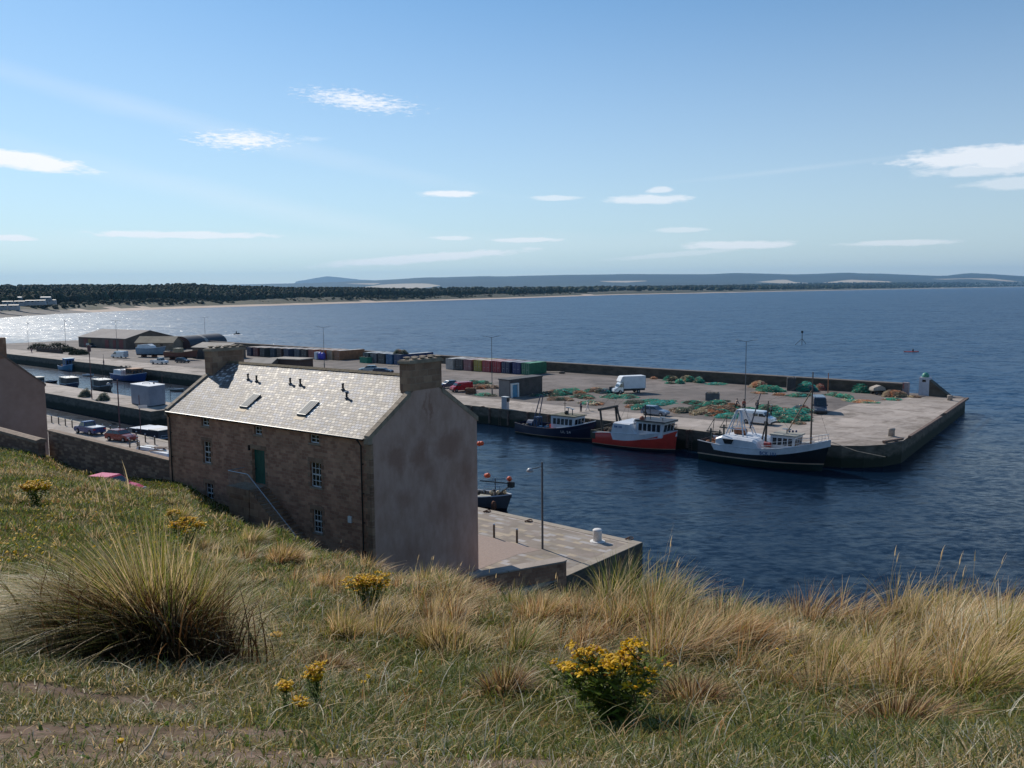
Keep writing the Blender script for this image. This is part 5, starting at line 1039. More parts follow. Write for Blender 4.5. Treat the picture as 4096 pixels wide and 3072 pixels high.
# beacon hut and pillar on the pier head
t = thing('beacon', 'small white harbour beacon hut with a green top on the pier head', 'beacon', tuple(at('6', 1398, 642)+Vector((0,.6,0))), QROT)
MB().box(-.9, .9, -.8, .8, 0, 3.3, tx=.02, ty=.02).build('wall', mat('greyish_limewash', (.50,.50,.55), .8, .12, 2), t)
mb = MB(); mb.lathe([(.62,3.3),(.64,3.6),(.5,3.95),(.2,4.15),(.05,4.18)], n=14); mb.build('roof', mat('beacon_green', (.06,.26,.19), .5), t, True); MB().box(-.3, .3, -.85, -.77, 2.5, 2.9).build('window', M_GLASS, t)
MB().add([(.9,-.8,0),(4.6,-.8,0),(.9,-.8,2.9),(.9,.8,0),(4.6,.8,0),(.9,.8,2.9)], [(0,1,2),(5,4,3),(1,4,5,2)]).build('buttress', M_SEAW, t)
t = thing('wall_pillar', 'pale upright pillar against the sea wall left of the beacon', 'pillar', tuple(at('6', 1182, 640)+Vector((0,.4,0))), QROT); MB().box(-.5, .45, -.5, .5, 0, 2.35).build('shaft', mat('pillar_limewash', (.30,.25,.26), .85), t); MB().box(-.42, -.2, -.53, -.5, 1.2, 2.2).build('marker_board', mat('faded_red', (.35,.12,.10), .7), t)
# ---------------------------------------------------------------- boats
def boat_paint(c, r=.45): return mat('boat_paint_%02d' % len(bpy.data.materials), c, r, .12, .9, detail=6)
class Hull:
    def __init__(s, L_, B, st, mid, bow, keel=-.7, rake=.07, tr=.85):
        s.L, s.B, s.keel, s.rake, s.tr = L_, B, keel, rake, tr; s.sh = (st, mid, bow)
    def sheer(s, a):
        st, mid, bow = s.sh; lo = .38
        return mid+(st-mid)*((lo-a)/lo)**2 if a < lo else mid+(bow-mid)*((a-lo)/(1-lo))**1.9
    def y(s, a, z):
        v = min(1, max(0, (z-s.keel)/(s.sheer(a)-s.keel)))
        deck = 1-max(0, (a-.55)/.45)**2.3; wl = 1-max(0, (a-.34)/.66)**1.7
        f = wl+(deck-wl)*v**.8; f *= s.tr+(1-s.tr)*min(1, a/.22)
        return max(.02, s.B/2*f*(.72+.28*min(1, v*2.2)**.8))
    def x(s, a, z):
        v = min(1, max(0, (z-s.keel)/(s.sheer(a)-s.keel))); return a*s.L*(1-s.rake*(1-v)*a**3)
    def build(s, root, bands, deckz=.75, n=34, names=('hull',)):
        """bands: [(z function or number, material index up to here)], from keel upwards"""
        As = [i/n for i in range(n+1)]; mb = MB(); rows = [lambda a: s.keel]+[(b[0] if callable(b[0]) else (lambda a, q=b[0]: q)) for b in bands]
        sub = 2
        levels = []; mi = []
        for k in range(len(rows)-1):
            for j in range(sub): levels.append(lambda a, k=k, f=j/sub: rows[k](a)*(1-f)+min(rows[k+1](a), s.sheer(a))*f); mi.append(bands[k][1])
        levels.append(lambda a: s.sheer(a))
        for sg in (-1, 1):
            V = [(s.x(a, min(l(a), s.sheer(a))), sg*s.y(a, min(l(a), s.sheer(a))), min(l(a), s.sheer(a))) for l in levels for a in As]
            for k in range(len(levels)-1):
                mb.add([], [], 0); F = [(k*(n+1)+i, k*(n+1)+i+1, (k+1)*(n+1)+i+1, (k+1)*(n+1)+i) for i in range(n)]
                b0 = len(mb.v) if k == 0 else b0
                if k == 0: mb.v += V
                mb.f += [tuple(b0+q for q in f) for f in F]; mb.m += [mi[k]]*len(F)
        # transom
        for k in range(len(levels)-1):
            z0_, z1_ = levels[k](0), levels[k+1](0); mb.add([(s.x(0,z0_),-s.y(0,z0_),z0_),(s.x(0,z0_),s.y(0,z0_),z0_),(s.x(0,z1_),s.y(0,z1_),z1_),(s.x(0,z1_),-s.y(0,z1_),z1_)], [(0,1,2,3)], mi[k])
        h = mb.build('hull', s.mats, root, True)
        # inner bulwark, deck and rail
        mb = MB(); V = []
        for a in As:
            z1_ = s.sheer(a); zd = z1_-deckz; yy = s.y(a, z1_)
            V += [(s.x(a,z1_), -yy, z1_), (s.x(a,z1_), -max(.01, yy-.12), z1_), (s.x(a,z1_), -max(.005, yy-.14), zd), (s.x(a,z1_), max(.005, yy-.14), zd), (s.x(a,z1_), max(.01, yy-.12), z1_), (s.x(a,z1_), yy, z1_)]
        fs = [(i*6+j, (i+1)*6+j, (i+1)*6+j+1, i*6+j+1) for i in range(n) for j in range(5)]; mb.add(V, fs); mb.m = [1 if f % 5 == 2 else 0 for f in range(len(fs))]
        mb.build('deck', [s.mats[s.rail], s.deckm], root)
        mb = MB()
        for sg in (-1, 1): mb.tube([(s.x(a, s.sheer(a)), sg*s.y(a, s.sheer(a)), s.sheer(a)+.03) for a in As], .06, 5)
        mb.build('gunwale', s.railm, root)
def text_on(root, txt, size, x, z, side, yfn, m, name='lettering', off=.03, spacing=1.1):
    cu_ = bpy.data.curves.new(name, 'FONT'); cu_.body = txt; cu_.size = size; cu_.offset = size*.02; cu_.space_character = spacing
    ob = bpy.data.objects.new(name, cu_); C.objects.link(ob); dg = bpy.context.evaluated_depsgraph_get(); me = bpy.data.meshes.new_from_object(ob.evaluated_get(dg))
    bpy.data.objects.remove(ob)
    for v in me.vertices: xx, zz = x+v.co.x, z+v.co.y; v.co = (xx, side*(yfn(xx, zz)+off), zz)
    me.materials.clear(); me.materials.append(m); o = bpy.data.objects.new(name, me); C.objects.link(o); o.parent = root; return o
def rail(root, pts, h, m, r=.025, posts=1.1, mid=True):
    mb = MB(); P_ = [Vector(p) for p in pts]; mb.tube([p+Vector((0,0,h)) for p in P_], r, 5)
    if mid: mb.tube([p+Vector((0,0,h*.5)) for p in P_], r*.8, 5)
    for a, b in zip(P_[:-1], P_[1:]):
        k = max(1, int((b-a).length/posts))
        for i in range(k+1): q = a.lerp(b, i/k); mb.tube([q, q+Vector((0,0,h))], r, 5)
    return mb.build('railing', m, root)
def radar(root, x, y, z, h=.9, bar=1.1):
    t = MB().tube([(x,y,z),(x,y,z+h)], .07, 6).build('mast', M_POLE, root); MB().box(x-bar/2, x+bar/2, y-.1, y+.1, z+h, z+h+.14).build('radar_scanner', M_WHITE, t)
M_DGREEN = boat_paint((.008,.022,.018)); M_BLACK = boat_paint((.008,.010,.014), .35); M_BWHITE = boat_paint((.62,.64,.68)); M_STRIPE = boat_paint((.42,.30,.22)); M_NAVY = boat_paint((.010,.016,.045), .35)
M_BRED = boat_paint((.55,.045,.03), .4); M_DECK = mat('worn_deck', (.16,.13,.10), .85, .35, 1.5); M_GREYD = mat('grey_deck_paint', (.30,.29,.25), .8, .2, 1.2); M_GEAR = mat('dark_steel_gear', (.045,.04,.035), .7, .4, 2); M_BLUEG = mat('blue_gear', (.02,.06,.14), .6, .3, 2)
M_ORANGE = mat('orange_float', (.80,.10,.02), .35, .1, 3); M_CREAM = mat('cream_float', (.72,.55,.33), .5, .12, 3); M_RUSTG = mat('rusty_gear', (.22,.09,.045), .85, .35, 2); M_WPANE = mat('wheelhouse_glass', (.012,.02,.03), .1, .1, 1, spec=.8); M_BLUEL = mat('blue_lettering', (.03,.10,.28), .6); M_PALEL = mat('pale_lettering', (.5,.5,.52), .6)
def wheelhouse(root, x0, x1, w, z0, z1, m, mr, lean=.25, nwin=4, ov=.2, wz=(.42,.85), name='wheelhouse'):
    """walls leaning, band of windows, overhanging roof"""
    b = MB(); b.add([(x0,-w,z0),(x1,-w*.9,z0),(x1,w*.9,z0),(x0,w,z0),(x0+.05,-w,z1),(x1+lean,-w*.86,z1),(x1+lean,w*.86,z1),(x0+.05,w,z1)], [(0,1,5,4),(1,2,6,5),(2,3,7,6),(3,0,4,7),(4,5,6,7)]); wh = b.build(name, m, root)
    za, zb = z0+(z1-z0)*wz[0], z0+(z1-z0)*wz[1]; L_ = x1-x0
    for sg in (-1, 1):
        for k in range(nwin):
            a = x0+L_*(.1+k*.88/nwin); c = a+L_*.88/nwin*.76
            yv = lambda x, z: sg*(w-(w*.1+w*.04*(z-z0)/(z1-z0))*(x-x0)/(L_+lean)+.02)
            f = MB().add([(a,yv(a,za),za),(c,yv(c,za),za),(c+.04,yv(c,zb),zb),(a+.04,yv(a,zb),zb)], [(0,1,2,3)]); f.build('window', M_WPANE, wh)
    for k in range(3):
        y0 = -w*.78+k*w*.54; y1 = y0+w*.44; xa = x1+lean*wz[0]+.02; xb = x1+lean*wz[1]+.02
        MB().add([(xa,y0,za),(xa,y1,za),(xb,y1,zb),(xb,y0,zb)], [(0,1,2,3)]).build('window', M_WPANE, wh)
    MB().box(x0-.1, x1+lean+ov, -w-.08, w+.08, z1+.003, z1+.13, tx=.04, ty=.04).build('roof', mr, wh); return wh
fb = 'fishing boats moored along the outer pier'
# --- black boat with the white band
def boat_black():
    o = ST(19.9, -3.25, 0); t = thing('fishing_boat', 'black-hulled trawler with a white upper band lettered BCK 101', 'boat', tuple(o), QROT+.035, fb)
    t.scale = (.9, 1, 1); h = Hull(18.6, 5.3, 2.6, 2.3, 3.95); h.mats = [M_DGREEN, M_STRIPE, M_BLACK, M_BWHITE]; h.rail, h.deckm, h.railm = 3, M_DECK, M_BWHITE
    h.build(t, [(.85,0),(1.0,1),(lambda a: max(1.02, h.sheer(a)-(.78 if a > .13 else .02)),2),(lambda a: h.sheer(a),3)])
    # whaleback shelter
    mb = MB(); rings = []
    for x, f, top in ((2.7,.80,2.5),(3.0,.97,3.3),(4.0,.99,3.62),(8.6,.99,3.45),(9.2,.98,3.2),(9.6,.9,2.3)):
        y = h.y(x/18.6, 2.3)*f+.03; rings.append([(x,-y,2.0),(x,-y,top-.25),(x,-y+.3,top),(x,y-.3,top),(x,y,top-.25),(x,y,2.0)])
    mb.loft(rings); sh = mb.build('shelter', M_BWHITE, t, False)
    mb = MB(); y = -h.y(.3, 2.3)-.06; mb.add([(4.1,y,3.25),(5.9,y,3.25),(5.6,y,2.62),(4.5,y,2.58)], [(0,1,2,3)]); mb.build('opening', mat('opening_shade', (.012,.012,.012), .9), sh)  # no hole cut: a near-black sheet stands in for the shade inside
    mb = MB(); mb.tube([(4.1,y-.02,3.27),(5.9,y-.02,3.27),(5.6,y-.02,2.6),(4.5,y-.02,2.56),(4.1,y-.02,3.27)], .035, 5); mb.build('rim', M_BWHITE, sh)
    # white A frame
    mb = MB()
    for sg in (-1, 1):
        mb.tube([(3.9,sg*1.5,3.4),(5.2,sg*.6,6.75)], .1, 6); mb.tube([(4.5,sg*1.5,3.5),(5.4,sg*.6,6.75)], .07, 6); mb.tube([(6.7,sg*1.5,3.5),(5.8,sg*.6,6.75)], .1, 6); mb.tube([(7.3,sg*1.4,3.4),(5.9,sg*.6,6.7)], .07, 6)
    for z, x0, x1 in ((6.8,5.2,5.9),(4.4,4.2,7.0)): mb.box(x0, x1, -.75, .75, z-.06, z+.06) if z > 5 else [mb.tube([(x0,s*1.2,z),(x1,s*1.2,z)], .06, 5) for s in (-1, 1)]
    mb.tube([(4.2,-1.25,4.4),(4.2,1.25,4.4)], .06, 5); mb.build('gantry', M_BWHITE, t)
    mb = MB(); mb.loft([[(x, .42*math.cos(q), 3.95+.42*math.sin(q)) for q in np.linspace(0, 5.8, 10)] for x in (4.7, 6.4)]); mb.build('net_drum', M_RUSTG, t)
    # dark mast with boom, blue derrick
    mb = MB(); mb.tube([(9.25,.1,2.0),(9.4,.1,5.2),(9.6,.1,8.2)], .2, 8, r2=.07); mb.tube([(9.0,-.4,3.2),(9.4,0,5.6)], .11, 6); mb.tube([(9.5,-.9,6.4),(9.5,1.0,6.4)], .05, 5); mb.build('mast', M_GEAR, t)
    mb = MB(); mb.tube([(6.5,.9,4.3),(7.9,1.2,9.0)], .11, 6, r2=.06); mb.build('derrick', mat('blue_black_pole', (.02,.03,.06), .5), t)
    mb = MB(); [mb.tube([a, b], .014, 4) for a, b in (((7.9,1.2,9.0),(3.6,.5,5.8)), ((15.85,0,10.4),(18.3,0,4.1)), ((9.6,.1,8.2),(15.85,0,11.2)), ((9.6,.1,8.0),(12.9,0,4.7)))]; mb.build('rigging', M_GEAR, t)
    # low wheelhouse, instruments
    wheelhouse(t, 10.7, 14.0, 1.45, 2.1, 4.15, M_BWHITE, M_GREYD, .2, 4, .25)
    radar(t, 12.4, .1, 4.25, .5, 1.2); mb = MB(); [mb.ball((12.9+k*.35, -.2+.3*k, 4.6), .16, 8, 5) for k in range(3)]; mb.build('lamp_cluster', M_BLUEG, t)
    # brown fore mast and boom
    mb = MB(); mb.tube([(15.85,0,2.6),(15.9,0,12.2)], .15, 8, r2=.08); mb.build('foremast', mat('varnished_mast', (.15,.10,.07), .6, .2, 2), t)
    MB().tube([(15.8,-.1,9.9),(12.6,-.1,4.6)], .08, 6).build('boom', mat('varnished_boom', (.24,.17,.11), .6, .2, 2), t)
    # stern gallows
    mb = MB()
    for y in (-1.9, 1.9):
        mb.tube([(1.9,y,2.0),(1.9,y,4.3)], .13, 6); mb.tube([(3.3,y,2.3),(3.3,y,4.2)], .1, 6); mb.tube([(1.2,y,3.9),(3.6,y,3.9)], .09, 6); mb.tube([(1.3,y,3.9),(2.4,y,5.6)], .05, 5); mb.tube([(2.2,y,3.9),(2.4,y,5.6)], .05, 5)
    mb.build('gallows', mat('green_black_steel', (.02,.035,.035), .6), t)
    mb = MB(); [mb.ball((rng.uniform(.8,3.4), rng.uniform(-1.7,1.7), 2.0+rng.random()*.5), rng.uniform(.25,.5), 7, 5, (1.2,1,.7)) for _ in range(12)]; mb.build('fishing_gear', M_RUSTG, t)
    MB().tube([(10.0,-1.7,2.95),(10.9,-1.7,2.95)], .34, 10).build('life_raft', mat('faded_red_canister', (.45,.06,.05), .6), t)
    P_ = [(x, -h.y(x/18.6, 3)+.12, h.sheer(x/18.6)) for x in (9.8,11.5,13.2,15,16.5,17.6)]; rail(t, P_+[(18.3,0,h.sheer(.98))], .85, M_BWHITE)
    rail(t, [(x, -y, z) for x, y, z in P_]+[(18.3,0,h.sheer(.98))], .85, M_BWHITE)
    fy = lambda x, z: h.y(x/18.6, z)
    text_on(t, 'BCK 101', .60, 9.75, 1.72, -1, fy, M_BLUEL, off=.04); text_on(t, 'BCK 101', .62, 9.6, 1.75, 1, fy, M_BLUEL, off=.04)
    mb = MB(); [mb.tube([(18.2,.1,3.85),(22.5,-1.2,3.2),(26.3,-1.6,2.95)], .03, 4)]; mb.build('mooring_line', mat('pale_rope', (.3,.27,.22), .9), t)
    return t
boat_black()
def boat_red():
    o = ST(37.3, -2.95, 0); t = thing('fishing_boat', 'red-hulled trawler with a tall white shelter and dark gantry', 'boat', tuple(o), QROT+.03, fb)
    t.scale = (.93, 1, 1); h = Hull(13.6, 5.1, 1.8, 2.2, 2.95, rake=.03, tr=.9); h.mats = [M_BLACK, M_STRIPE, M_BRED, M_BWHITE]; h.rail, h.deckm, h.railm = 3, M_GREYD, M_BWHITE
    h.build(t, [(.3,0),(.40,1),(lambda a: max(.5, h.sheer(a)-(1.0*max(0, 1-max(0, (a-.4)/.6)**1.6) if a > .27 else .0)),2),(lambda a: h.sheer(a),3)])
    mb = MB(); rings = []
    for x, top in ((3.6,2.0),(4.0,3.5),(4.2,3.7),(7.0,3.65),(7.7,2.7),(8.1,2.3)):
        y = h.y(x/13.6, 1.7)*.99+.02; rings.append([(x,-y,1.5),(x,-y,top-.12),(x,-y+.15,top),(x,y-.15,top),(x,y,top-.12),(x,y,1.5)])
    mb.loft(rings); sh = mb.build('shelter', M_BWHITE, t)
    text_on(sh, 'BM 180', .42, 4.25, 2.98, -1, lambda x, z: h.y(x/13.6, 1.7)*.99+.02, M_BLUEL, off=.03)
    wh = wheelhouse(t, 7.6, 11.9, 1.75, 2.0, 4.0, M_BWHITE, M_GREYD, .45, 5, .35, (.4,.9))
    MB().box(7.4, 12.6, -1.86, 1.86, 4.14, 4.28, tx=-.05, ty=-.04).build('visor', mat('dark_visor', (.03,.035,.045), .5), wh)
    mb = MB(); mb.tube([(8.1,0,4),(8.1,0,6.2)], .1, 6); mb.tube([(8.9,.2,4),(8.8,.2,5.7)], .05, 5); mb.tube([(7.7,-.5,5.6),(8.6,.5,5.6)], .04, 5); mb.tube([(8.1,0,4.9),(7.6,-.3,5.7)], .05, 5); mb.build('mast', M_GEAR, t)
    MB().ball((7.0,-.9,3.85), .42, 10, 8).build('satellite_dome', M_BWHITE, t); MB().ball((8.3,-1.2,4.4), .38, 10, 8).build('float', mat('brown_buoy', (.28,.08,.04), .5), t)
    radar(t, 11.3, -.3, 4.02, .6, .8)
    mb = MB()
    for y in (-2.0, 2.0): mb.tube([(1.9,y,1.2),(1.3,y,5.2)], .2, 6, r2=.15)
    mb.tube([(2.7,2.0,1.2),(1.6,2.0,5.2)], .14, 6); mb.tube([(1.3,-2.4,5.25),(1.3,2.6,5.25)], .2, 6); mb.tube([(1.9,0,3.0),(1.9,-2,3.0)], .08, 5); mb.tube([(3.2,2.2,1.5),(1.4,2.0,5.0)], .12, 6); mb.build('gantry', M_GEAR, t)
    mb = MB(); [mb.tube([a, b], .022, 4) for a, b in (((1.3,1.5,5.3),(3.2,1.0,8.4)),((1.3,2.4,5.3),(4.6,1.2,7.6)),((3.6,1.2,1.8),(4.8,1.2,7.4)),((4.6,1.2,7.6),(8.1,0,6.2)),((3.0,-.6,1.8),(5.0,1,7.6)),((1.3,-2,5.3),(3.4,0,8.6)))]; mb.build('rigging', mat('tan_rigging', (.20,.17,.13), .8), t)
    mb = MB(); [mb.ball((rng.uniform(.3,3.4), rng.uniform(-2,1.8), 1.5+rng.random()*.9), rng.uniform(.3,.6), 7, 5, (1.1,1,.8)) for _ in range(16)]; mb.build('net_heap', mat('wet_brown_net', (.055,.04,.03), .95, .5, 3, bump=.8), t)
    MB().box(-.25, 1.6, -2.35, -2.05, .95, 2.2).box(-.3, -.1, -2.3, 2.3, .9, 2.1).build('trawl_door', mat('olive_steel', (.05,.045,.03), .8), t)
    P_ = [(x, -h.y(x/13.6, 3)+.1, h.sheer(x/13.6)) for x in (12.2,12.9,13.3)]; rail(t, P_+[(13.55,0,2.95)]+[(x,-y,z) for x, y, z in P_[::-1]], .95, M_POLE)
    for sg in (1,): MB().box(4.2, 12, 1.9, 2.2, 2.2, 2.25).build('walkway', M_GREYD, t)
boat_red()
def boat_navy():
    o = ST(52.8, -2.75, 0); t = thing('fishing_boat', 'navy blue fishing boat UL 24 with a white wheelhouse', 'boat', tuple(o), QROT+.03, fb)
    h = Hull(14.2, 4.6, 1.75, 1.45, 2.95, rake=.08, tr=.8); h.mats = [M_DGREEN, M_STRIPE, M_NAVY, M_BWHITE]; h.rail, h.deckm, h.railm = 2, M_DECK, M_NAVY
    h.build(t, [(.28,0),(.36,1),(lambda a: h.sheer(a),2)])
    mb = MB(); mb.tube([(h.x(a,h.sheer(a)), -h.y(a,h.sheer(a))-.02, h.sheer(a)+.09) for a in np.linspace(.6,.99,12)], .08, 6); mb.tube([(h.x(a,h.sheer(a)), h.y(a,h.sheer(a)), h.sheer(a)+.09) for a in np.linspace(.6,.99,12)], .08, 6); mb.build('white_rail', M_BWHITE, t)
    wheelhouse(t, 6.9, 11.0, 1.55, .9, 3.45, M_BWHITE, mat('olive_roof', (.13,.12,.08), .8, .25, 1), .25, 5, .15, (.5,.86))
    mb = MB(); mb.tube([(8.3,.2,3.5),(8.3,.2,5.9)], .05, 6); mb.tube([(8.0,.2,5.2),(8.6,.2,5.2)], .03, 5); mb.ball((8.7,0,3.85), .32, 8, 6); mb.build('mast', M_GEAR, t); radar(t, 9.0, .1, 3.6, .95, .8); radar(t, 10.0, -.2, 3.6, .85, .6)
    mb = MB(); mb.tube([(2.4,-.35,1.3),(3.9,-.2,6.2)], .11, 6, r2=.07); mb.tube([(2.8,.45,1.3),(4.1,.2,6.2)], .11, 6, r2=.07); mb.tube([(3.9,-.2,6.1),(4.1,.2,6.1)], .12, 6); mb.build('derrick', mat('dark_blue_pole', (.025,.045,.10), .5), t)
    mb = MB(); [mb.tube([a, b], .016, 4) for a, b in (((1.2,0,1.8),(2.5,-.3,4.4)),((1.7,.3,1.8),(2.3,0,4.0)),((4.0,0,6.2),(8.3,.2,5.6)))]; mb.build('rigging', M_GEAR, t)
    mb = MB(); mb.box(2.9,3.5,-.7,.7,2.55,2.75); [mb.tube([(x,y,1.0),(x,y,2.6)], .09, 6) for x in (3.0,3.45) for y in (-.65,.65)]; mb.build('gallows', M_BLUEG, t)
    mb = MB(); mb.loft([[(x, .7*math.cos(q), 1.5+.7*math.sin(q)) for q in np.linspace(0, 5.7, 11)] for x in (1.4, 2.5)]); mb.build('net_drum', M_BLUEG, t)
    mb = MB(); [mb.ball((rng.uniform(.4,6.3), rng.uniform(-1.5,1.5), 1.0+rng.random()*.4), rng.uniform(.18,.42), 7, 5) for _ in range(16)]; mb.build('fishing_gear', M_GEAR, t)
    mb = MB(); [mb.box(3.8+k*.9, 4.4+k*.9, -.9+.4*k, -.3+.4*k, .9, 1.45) for k in range(3)]; mb.build('fish_box', mat('blue_box', (.03,.12,.25), .6), t)
    MB().tube([(6.6,-1.2,.9),(6.6,-1.2,2.0)], .16, 8).build('gas_bottle', M_BRED, t); mb = MB(); [mb.ball((7.3+k*.36,-1.75,1.35), .22, 8, 6) for k in range(3)]; mb.build('float', M_ORANGE, t)
    text_on(t, 'UL 24', .55, 9.2, 1.02, -1, lambda x, z: h.y(x/14.2, z), M_PALEL, off=.04, spacing=1.2)
boat_navy()
def small_boat(label, pos, rz, L_, B, st, bow, hullm, cabin=None, name='fishing_boat', cat='boat', grp=None, mast=2.5, extras=None, z=0, deckm=None, railm=None, keel=-.4):
    t = thing(name, label, cat, (pos[0], pos[1], z), rz, grp); h = Hull(L_, B, st, min(st, bow)*.93, bow, keel=keel, rake=.08, tr=.85); h.mats = [M_BLACK, hullm]; h.rail, h.deckm, h.railm = 1, deckm or M_GREYD, railm or M_BWHITE
    h.build(t, [(.18,0),(lambda a: h.sheer(a),1)], deckz=.35, n=18)
    if cabin: x0, x1, w_, z1_, m, mr = cabin; wheelhouse(t, x0, x1, w_, st*.6, z1_, m, mr, .2, 3, .15)
    if mast: MB().tube([(L_*.45,0,st),(L_*.45,0,st+mast)], .05, 6, r2=.03).tube([(L_*.45,-.5,st+mast*.8),(L_*.45,.5,st+mast*.8)], .025, 5).build('mast', M_GEAR, t)
    if extras: extras(t, h)
    return t
gi = 'boats in the inner basin'
def ex_blue(t, h):
    MB().box(1.6, 5.6, -1.9, 1.9, 1.0, 2.75, tx=.06, ty=.06).build('shelter', M_BWHITE, t)
    mb = MB(); [mb.tube([(x,y,2.7),(x,y,3.6)], .07, 5) for x in (2.0,4.2,5.0) for y in (-1.2,1.2)]; mb.tube([(2,-1.2,3.5),(5,-1.2,3.5)], .06, 5); mb.tube([(2,1.2,3.5),(5,1.2,3.5)], .06, 5); mb.ball((2.2,0,3.3), .4, 7, 5); mb.ball((4.4,.2,3.3), .35, 7, 5); mb.build('gantry', M_GEAR, t)
    wheelhouse(t, 7.4, 10.6, 1.5, 1.4, 3.2, mat('varnished_brown', (.17,.08,.045), .6), mat('orange_brown_roof', (.35,.16,.07), .7), .3, 3)
p = at('B', 500, 1510, 0); small_boat('blue trawler with white deck box in the inner basin', ST(192.3, -3.2), QROT+.02, 15.2, 4.8, 1.7, 2.5, boat_paint((.012,.05,.20)), None, grp=gi, mast=0, extras=ex_blue)
def ex_lb(t, h):
    MB().box(1.0,3.0,-.9,.9,1.0,1.5).build('fish_box', M_RUSTG, t); mb = MB(); [mb.ball((1.2+k*.5,.5,1.7), .22, 7, 5) for k in range(3)]; mb.build('float', M_ORANGE, t)
p = at('A', 1400, 1255, 0); small_boat('light blue boat with a blue wheelhouse under the far quay wall', (p.x, p.y), QROT-.12, 9.6, 3.6, 1.3, 2.1, boat_paint((.10,.25,.42)), (4.6,7.3,1.3,3.5,boat_paint((.025,.10,.30)),boat_paint((.2,.36,.5))), grp=gi, mast=2.5, extras=ex_lb)
M_TANK = boat_paint((.36,.34,.29))
def ex_cab(t, h):
    MB().box(.6, 5.8, -1.45, 1.45, .7, 2.4, tx=.05, ty=.05).build('cabin', boat_paint((.05,.045,.05)), t); MB().box(.45, 5.95, -1.55, 1.55, 2.41, 2.52).build('roof', boat_paint((.60,.57,.52)), t)
    mb = MB(); [mb.tube([(x,y,2.5),(x,y,3.1)], .03, 4) for x in (1.2,3,5) for y in (-1.3,1.3)]; mb.tube([(1.2,-1.3,3.1),(5,-1.3,3.1)], .03, 4); mb.build('railing', M_GALV, t); MB().box(.5,2.0,-1.5,-1.46,.8,2.3).build('panel', M_TANK, t)
p = at('A', 1420, 1640, 0); small_boat('cabin boat with a cream flat roof moored at the middle pier', (p.x, p.y+.6), QROT-.1, 8.4, 3.1, 1.0, 1.5, boat_paint((.05,.06,.12)), None, grp=gi, mast=4.2, extras=ex_cab)
p = at('B', 150, 1690, 0); small_boat('cabin boat with a pale roof left of the grey tank', (p.x, p.y+.4), QROT-.08, 8.2, 3.0, 1.0, 1.4, boat_paint((.12,.10,.09)), None, grp=gi, mast=4.5, extras=ex_cab)
p = at('A', 985, 1590, 0); small_boat('small grey boat at the edge of the neighbouring gable', (p.x-2.5, p.y), QROT, 5.5, 2.2, .9, 1.2, boat_paint((.16,.14,.17)), (1.5,4.2,.9,2.0,M_TANK,M_TANK), grp=gi, mast=0)
for k, x, y, lb in (('A',1180,1545,'small dark dinghy in front of the blue boats'),('A',1990,1400,'little white boat between the cabin boats and the blue trawler'),('B',1400,1560,'white dinghy just above the grey tank'),('C',-250,1560,'small grey boat right of the grey tank')):
    p = at(k, x, y, 0); small_boat(lb, (p.x-1.5, p.y), QROT+.3, 3.6, 1.5, .45, .6, M_BWHITE if 'white' in lb else M_TANK if 'grey' in lb else M_BLACK, name='dinghy', grp=gi, mast=0, keel=-.1)
# sailing masts behind the tank
for k, x, y, hh, lb in (('B',770,1690,5.0,'thin mast just left of the grey tank'),('1',1890,1420,5.5,'thin mast between the grey tank and the house roof'),('1',1160,1195,7.2,'slender mast rising in front of the blue trawler')):
    lamp1('mast', at(k, x, y, .2), hh, lb, head=False, cat='mast', r=.045, col=M_GEAR)
# boats laid up ashore
def ex_hood(t, h): MB().prof([(.1,1.9),(.6,3.0),(4.4,3.25),(5.6,2.7),(6.0,2.0)], -1.2, 1.2, ty=[0,.2,.25,.2,.1]).build('cover', boat_paint((.60,.64,.68)), t)
def cradle(t, L_, z):
    mb = MB(); [mb.box(x, x+.25, -1.1, 1.1, -z, .1) for x in (L_*.2, L_*.65)]; [mb.tube([(x,s*1.4,-z),(x,s*.8,.8)], .06, 5) for x in (L_*.25, L_*.6) for s in (-1, 1)]; mb.build('cradle', M_RUSTG, t)
def ex1(t, h): ex_hood(t, h); cradle(t, 9, .8)
p = at('B', 1060, 985); small_boat('blue-grey boat with a white cover laid up ashore', (p.x, p.y+1), QROT+.35, 10.5, 3.2, 2.1, 2.6, boat_paint((.13,.21,.30)), None, mast=0, z=ZF+.8, keel=-.2, extras=ex1, grp='boats laid up ashore')
def ex2(t, h): cradle(t, 10, .9); MB().box(3.4,5.6,-1,1,1.3,2.6).build('cabin', boat_paint((.24,.20,.13)), t)
p = at('B', 1680, 1040); small_boat('old red-brown wooden boat laid up ashore left of the brown building', (p.x, p.y+1), QROT+.3, 12.0, 3.3, 1.5, 2.2, boat_paint((.13,.05,.035), .8), None, mast=0, z=ZF+.8, keel=-.2, extras=ex2, railm=boat_paint((.3,.2,.1)), grp='boats laid up ashore')
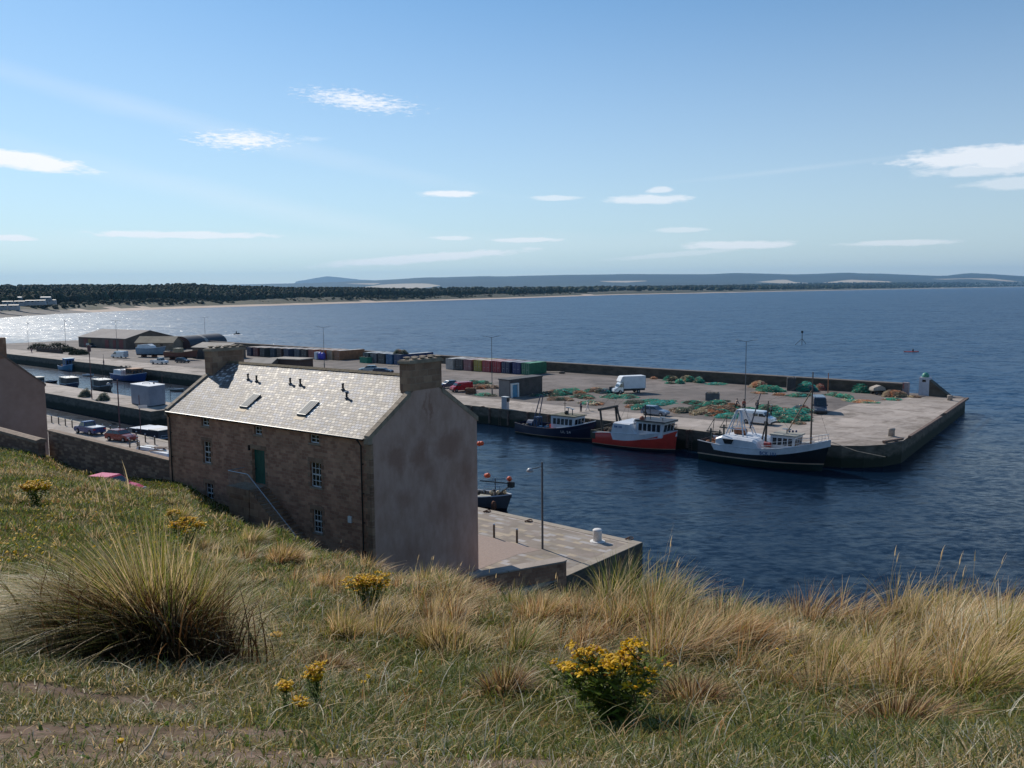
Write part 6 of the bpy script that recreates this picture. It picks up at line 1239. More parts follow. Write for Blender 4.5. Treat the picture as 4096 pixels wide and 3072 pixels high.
# launch at the near quay seen between the wall and the house
def ex_l(t, h):
    MB().box(.8, 7.4, -1.5, 1.5, 1.0, 2.3, tx=.08, ty=.05).build('cabin', boat_paint((.02,.025,.05)), t); r_ = MB()
    r_.box(.5,2.4,-1.7,1.7,2.33,2.42); r_.build('roof', boat_paint((.42,.45,.5)), t); MB().box(2.5,5.2,-1.75,1.75,2.4,2.5).build('roof', boat_paint((.62,.63,.66)), t); MB().box(5.3,7.7,-1.7,1.7,2.46,2.56).build('roof', boat_paint((.55,.52,.48)), t)
    rail(t, [(7.9,-1.4,1.1),(9.6,-.7,1.3)], .7, M_BWHITE); MB().ball((7.0,-1.8,1.2), .25, 8, 6).build('fender', M_BWHITE, t)
p = at('M', 130, 840, 1.2); small_boat('dark-sided launch with pale flat roofs beside the near quay', (p.x-.4, p.y+2.4), QROT+.12, 10.5, 3.6, 1.3, 1.7, boat_paint((.015,.02,.04)), None, name='launch', mast=0, z=.2, extras=ex_l, grp='boats at the near quay')
# boat bow with orange buoys behind the house gable
def ex_b(t, h):
    rail(t, [(7.5,-1.2,1.7),(9.2,-.7,1.9),(9.9,0,2.0)], .7, M_BWHITE); mb = MB(); mb.tube([(7.8,.3,1.2),(7.8,.3,3.0)], .05, 5); mb.tube([(6.8,-1,2.9),(9.4,.4,2.7)], .06, 5); mb.tube([(8.6,0,1.6),(10.1,.1,2.7)], .08, 5); mb.box(9.8,10.4,-.2,.25,2.45,3.0); mb.build('bow_gear', M_GEAR, t)
    mb = MB(); [mb.ball(c, .27, 10, 8) for c in ((9.9,0,3.3),)]; mb.build('buoy', M_ORANGE, t); MB().ball((7.5,-.5,3.45), .27, 10, 8).build('buoy', M_ORANGE, t); MB().ball((7.1,-.3,3.35), .25, 10, 8).build('buoy', M_ORANGE, t)
    MB().ball((8.9,-1.35,.6), .42, 8, 6, (.8,.6,1.3)).build('fender', mat('brown_fender', (.16,.06,.03), .8), t); mb = MB(); [mb.ball((8+.5*k, -.6+.5*k, 1.75), .2, 7, 5) for k in range(3)]; mb.build('fender', M_CREAM, t)
    mb = MB(); [mb.ball((rng.uniform(6,9), rng.uniform(-.8,.8), 1.5), .25, 6, 5) for _ in range(9)]; mb.build('fishing_gear', M_GEAR, t)
    MB().tube([(5.1,.2,1.4),(5.1,.2,6.4),(5.5,.1,6.8)], .06, 6).build('mast', M_POLE, t); MB().ball((5.95,0,6.55), .26, 10, 8).build('buoy', M_ORANGE, t); MB().ball((6.2,.1,6.6), .24, 10, 8).build('buoy', M_ORANGE, t); MB().ball((5.55,0,6.5), .24, 10, 8).build('buoy', M_ORANGE, t)
bt = at('7', 495, 560, 1.6); d_ = Vector((.79, -.61, 0)); p = bt-d_*9.6+Vector((.5,.8,0))
small_boat('creel boat with orange buoys poking out behind the blank gable', (p.x, p.y), -.66, 10.2, 3.2, 1.2, 1.7, boat_paint((.10,.11,.13)), None, mast=0, extras=ex_b, grp='boats at the near quay')
# out in the bay: jet ski with its wake, kayak, channel mark
p = gp(*pxy('C', 1035, 325), 0); t = thing('jet_ski', 'dark jet ski with a rider crossing the bay', 'jet ski', (p.x, p.y, 0), .15)
MB().prof([(-1.6,0),(-1.6,.6),(.2,.75),(.9,1.1),(1.8,.5),(1.9,0)], -.55, .55, ty=[.1,.15,.2,.3,.3,.2]).build('hull', M_BLACK, t); MB().lathe([(.25,.6),(.32,1.0),(.26,1.5),(.1,1.7)], (-.2,0,0), 8).ball((-.1,0,1.85), .18, 8, 6).build('rider', mat('black_wetsuit', (.01,.012,.015), .5), t)
m_ = bpy.data.materials.new('foam'); m_ = mat('foam', (.8,.82,.84), .7, .1, .5, bump=.3)
def wake(a, b, w0, w1, label):
    d = b-a; n_ = Vector((-d.y, d.x, 0)).normalized(); mb = MB(); K = 40; v = []
    for k in range(K+1):
        f = k/K; c = a.lerp(b, f); w_ = (w0+(w1-w0)*f)*(.7+.6*random.random()); v += [c-n_*w_+Vector((0,0,.03)), c+n_*w_*.2+Vector((0,0,.22*random.random()+.1)), c+n_*w_+Vector((0,0,.03))]
    mb.add(v, [(k*3+j, k*3+j+1, k*3+3+j+1, k*3+3+j) for k in range(K) for j in (0, 1)]); tag(mb.build('foam', m_), 'white wake foam of the jet ski', 'wake', kind='stuff')
wake(p+Vector((2.5,.2,0)), gp(*pxy('C', -240, 385), 0)+Vector((0,0,0)), 1.6, 3.2, '')
p = gp(*pxy('6', 1230, 162), 0); t = thing('kayak', 'small red kayak with a paddler far out on the open bay', 'kayak', (p.x, p.y, 0), 0)
MB().loft([[(x,-w_,.05),(x,-w_,.25),(x,0,.34),(x,w_,.25),(x,w_,.05)] for x, w_ in ((-2.6,.03),(-1.5,.3),(0,.38),(1.5,.3),(2.6,.03))]).build('hull', mat('red_plastic', (.5,.05,.03), .4), t); MB().lathe([(.22,.3),(.28,.7),(.2,1.0)], (.6,0,0), 8).ball((.6,0,1.15), .13, 8, 6).build('paddler', M_BLACK, t)
p = gp(*pxy('5', 1680, 80), 0); t = thing('channel_mark', 'dark tripod sea mark standing in the water off the pier', 'sea mark', (p.x, p.y, 0), 0)
mb = MB(); mb.tube([(0,0,-.5),(0,0,5.5)], .12, 6); mb.tube([(-2.6,0,0),(0,0,2.4)], .09, 6); mb.tube([(1.6,0,.3),(0,0,2.4)], .09, 6); mb.box(-.4,.4,-.05,.05,4.6,5.5); mb.build('frame', M_GEAR, t)

# ---------------------------------------------------------------- people
SKIN = mat('skin', (.45,.26,.18), .6, .1, 5)
def person(pos, rz, label, top, legs, hair=(.05,.03,.02), stride=.12, arms=((.0,.05),(0,-.05)), bend=0, hat=None):
    t = thing('person', label, 'person', tuple(pos), rz, 'people on the outer pier')
    sx = stride; hip, knee, sh_ = .92, .50, 1.42; J = {}
    b = bend
    J = [(0,0,.95),(b*.25,0,1.18),(b*.5,0,1.40),(b*.6,0,1.52),(b*.68,0,1.63),(b*.7,0,1.76),
         (0,.10,.90),(sx*.55,.10,.48),(sx*.9,.10,.07),(sx*.9+.16,.10,.04),(0,-.10,.90),(-sx*.35,-.10,.49),(-sx,-.10,.07),(-sx+.16,-.10,.04),
         (b*.5,.19,1.40),(b*.5+arms[0][0]*.5,.25,1.13),(b*.5+arms[0][0]+.06,.24,.88),(b*.5+arms[0][0]+.08,.24,.78),(b*.5,-.19,1.40),(b*.5+arms[1][0]*.5,-.25,1.13),(b*.5+arms[1][0]+.06,-.24,.88),(b*.5+arms[1][0]+.08,-.24,.78)]
    E_ = [(0,1),(1,2),(2,3),(3,4),(4,5),(0,6),(6,7),(7,8),(8,9),(0,10),(10,11),(11,12),(12,13),(2,14),(14,15),(15,16),(16,17),(2,18),(18,19),(19,20),(20,21)]
    Rr = [.13,.125,.14,.055,.085,.075]+[.095,.06,.045,.035]*2+[.06,.045,.035,.03]*2
    def skin(name, idx, m, k=1.0, dr=0):
        mp = {i: n for n, i in enumerate(idx)}; me = bpy.data.meshes.new(name); me.from_pydata([J[i] for i in idx], [(mp[a], mp[c]) for a, c in E_ if a in mp and c in mp], []); o = bpy.data.objects.new(name, me); C.objects.link(o); o.parent = t
        md = o.modifiers.new('skin', 'SKIN'); md.use_smooth_shade = True; sv = me.skin_vertices[0].data if me.skin_vertices else None
        if sv is None: return o
        for n, i in enumerate(idx): sv[n].radius = (Rr[i]*k+dr, Rr[i]*k+dr); sv[n].use_root = (n == 0)
        o.modifiers.new('sub', 'SUBSURF').levels = 1; o.modifiers['sub'].render_levels = 1; me.materials.append(m); return o
    def ensure(o): pass
    import bmesh
    def skin2(name, idx, m, dr=0):
        bm = bmesh.new(); sl_ = bm.verts.layers.skin.verify(); vs = []; mp = {}
        for n, i in enumerate(idx): v = bm.verts.new(J[i]); v[sl_].radius = (Rr[i]+dr, Rr[i]+dr); v[sl_].use_root = n == 0; mp[i] = v
        for a, c in E_:
            if a in mp and c in mp: bm.edges.new((mp[a], mp[c]))
        me = bpy.data.meshes.new(name); bm.to_mesh(me); bm.free(); me.materials.append(m); o = bpy.data.objects.new(name, me); C.objects.link(o); o.parent = t
        md = o.modifiers.new('skin', 'SKIN'); md.use_smooth_shade = True; s_ = o.modifiers.new('sub', 'SUBSURF'); s_.levels = 1; s_.render_levels = 1; return o
    skin2('body', list(range(22)), SKIN); skin2('jacket', [1,2,14,15,16,18,19,20], mat('cloth_top', top, .9, .1, 6), .025); skin2('trousers', [0,6,7,8,10,11,12], mat('cloth_legs', legs, .9, .1, 6), .022)
    MB().ball((b*.68-.015,0,1.70), .115, 10, 8, (1,.9,1.05)).build('hat' if hat else 'hair', mat('head_cover', hat or hair, .8), t, True)
person(at('D', 1515, 545), 2.6, 'person in a dark blue top with red hair standing by the navy boat', (.05,.05,.12), (.03,.03,.05), (.30,.04,.02), .08)
person(at('D', 1660, 520), .4, 'person in white overalls striding along the pier', (.55,.54,.54), (.55,.54,.54), (.25,.23,.2), .42, ((.2,0),(-.25,0)), hat=(.5,.5,.5))
person(at('F', 980, 255), 1.2, 'person in black standing with hands together behind the white crew van', (.012,.014,.022), (.012,.014,.02), (.02,.015,.01), .03, ((.16,0),(.16,0)))
person(at('F', 1200, 330), 2.8, 'person in a pale top and white cap beside the dark mast', (.10,.12,.14), (.02,.02,.03), (.1,.1,.1), .1, hat=(.6,.62,.62))
person(at('F', 640, 230), .5, 'person in dark clothes bending over the nets left of the gantry', (.03,.035,.05), (.03,.03,.04), (.05,.03,.02), .1, ((.3,0),(.3,0)), bend=.5)
person(at('F', 765, 235), -1.5, 'person in a red top crouched by the net piles', (.42,.06,.05), (.04,.04,.06), (.05,.03,.02), .1, bend=.35)
person(at('B', 305, 1170), 0, 'person in a pinkish top at the edge of the far quay', (.30,.12,.14), (.05,.05,.1), stride=.06)
person(at('A', 700, 895), 0, 'person in purple at the left end of the outer pier', (.16,.05,.14), (.1,.04,.1), stride=.1)

# ---------------------------------------------------------------- nets, floats and gear lying on the quays
NETC = {'g': (.03,.25,.16), 't': (.04,.30,.24), 'd': (.06,.085,.06), 'o': (.42,.17,.08), 'b': (.24,.15,.10), 'y': (.40,.31,.18), 'r': (.32,.10,.08), 'n': (.05,.11,.15)}
NM = {k: leaf_mat('net_'+k, transl=0, rough=.9) for k in ('x',)}
def strand_cloud(pts, wid, hgt, cols, n):
    """tangled twine: short bent ribbons over an elongated heap"""
    P_ = np.array([tuple(p) for p in pts]); seg_ = np.linalg.norm(np.diff(P_[:, :2], axis=0), axis=1); cum = np.concatenate([[0], np.cumsum(seg_)]); tot = cum[-1]
    s = rng.random(n)*tot; c = np.stack([np.interp(s, cum, P_[:, i]) for i in range(3)], 1)
    d = np.stack([np.interp(np.clip(s+.2, 0, tot), cum, P_[:, i])-np.interp(np.clip(s-.2, 0, tot), cum, P_[:, i]) for i in (0, 1)], 1); d /= np.linalg.norm(d, axis=1)[:, None]+1e-6
    nv = np.stack([-d[:, 1], d[:, 0]], 1); taper = np.clip(np.minimum(s, tot-s)/(.18*tot+.2), .35, 1); lump = .6+.7*vnoise(c[:, 0]*1.0, c[:, 1], .9)
    u = rng.uniform(-1, 1, n); u = np.sign(u)*np.abs(u)**.8; u = u*(1+.35*(rng.random(n) < .2)*rng.random(n)); w_ = wid/2*taper*lump
    x = c[:, 0]+nv[:, 0]*u*w_; y = c[:, 1]+nv[:, 1]*u*w_; z = c[:, 2]+hgt*taper*lump*np.sqrt(np.clip(1-u*u, 0, 1))*rng.uniform(.35, 1.02, n)
    a = rng.normal(0, .7, n)+np.arctan2(d[:, 1], d[:, 0]); ln = rng.uniform(.18, .5, n); th = rng.uniform(.03, .08, n); b = rng.uniform(-.12, .12, n)
    V = np.zeros((n, 8, 3))
    for k, f in enumerate((-1, -.33, .33, 1)):
        px_ = x+np.cos(a)*ln*f; py_ = y+np.sin(a)*ln*f; pz = z+b*f+.05*(1-f*f)-.02*abs(f); q = th*(1-.5*abs(f))
        V[:, 2*k] = np.stack([px_-np.sin(a)*q, py_+np.cos(a)*q, np.maximum(pz, c[:, 2]+.01)], 1); V[:, 2*k+1] = np.stack([px_+np.sin(a)*q, py_-np.cos(a)*q, np.maximum(pz-.03, c[:, 2]+.008)], 1)
    vid = np.arange(n*8).reshape(n, 8); Q = np.concatenate([vid[:, [0,1,3,2]], vid[:, [2,3,5,4]], vid[:, [4,5,7,6]]])
    ci = (vnoise(x*1.0+3, y, 1.3)*len(cols)*.999).astype(int); pal = np.array([NETC[k] for k in cols]); cc = pal[ci]*rng.uniform(.5, 1.7, (n, 1)); od = rng.random(n) < .16; cc[od] = np.array([.34,.26,.18])*rng.uniform(.4, 1.4, (od.sum(), 1))
    return V.reshape(-1, 3), Q, np.repeat(cc, 8, 0)
def heap(k, pts, wid, hgt, cols, label, floats=0, z=ZF, fl=None, dens=1.0):
    hgt *= .72; wid *= 1.35
    W_ = [at(k, x, y, z+.0) for x, y in pts]; t = thing('fishing_net', label, 'net', tuple(W_[0]), 0, 'heaps of fishing net spread on the pier')
    W_ = [p-W_[0] for p in W_]; L_ = sum((b-a).length for a, b in zip(W_[:-1], W_[1:]))
    n = int(min(5200, max(500, L_*wid*190*dens))); V, Q, cc = strand_cloud([(p.x, p.y, .01) for p in W_], wid, hgt, cols, n); np_mesh('net', V, Q, cc, NM['x'], parent=t)
    if floats:
        idx = rng.integers(0, len(V)//8, floats)*8; mb = MB()
        for i in idx: mb.ball((V[i, 0], V[i, 1], V[i, 2]+.1), rng.uniform(.1, .16), 7, 5)
        mb.build('floats', fl or M_CREAM, t, True)
H_ = [('4',[(620,790),(760,770),(830,745)],1.6,.35,'gdb','net with pale floats running from the grey building to the heaps',7),
 ('4',[(800,790),(900,745),(1000,735)],2.6,.8,'bodg','orange and brown net heap nearest the grey building',9),
 ('4',[(860,790),(1040,740),(1220,745)],2.8,.9,'ggdt','long green net heap behind the white-suited walker',4),
 ('4',[(820,835),(950,820),(1060,840)],2.0,.6,'dbbg','low dark brown net at the front of the first heaps',3),
 ('4',[(1070,800),(1200,795),(1260,820)],2.4,.7,'ddgb','dark net heap in front of the long green one',2),
 ('4',[(1110,775),(1190,755)],1.6,.9,'oob','bright orange rope heap among the green nets',0),
 ('4',[(1260,745),(1330,725),(1400,735)],2.0,.8,'obg','orange-topped net heap near the box van',3),
 ('4',[(1390,760),(1470,735)],2.2,1.0,'tnd','tall dark teal net heap at the nose of the box van',2),
 ('4',[(1160,865),(1300,870),(1400,860)],2.4,.6,'gbg','green net with many floats behind the red boat gantry',16),
 ('4',[(1280,885),(1400,880)],1.2,.5,'oyo','orange float line heap at the front, right of the walker',22),
 ('4',[(1400,800),(1560,800),(1700,800),(1800,805)],3.2,.7,'gdgt','broad green net in front of the box van',12),
 ('4',[(1640,778),(1670,780)],1.0,.8,'oo','small bright orange heap below the box van',0),
 ('4',[(1670,870),(1800,860),(1880,850)],2.0,.6,'ddg','long dark net left of the green strips',3),
 ('4',[(1820,865),(1940,850),(2000,830)],2.4,.5,'gt','green net strip just right of the dark one',3),
 ('4',[(1760,940),(1850,900),(2010,880),(2190,840)],2.2,.5,'tgt','long bright teal net strip stretching to the right',7),
 ('4',[(1690,915),(1750,905)],1.3,.5,'bo','little brown net heap left of the teal strip',0),
 ('5',[(290,830),(330,820),(440,830)],2.4,.8,'ddb','dark net heap at the left end of the middle spread',6),
 ('5',[(440,740),(500,725),(570,720)],2.2,.6,'dgd','dark green net below the grey bin',2),
 ('5',[(400,800),(560,770),(700,730),(860,705)],1.9,.6,'gdg','long green net strip rising towards the lamp post',10),
 ('5',[(470,860),(620,820),(780,770)],2.0,.7,'byb','brown float line strip in the middle spread',18),
 ('5',[(650,870),(760,830),(880,780),(900,740)],2.4,.8,'bodg','orange and brown net in front of the white gantry',8),
 ('5',[(740,890),(880,880),(950,850)],2.2,.6,'gtg','green net at the front edge of the middle spread',2),
 ('5',[(1030,790),(1120,800)],2.2,.6,'gdt','green net behind the white crew van',2),
 ('5',[(1200,810),(1330,800),(1440,820)],2.6,1.0,'dgd','dark green heap beside the person in the pale top',3),
 ('5',[(1400,880),(1560,840),(1760,810)],3.2,.9,'gtgt','large green net spread left of the tall brown mast',16),
 ('5',[(1390,940),(1560,920),(1740,880)],2.6,.8,'gdg','green net in front, below the large spread',8),
 ('5',[(1610,815),(1720,800)],1.6,1.0,'rnt','teal and red heap near the tall brown mast',3),
 ('5',[(1600,950),(1700,960)],1.6,.5,'bdo','brown net at the pier edge by the brown mast',2),
 ('5',[(1440,790),(1540,790)],1.2,.3,'bd','small brown coil left of the dark mast people',0),
 ('G',[(20,600),(100,600)],1.6,.9,'ob','rust-orange net heap against the sea wall behind the box van',1),
 ('G',[(280,680),(420,685)],1.6,.7,'dgd','dark net roll by the sea wall',1),
 ('G',[(320,640),(420,620)],2.0,1.3,'ydg','sandy and green net heap against the sea wall',0),
 ('G',[(450,680),(580,680)],2.2,1.5,'ggg','bright green net heap against the sea wall',2),
 ('G',[(590,655),(720,640)],2.2,1.5,'gyd','olive green net heap beside the bright green one',0),
 ('G',[(790,665),(930,665)],2.6,2.0,'gdb','round green-brown net pile at the sea wall',0),
 ('G',[(1000,695),(1160,700),(1340,690)],1.7,.5,'tgt','flat bright teal net strip by the sea wall',0),
 ('G',[(1760,745),(1900,750),(2050,740)],2.6,1.6,'oyr','orange and cream rope heap by the sea wall behind the lamp post',10),
 ('G',[(1860,660),(1980,660)],2.2,2.6,'nyb','tall blue and brown gear heap against the sea wall',3),
 ('5',[(1220,600),(1340,590),(1480,600)],3.0,1.4,'gggt','brilliant green net heap in front of the sea wall',1),
 ('5',[(1360,520),(1440,515)],2.2,2.4,'ydy','sandy net bundle behind the brilliant green heap',0),
 ('5',[(1130,610),(1280,625)],1.4,.4,'obd','thin orange line in front of the sea wall heaps',1),
 ('5',[(1510,645),(1640,650),(1740,630)],2.2,.7,'gdt','dull green net lying in front of the dark bin',1),
 ('5',[(1370,640),(1480,635)],1.3,.5,'ob','orange-brown coil left of the dull green net',2),
 ('5',[(1610,585),(1720,590),(1830,585)],2.8,2.3,'tgtn','large teal net mound against the sea wall',0),
 ('5',[(1830,580),(1920,580)],2.2,2.0,'rbr','dusky red net bundle right of the teal mound',0),
 ('6',[(260,635),(420,640),(560,680)],1.8,.6,'gdg','green net trail right of the grey van',2),
 ('6',[(480,690),(640,710),(860,725)],2.0,.4,'tgyo','flat teal and orange net trail across the pier head',9),
 ('6',[(600,610),(680,605),(770,605)],2.4,2.2,'ggg','bright green net mound below the sea wall on the pier head',0),
 ('6',[(930,655),(1040,650),(1150,640)],2.4,1.4,'obyg','orange and brown net heap left of the beacon',2),
 ('6',[(930,690),(1100,690)],1.5,.4,'go','green net strip in front of the beacon heaps',4),
 ('6',[(1200,660),(1320,665)],1.2,.6,'byd','small brown gear pile at the foot of the beacon',3),
 ('3',[(1880,795),(1960,785),(2100,790)],2.4,.9,'gdt','green and dark net heap right of the red van',1),
 ('3',[(1900,850),(2020,830),(2130,840)],2.6,.9,'oby','orange net heap in front, right of the red van',6),
 ('3',[(1930,915),(2050,915),(2150,925)],2.0,.5,'gd','green net strip at the foot of the lamp post',0),
 ('4',[(200,700),(250,700)],2.0,1.2,'bo','brown and orange net behind the lamp post by the grey building',2),
 ('1',[(880,1350),(1000,1345)],1.6,2.2,'ddg','dark net pile on the middle pier left of the leaning pole',0),
 ('1',[(1080,1390),(1200,1385)],1.7,2.1,'ddn','dark net pile on the middle pier right of the leaning pole',0),
 ('R' if False else '3',[(1110,435),(1200,440)],2.0,.9,'ddb','dark net bundle heaped on top of the blue container',0)]
for h in H_[:-1]: heap(*h)
p = ST(141.2, 50.5, ZF+2.76); REG['Z'] = (0, 0, 1)
t = thing('fishing_net', 'dark net bundle heaped on top of the long blue container', 'net', tuple(p), 0, 'heaps of fishing net spread on the pier'); V, Q, cc = strand_cloud([(-2,1,0),(1.5,-1,0)], 2.6, 1.5, 'ddb', 1400); np_mesh('net', V, Q, cc, NM['x'], parent=t)
# bins, trailers, boxes
def bx(name, label, cat, k, p0, p1, depth, h, m, z=ZF, rim=True, group=None, fill=None):
    a, b = at(k, *p0, z=z), at(k, *p1, z=z); d = b-a; L_ = d.length; t = thing(name, label, cat, tuple(a), math.atan2(d.y, d.x), group)
    mb = MB().box(0, L_, 0, .08, 0, h).box(0, L_, depth-.08, depth, 0, h).box(0, .08, .08, depth-.08, 0, h).box(L_-.08, L_, .08, depth-.08, 0, h).box(.08, L_-.08, .08, depth-.08, .05, .15); mb.build('body', m, t)
    mb = MB(); mb.box(-.04, L_+.04, -.04, .1, h, h+.08).box(-.04, L_+.04, depth-.1, depth+.04, h, h+.08).box(-.04,.1,.1,depth-.1,h,h+.08).box(L_-.1,L_+.04,.1,depth-.1,h,h+.08); [mb.box(x, x+.08, -.05, 0, .05, h) for x in np.arange(.1, L_-.1, .6)]; mb.build('rim', m, t)
    if fill: mb = MB(); [mb.ball((rng.uniform(.3,L_-.3), rng.uniform(.3,depth-.3), h-.05), rng.uniform(.15,.3), 7, 5) for _ in range(14)]; mb.build('contents', fill, t)
    return t
bx('gear_bin', 'long grey bin full of gear standing alone on the pier', 'bin', '5', (612,698), (765,702), 1.8, 1.25, mat('grey_galvanised', (.13,.125,.13), .7, .25, 1), fill=M_DECK)
bx('gear_bin', 'dark square bin against the sea wall between the green nets', 'bin', '5', (1515,590), (1610,592), 2, 2.4, mat('dark_grey_bin', (.05,.05,.055), .7), fill=M_GEAR)
bx('skip', 'green skip at the left end of the blue containers', 'skip', '3', (660,555), (745,562), 2.2, 1.5, mat('green_skip', (.03,.22,.14), .6), fill=M_DECK)
bx('trailer_box', 'dark flat cart loaded in front of the box van cab', 'cart', 'E', (480,290), (740,305), 1.6, 1.1, mat('dark_blue_cart', (.03,.04,.06), .7), fill=M_DECK)
bx('gear_bin', 'wooden crate of brown rope right of the red van', 'crate', '3', (1830,905), (1940,905), 1.8, 1.0, mat('brown_crate', (.14,.08,.05), .9), fill=M_RUSTG)
t = thing('fuel_pump', 'white fuel pump cabinet at the pier edge left of the navy boat', 'fuel pump', tuple(at('4', 335, 935)+Vector((0,.5,0))), QROT); MB().box(-.55,.55,-.35,.35,.05,2.0,tx=.03,ty=.03).build('cabinet', mat('off_white_enamel', (.42,.40,.42), .6, .1, 2), t); MB().box(.56,.8,-.2,.2,1.3,1.9).build('hose_reel', M_GEAR, t); MB().box(-.6,.6,-.4,.4,2.0,2.1).build('top_cap', M_WHITE, t)
p = at('3', 235, 522); t = thing('portable_toilet', 'white and blue portable unit beside the rusty containers', 'portable unit', tuple(p), QROT); MB().box(-2.3,-1.1,-.8,.8,.1,2.2).build('cab', M_BWHITE, t)
for x in (-.4, .9): MB().lathe([(.6,.1),(.68,.6),(.68,1.6),(.6,1.9),(.15,2.1)], (x,0,0), 12).build('water_tank', mat('ultramarine_plastic', (.05,.05,.45), .4), t, True)
p = at('6', 855, 628); t = thing('boat_trailer', 'small white tipped trailer near the sea wall on the pier head', 'trailer', tuple(p), .2); MB().box(-1.3,1.2,-.7,.7,.75,1.0).prof([(-1.3,.98),(-1.2,1.3),(.2,1.7),(1.1,1.3),(1.2,.98)], -.68, .68).build('body', mat('dirty_white', (.42,.36,.30), .8), t); wheels(t, (-.6,), .75, .3); MB().tube([(1.2,0,.85),(2.2,0,.5)], .05, 5).tube([(1.0,.3,.8),(1.0,.3,0)], .04, 5).build('drawbar', M_GEAR, t)
p = at('5', 1967, 630); lamp1('marker_post', p, 4.0, 'thin orange marker post by the sea wall behind the grey van', head=False, cat='post', r=.09, col=mat('orange_post', (.35,.12,.05), .7))
t = thing('slatted_pallet', 'pale pallet lying flat by the blue containers', 'pallet', tuple(at('3', 1030, 592)), .1); mb = MB(); [mb.box(-1.4+k*.35,-1.15+k*.35,-.8,.8,.12,.18) for k in range(8)]; mb.box(-1.4,1.35,-.75,-.6,0,.12).box(-1.4,1.35,.6,.75,0,.12); mb.build('boards', mat('pale_boards', (.45,.38,.3), .9), t)
t = thing('timber_stack', 'pale planks lying at the foot of the sea wall by the green container', 'planks', tuple(at('4', 845, 522)), -.1); mb = MB(); [mb.box(-3,2.5+.3*k,-.4+k*.3,-.15+k*.3,.05,.16) for k in range(4)]; mb.box(-2,-1.8,-.5,.9,0,.05).box(1,1.2,-.5,.9,0,.05); mb.build('boards', mat('pale_planks', (.4,.33,.27), .9), t)
t = thing('tyre', 'old tyre lying near the sea wall right of the planks', 'tyre', tuple(at('4', 960, 536)), 0); mb = MB(); mb.tube([(.55*math.cos(q),.55*math.sin(q),.2) for q in np.linspace(0,6.283,17)], .2, 8); mb.build('tread', M_TYRE, t)
# stacked creels and hedge bank at the far left
M_CREEL = mat('creel_netting', (.05,.045,.04), .95, .5, 2, bump=.6)
def creels(label, k, p0, p1, rows, grp='stacks of lobster creels'):
    a, b = at(k, *p0), at(k, *p1); d = b-a; n = int(d.length/1.0); rz = math.atan2(d.y, d.x)
    for i in range(n):
        for r in range(rows-(i % 2 if rows > 2 else 0)):
            q = a+d*(i/n); o = copy_tree(CREEL) if CREEL.get('used') else CREEL; CREEL['used'] = 1; o.location = (q.x, q.y, ZF+r*.47); o.rotation_euler = (0,0,rz+random.uniform(-.08,.08)); o['label'] = label; o['group'] = grp
CREEL = thing('lobster_creel', 'creel', 'creel', (0,0,0)); n_ = 7
MB().loft([[(x, .3*math.cos(math.pi*k/n_), .05+.38*math.sin(math.pi*k/n_)) for k in range(n_+1)] for x in (0,.3,.6,.9)], cap=True).build('net_cover', M_CREEL, CREEL); MB().box(0,.9,-.32,.32,0,.05).build('base', M_RUSTG, CREEL)
creels('lobster creel in the stack at the far left end of the outer pier', 'A', (820,860), (1380,905), 4)
if 'used' in CREEL: del CREEL['used']
for o in C.objects:
    if 'used' in o: del o['used']
# shrubs on the bank by the creels
def bush(pos, r, label, col, n=900):
    t = thing('shrub', label, 'shrub', tuple(pos), 0, 'dark shrubs at the far left of the outer pier'); u = rng.normal(size=(n, 3)); u /= np.linalg.norm(u, axis=1)[:, None]; u[:, 2] = np.abs(u[:, 2]); c = u*np.array([r*1.5, r, r*.8])*rng.uniform(.7, 1.05, (n, 1))
    a = rng.normal(size=(n, 3)); a /= np.linalg.norm(a, axis=1)[:, None]; b = np.cross(a, u); s = .28; V = np.stack([c-a*s, c-b*s*.6, c+a*s, c+b*s*.6], 1); np_mesh('foliage', V.reshape(-1, 3), np.arange(n*4).reshape(n, 4), np.repeat(np.array(col)*rng.uniform(.5, 1.5, (n, 1)), 4, 0), NM['x'], parent=t)
    MB().tube([(0,0,0),(0,0,r*.6)], .15, 6).build('stem', M_TIMBER, t)
for x, y, r, lb in ((860,700,2.6,'dark shrub at the left end of the creels'),(1270,700,3.0,'larger dark shrub above the creel stack'),(1500,760,2.2,'low shrub between the creels and the shed'),(1750,820,2.2,'low olive shrub in front of the harbour shed')):
    bush(at('A', x, y+110), r, lb, (.03,.04,.02))
# caravans on the far shore
cg = 'static caravans on the far shore'
def caravan(px, py, L_, label, Y=1010, h=2.4, col=(.62,.6,.58), roof=(.75,.75,.75)):
    q = gy(px, py, Y); t = thing('caravan', label, 'caravan', (q.x, q.y, q.z-h*.4), .1, cg); MB().box(-L_/2, L_/2, -1.6, 1.6, -3, h*.8).build('body', mat('caravan_side', col, .6, .1, .3), t); MB().prof([(-L_/2-.2,h*.8),(L_/2+.2,h*.8),(L_/2+.2,h*.85),(-L_/2-.2,h*.85)], -1.8, 1.8).add([(-L_/2-.2,-1.8,h*.86),(L_/2+.2,-1.8,h*.86),(L_/2,0,h*1.12),(-L_/2,0,h*1.12),(-L_/2-.2,1.8,h*.86),(L_/2+.2,1.8,h*.86)], [(0,1,2,3),(3,2,5,4)]).build('roof', mat('caravan_roof', roof, .6, .05, .3), t)
    MB().box(-L_*.3, -L_*.1, -1.64, -1.6, h*.25, h*.6).box(L_*.1, L_*.3, -1.64, -1.6, h*.25, h*.6).build('window', M_GLASS, t)
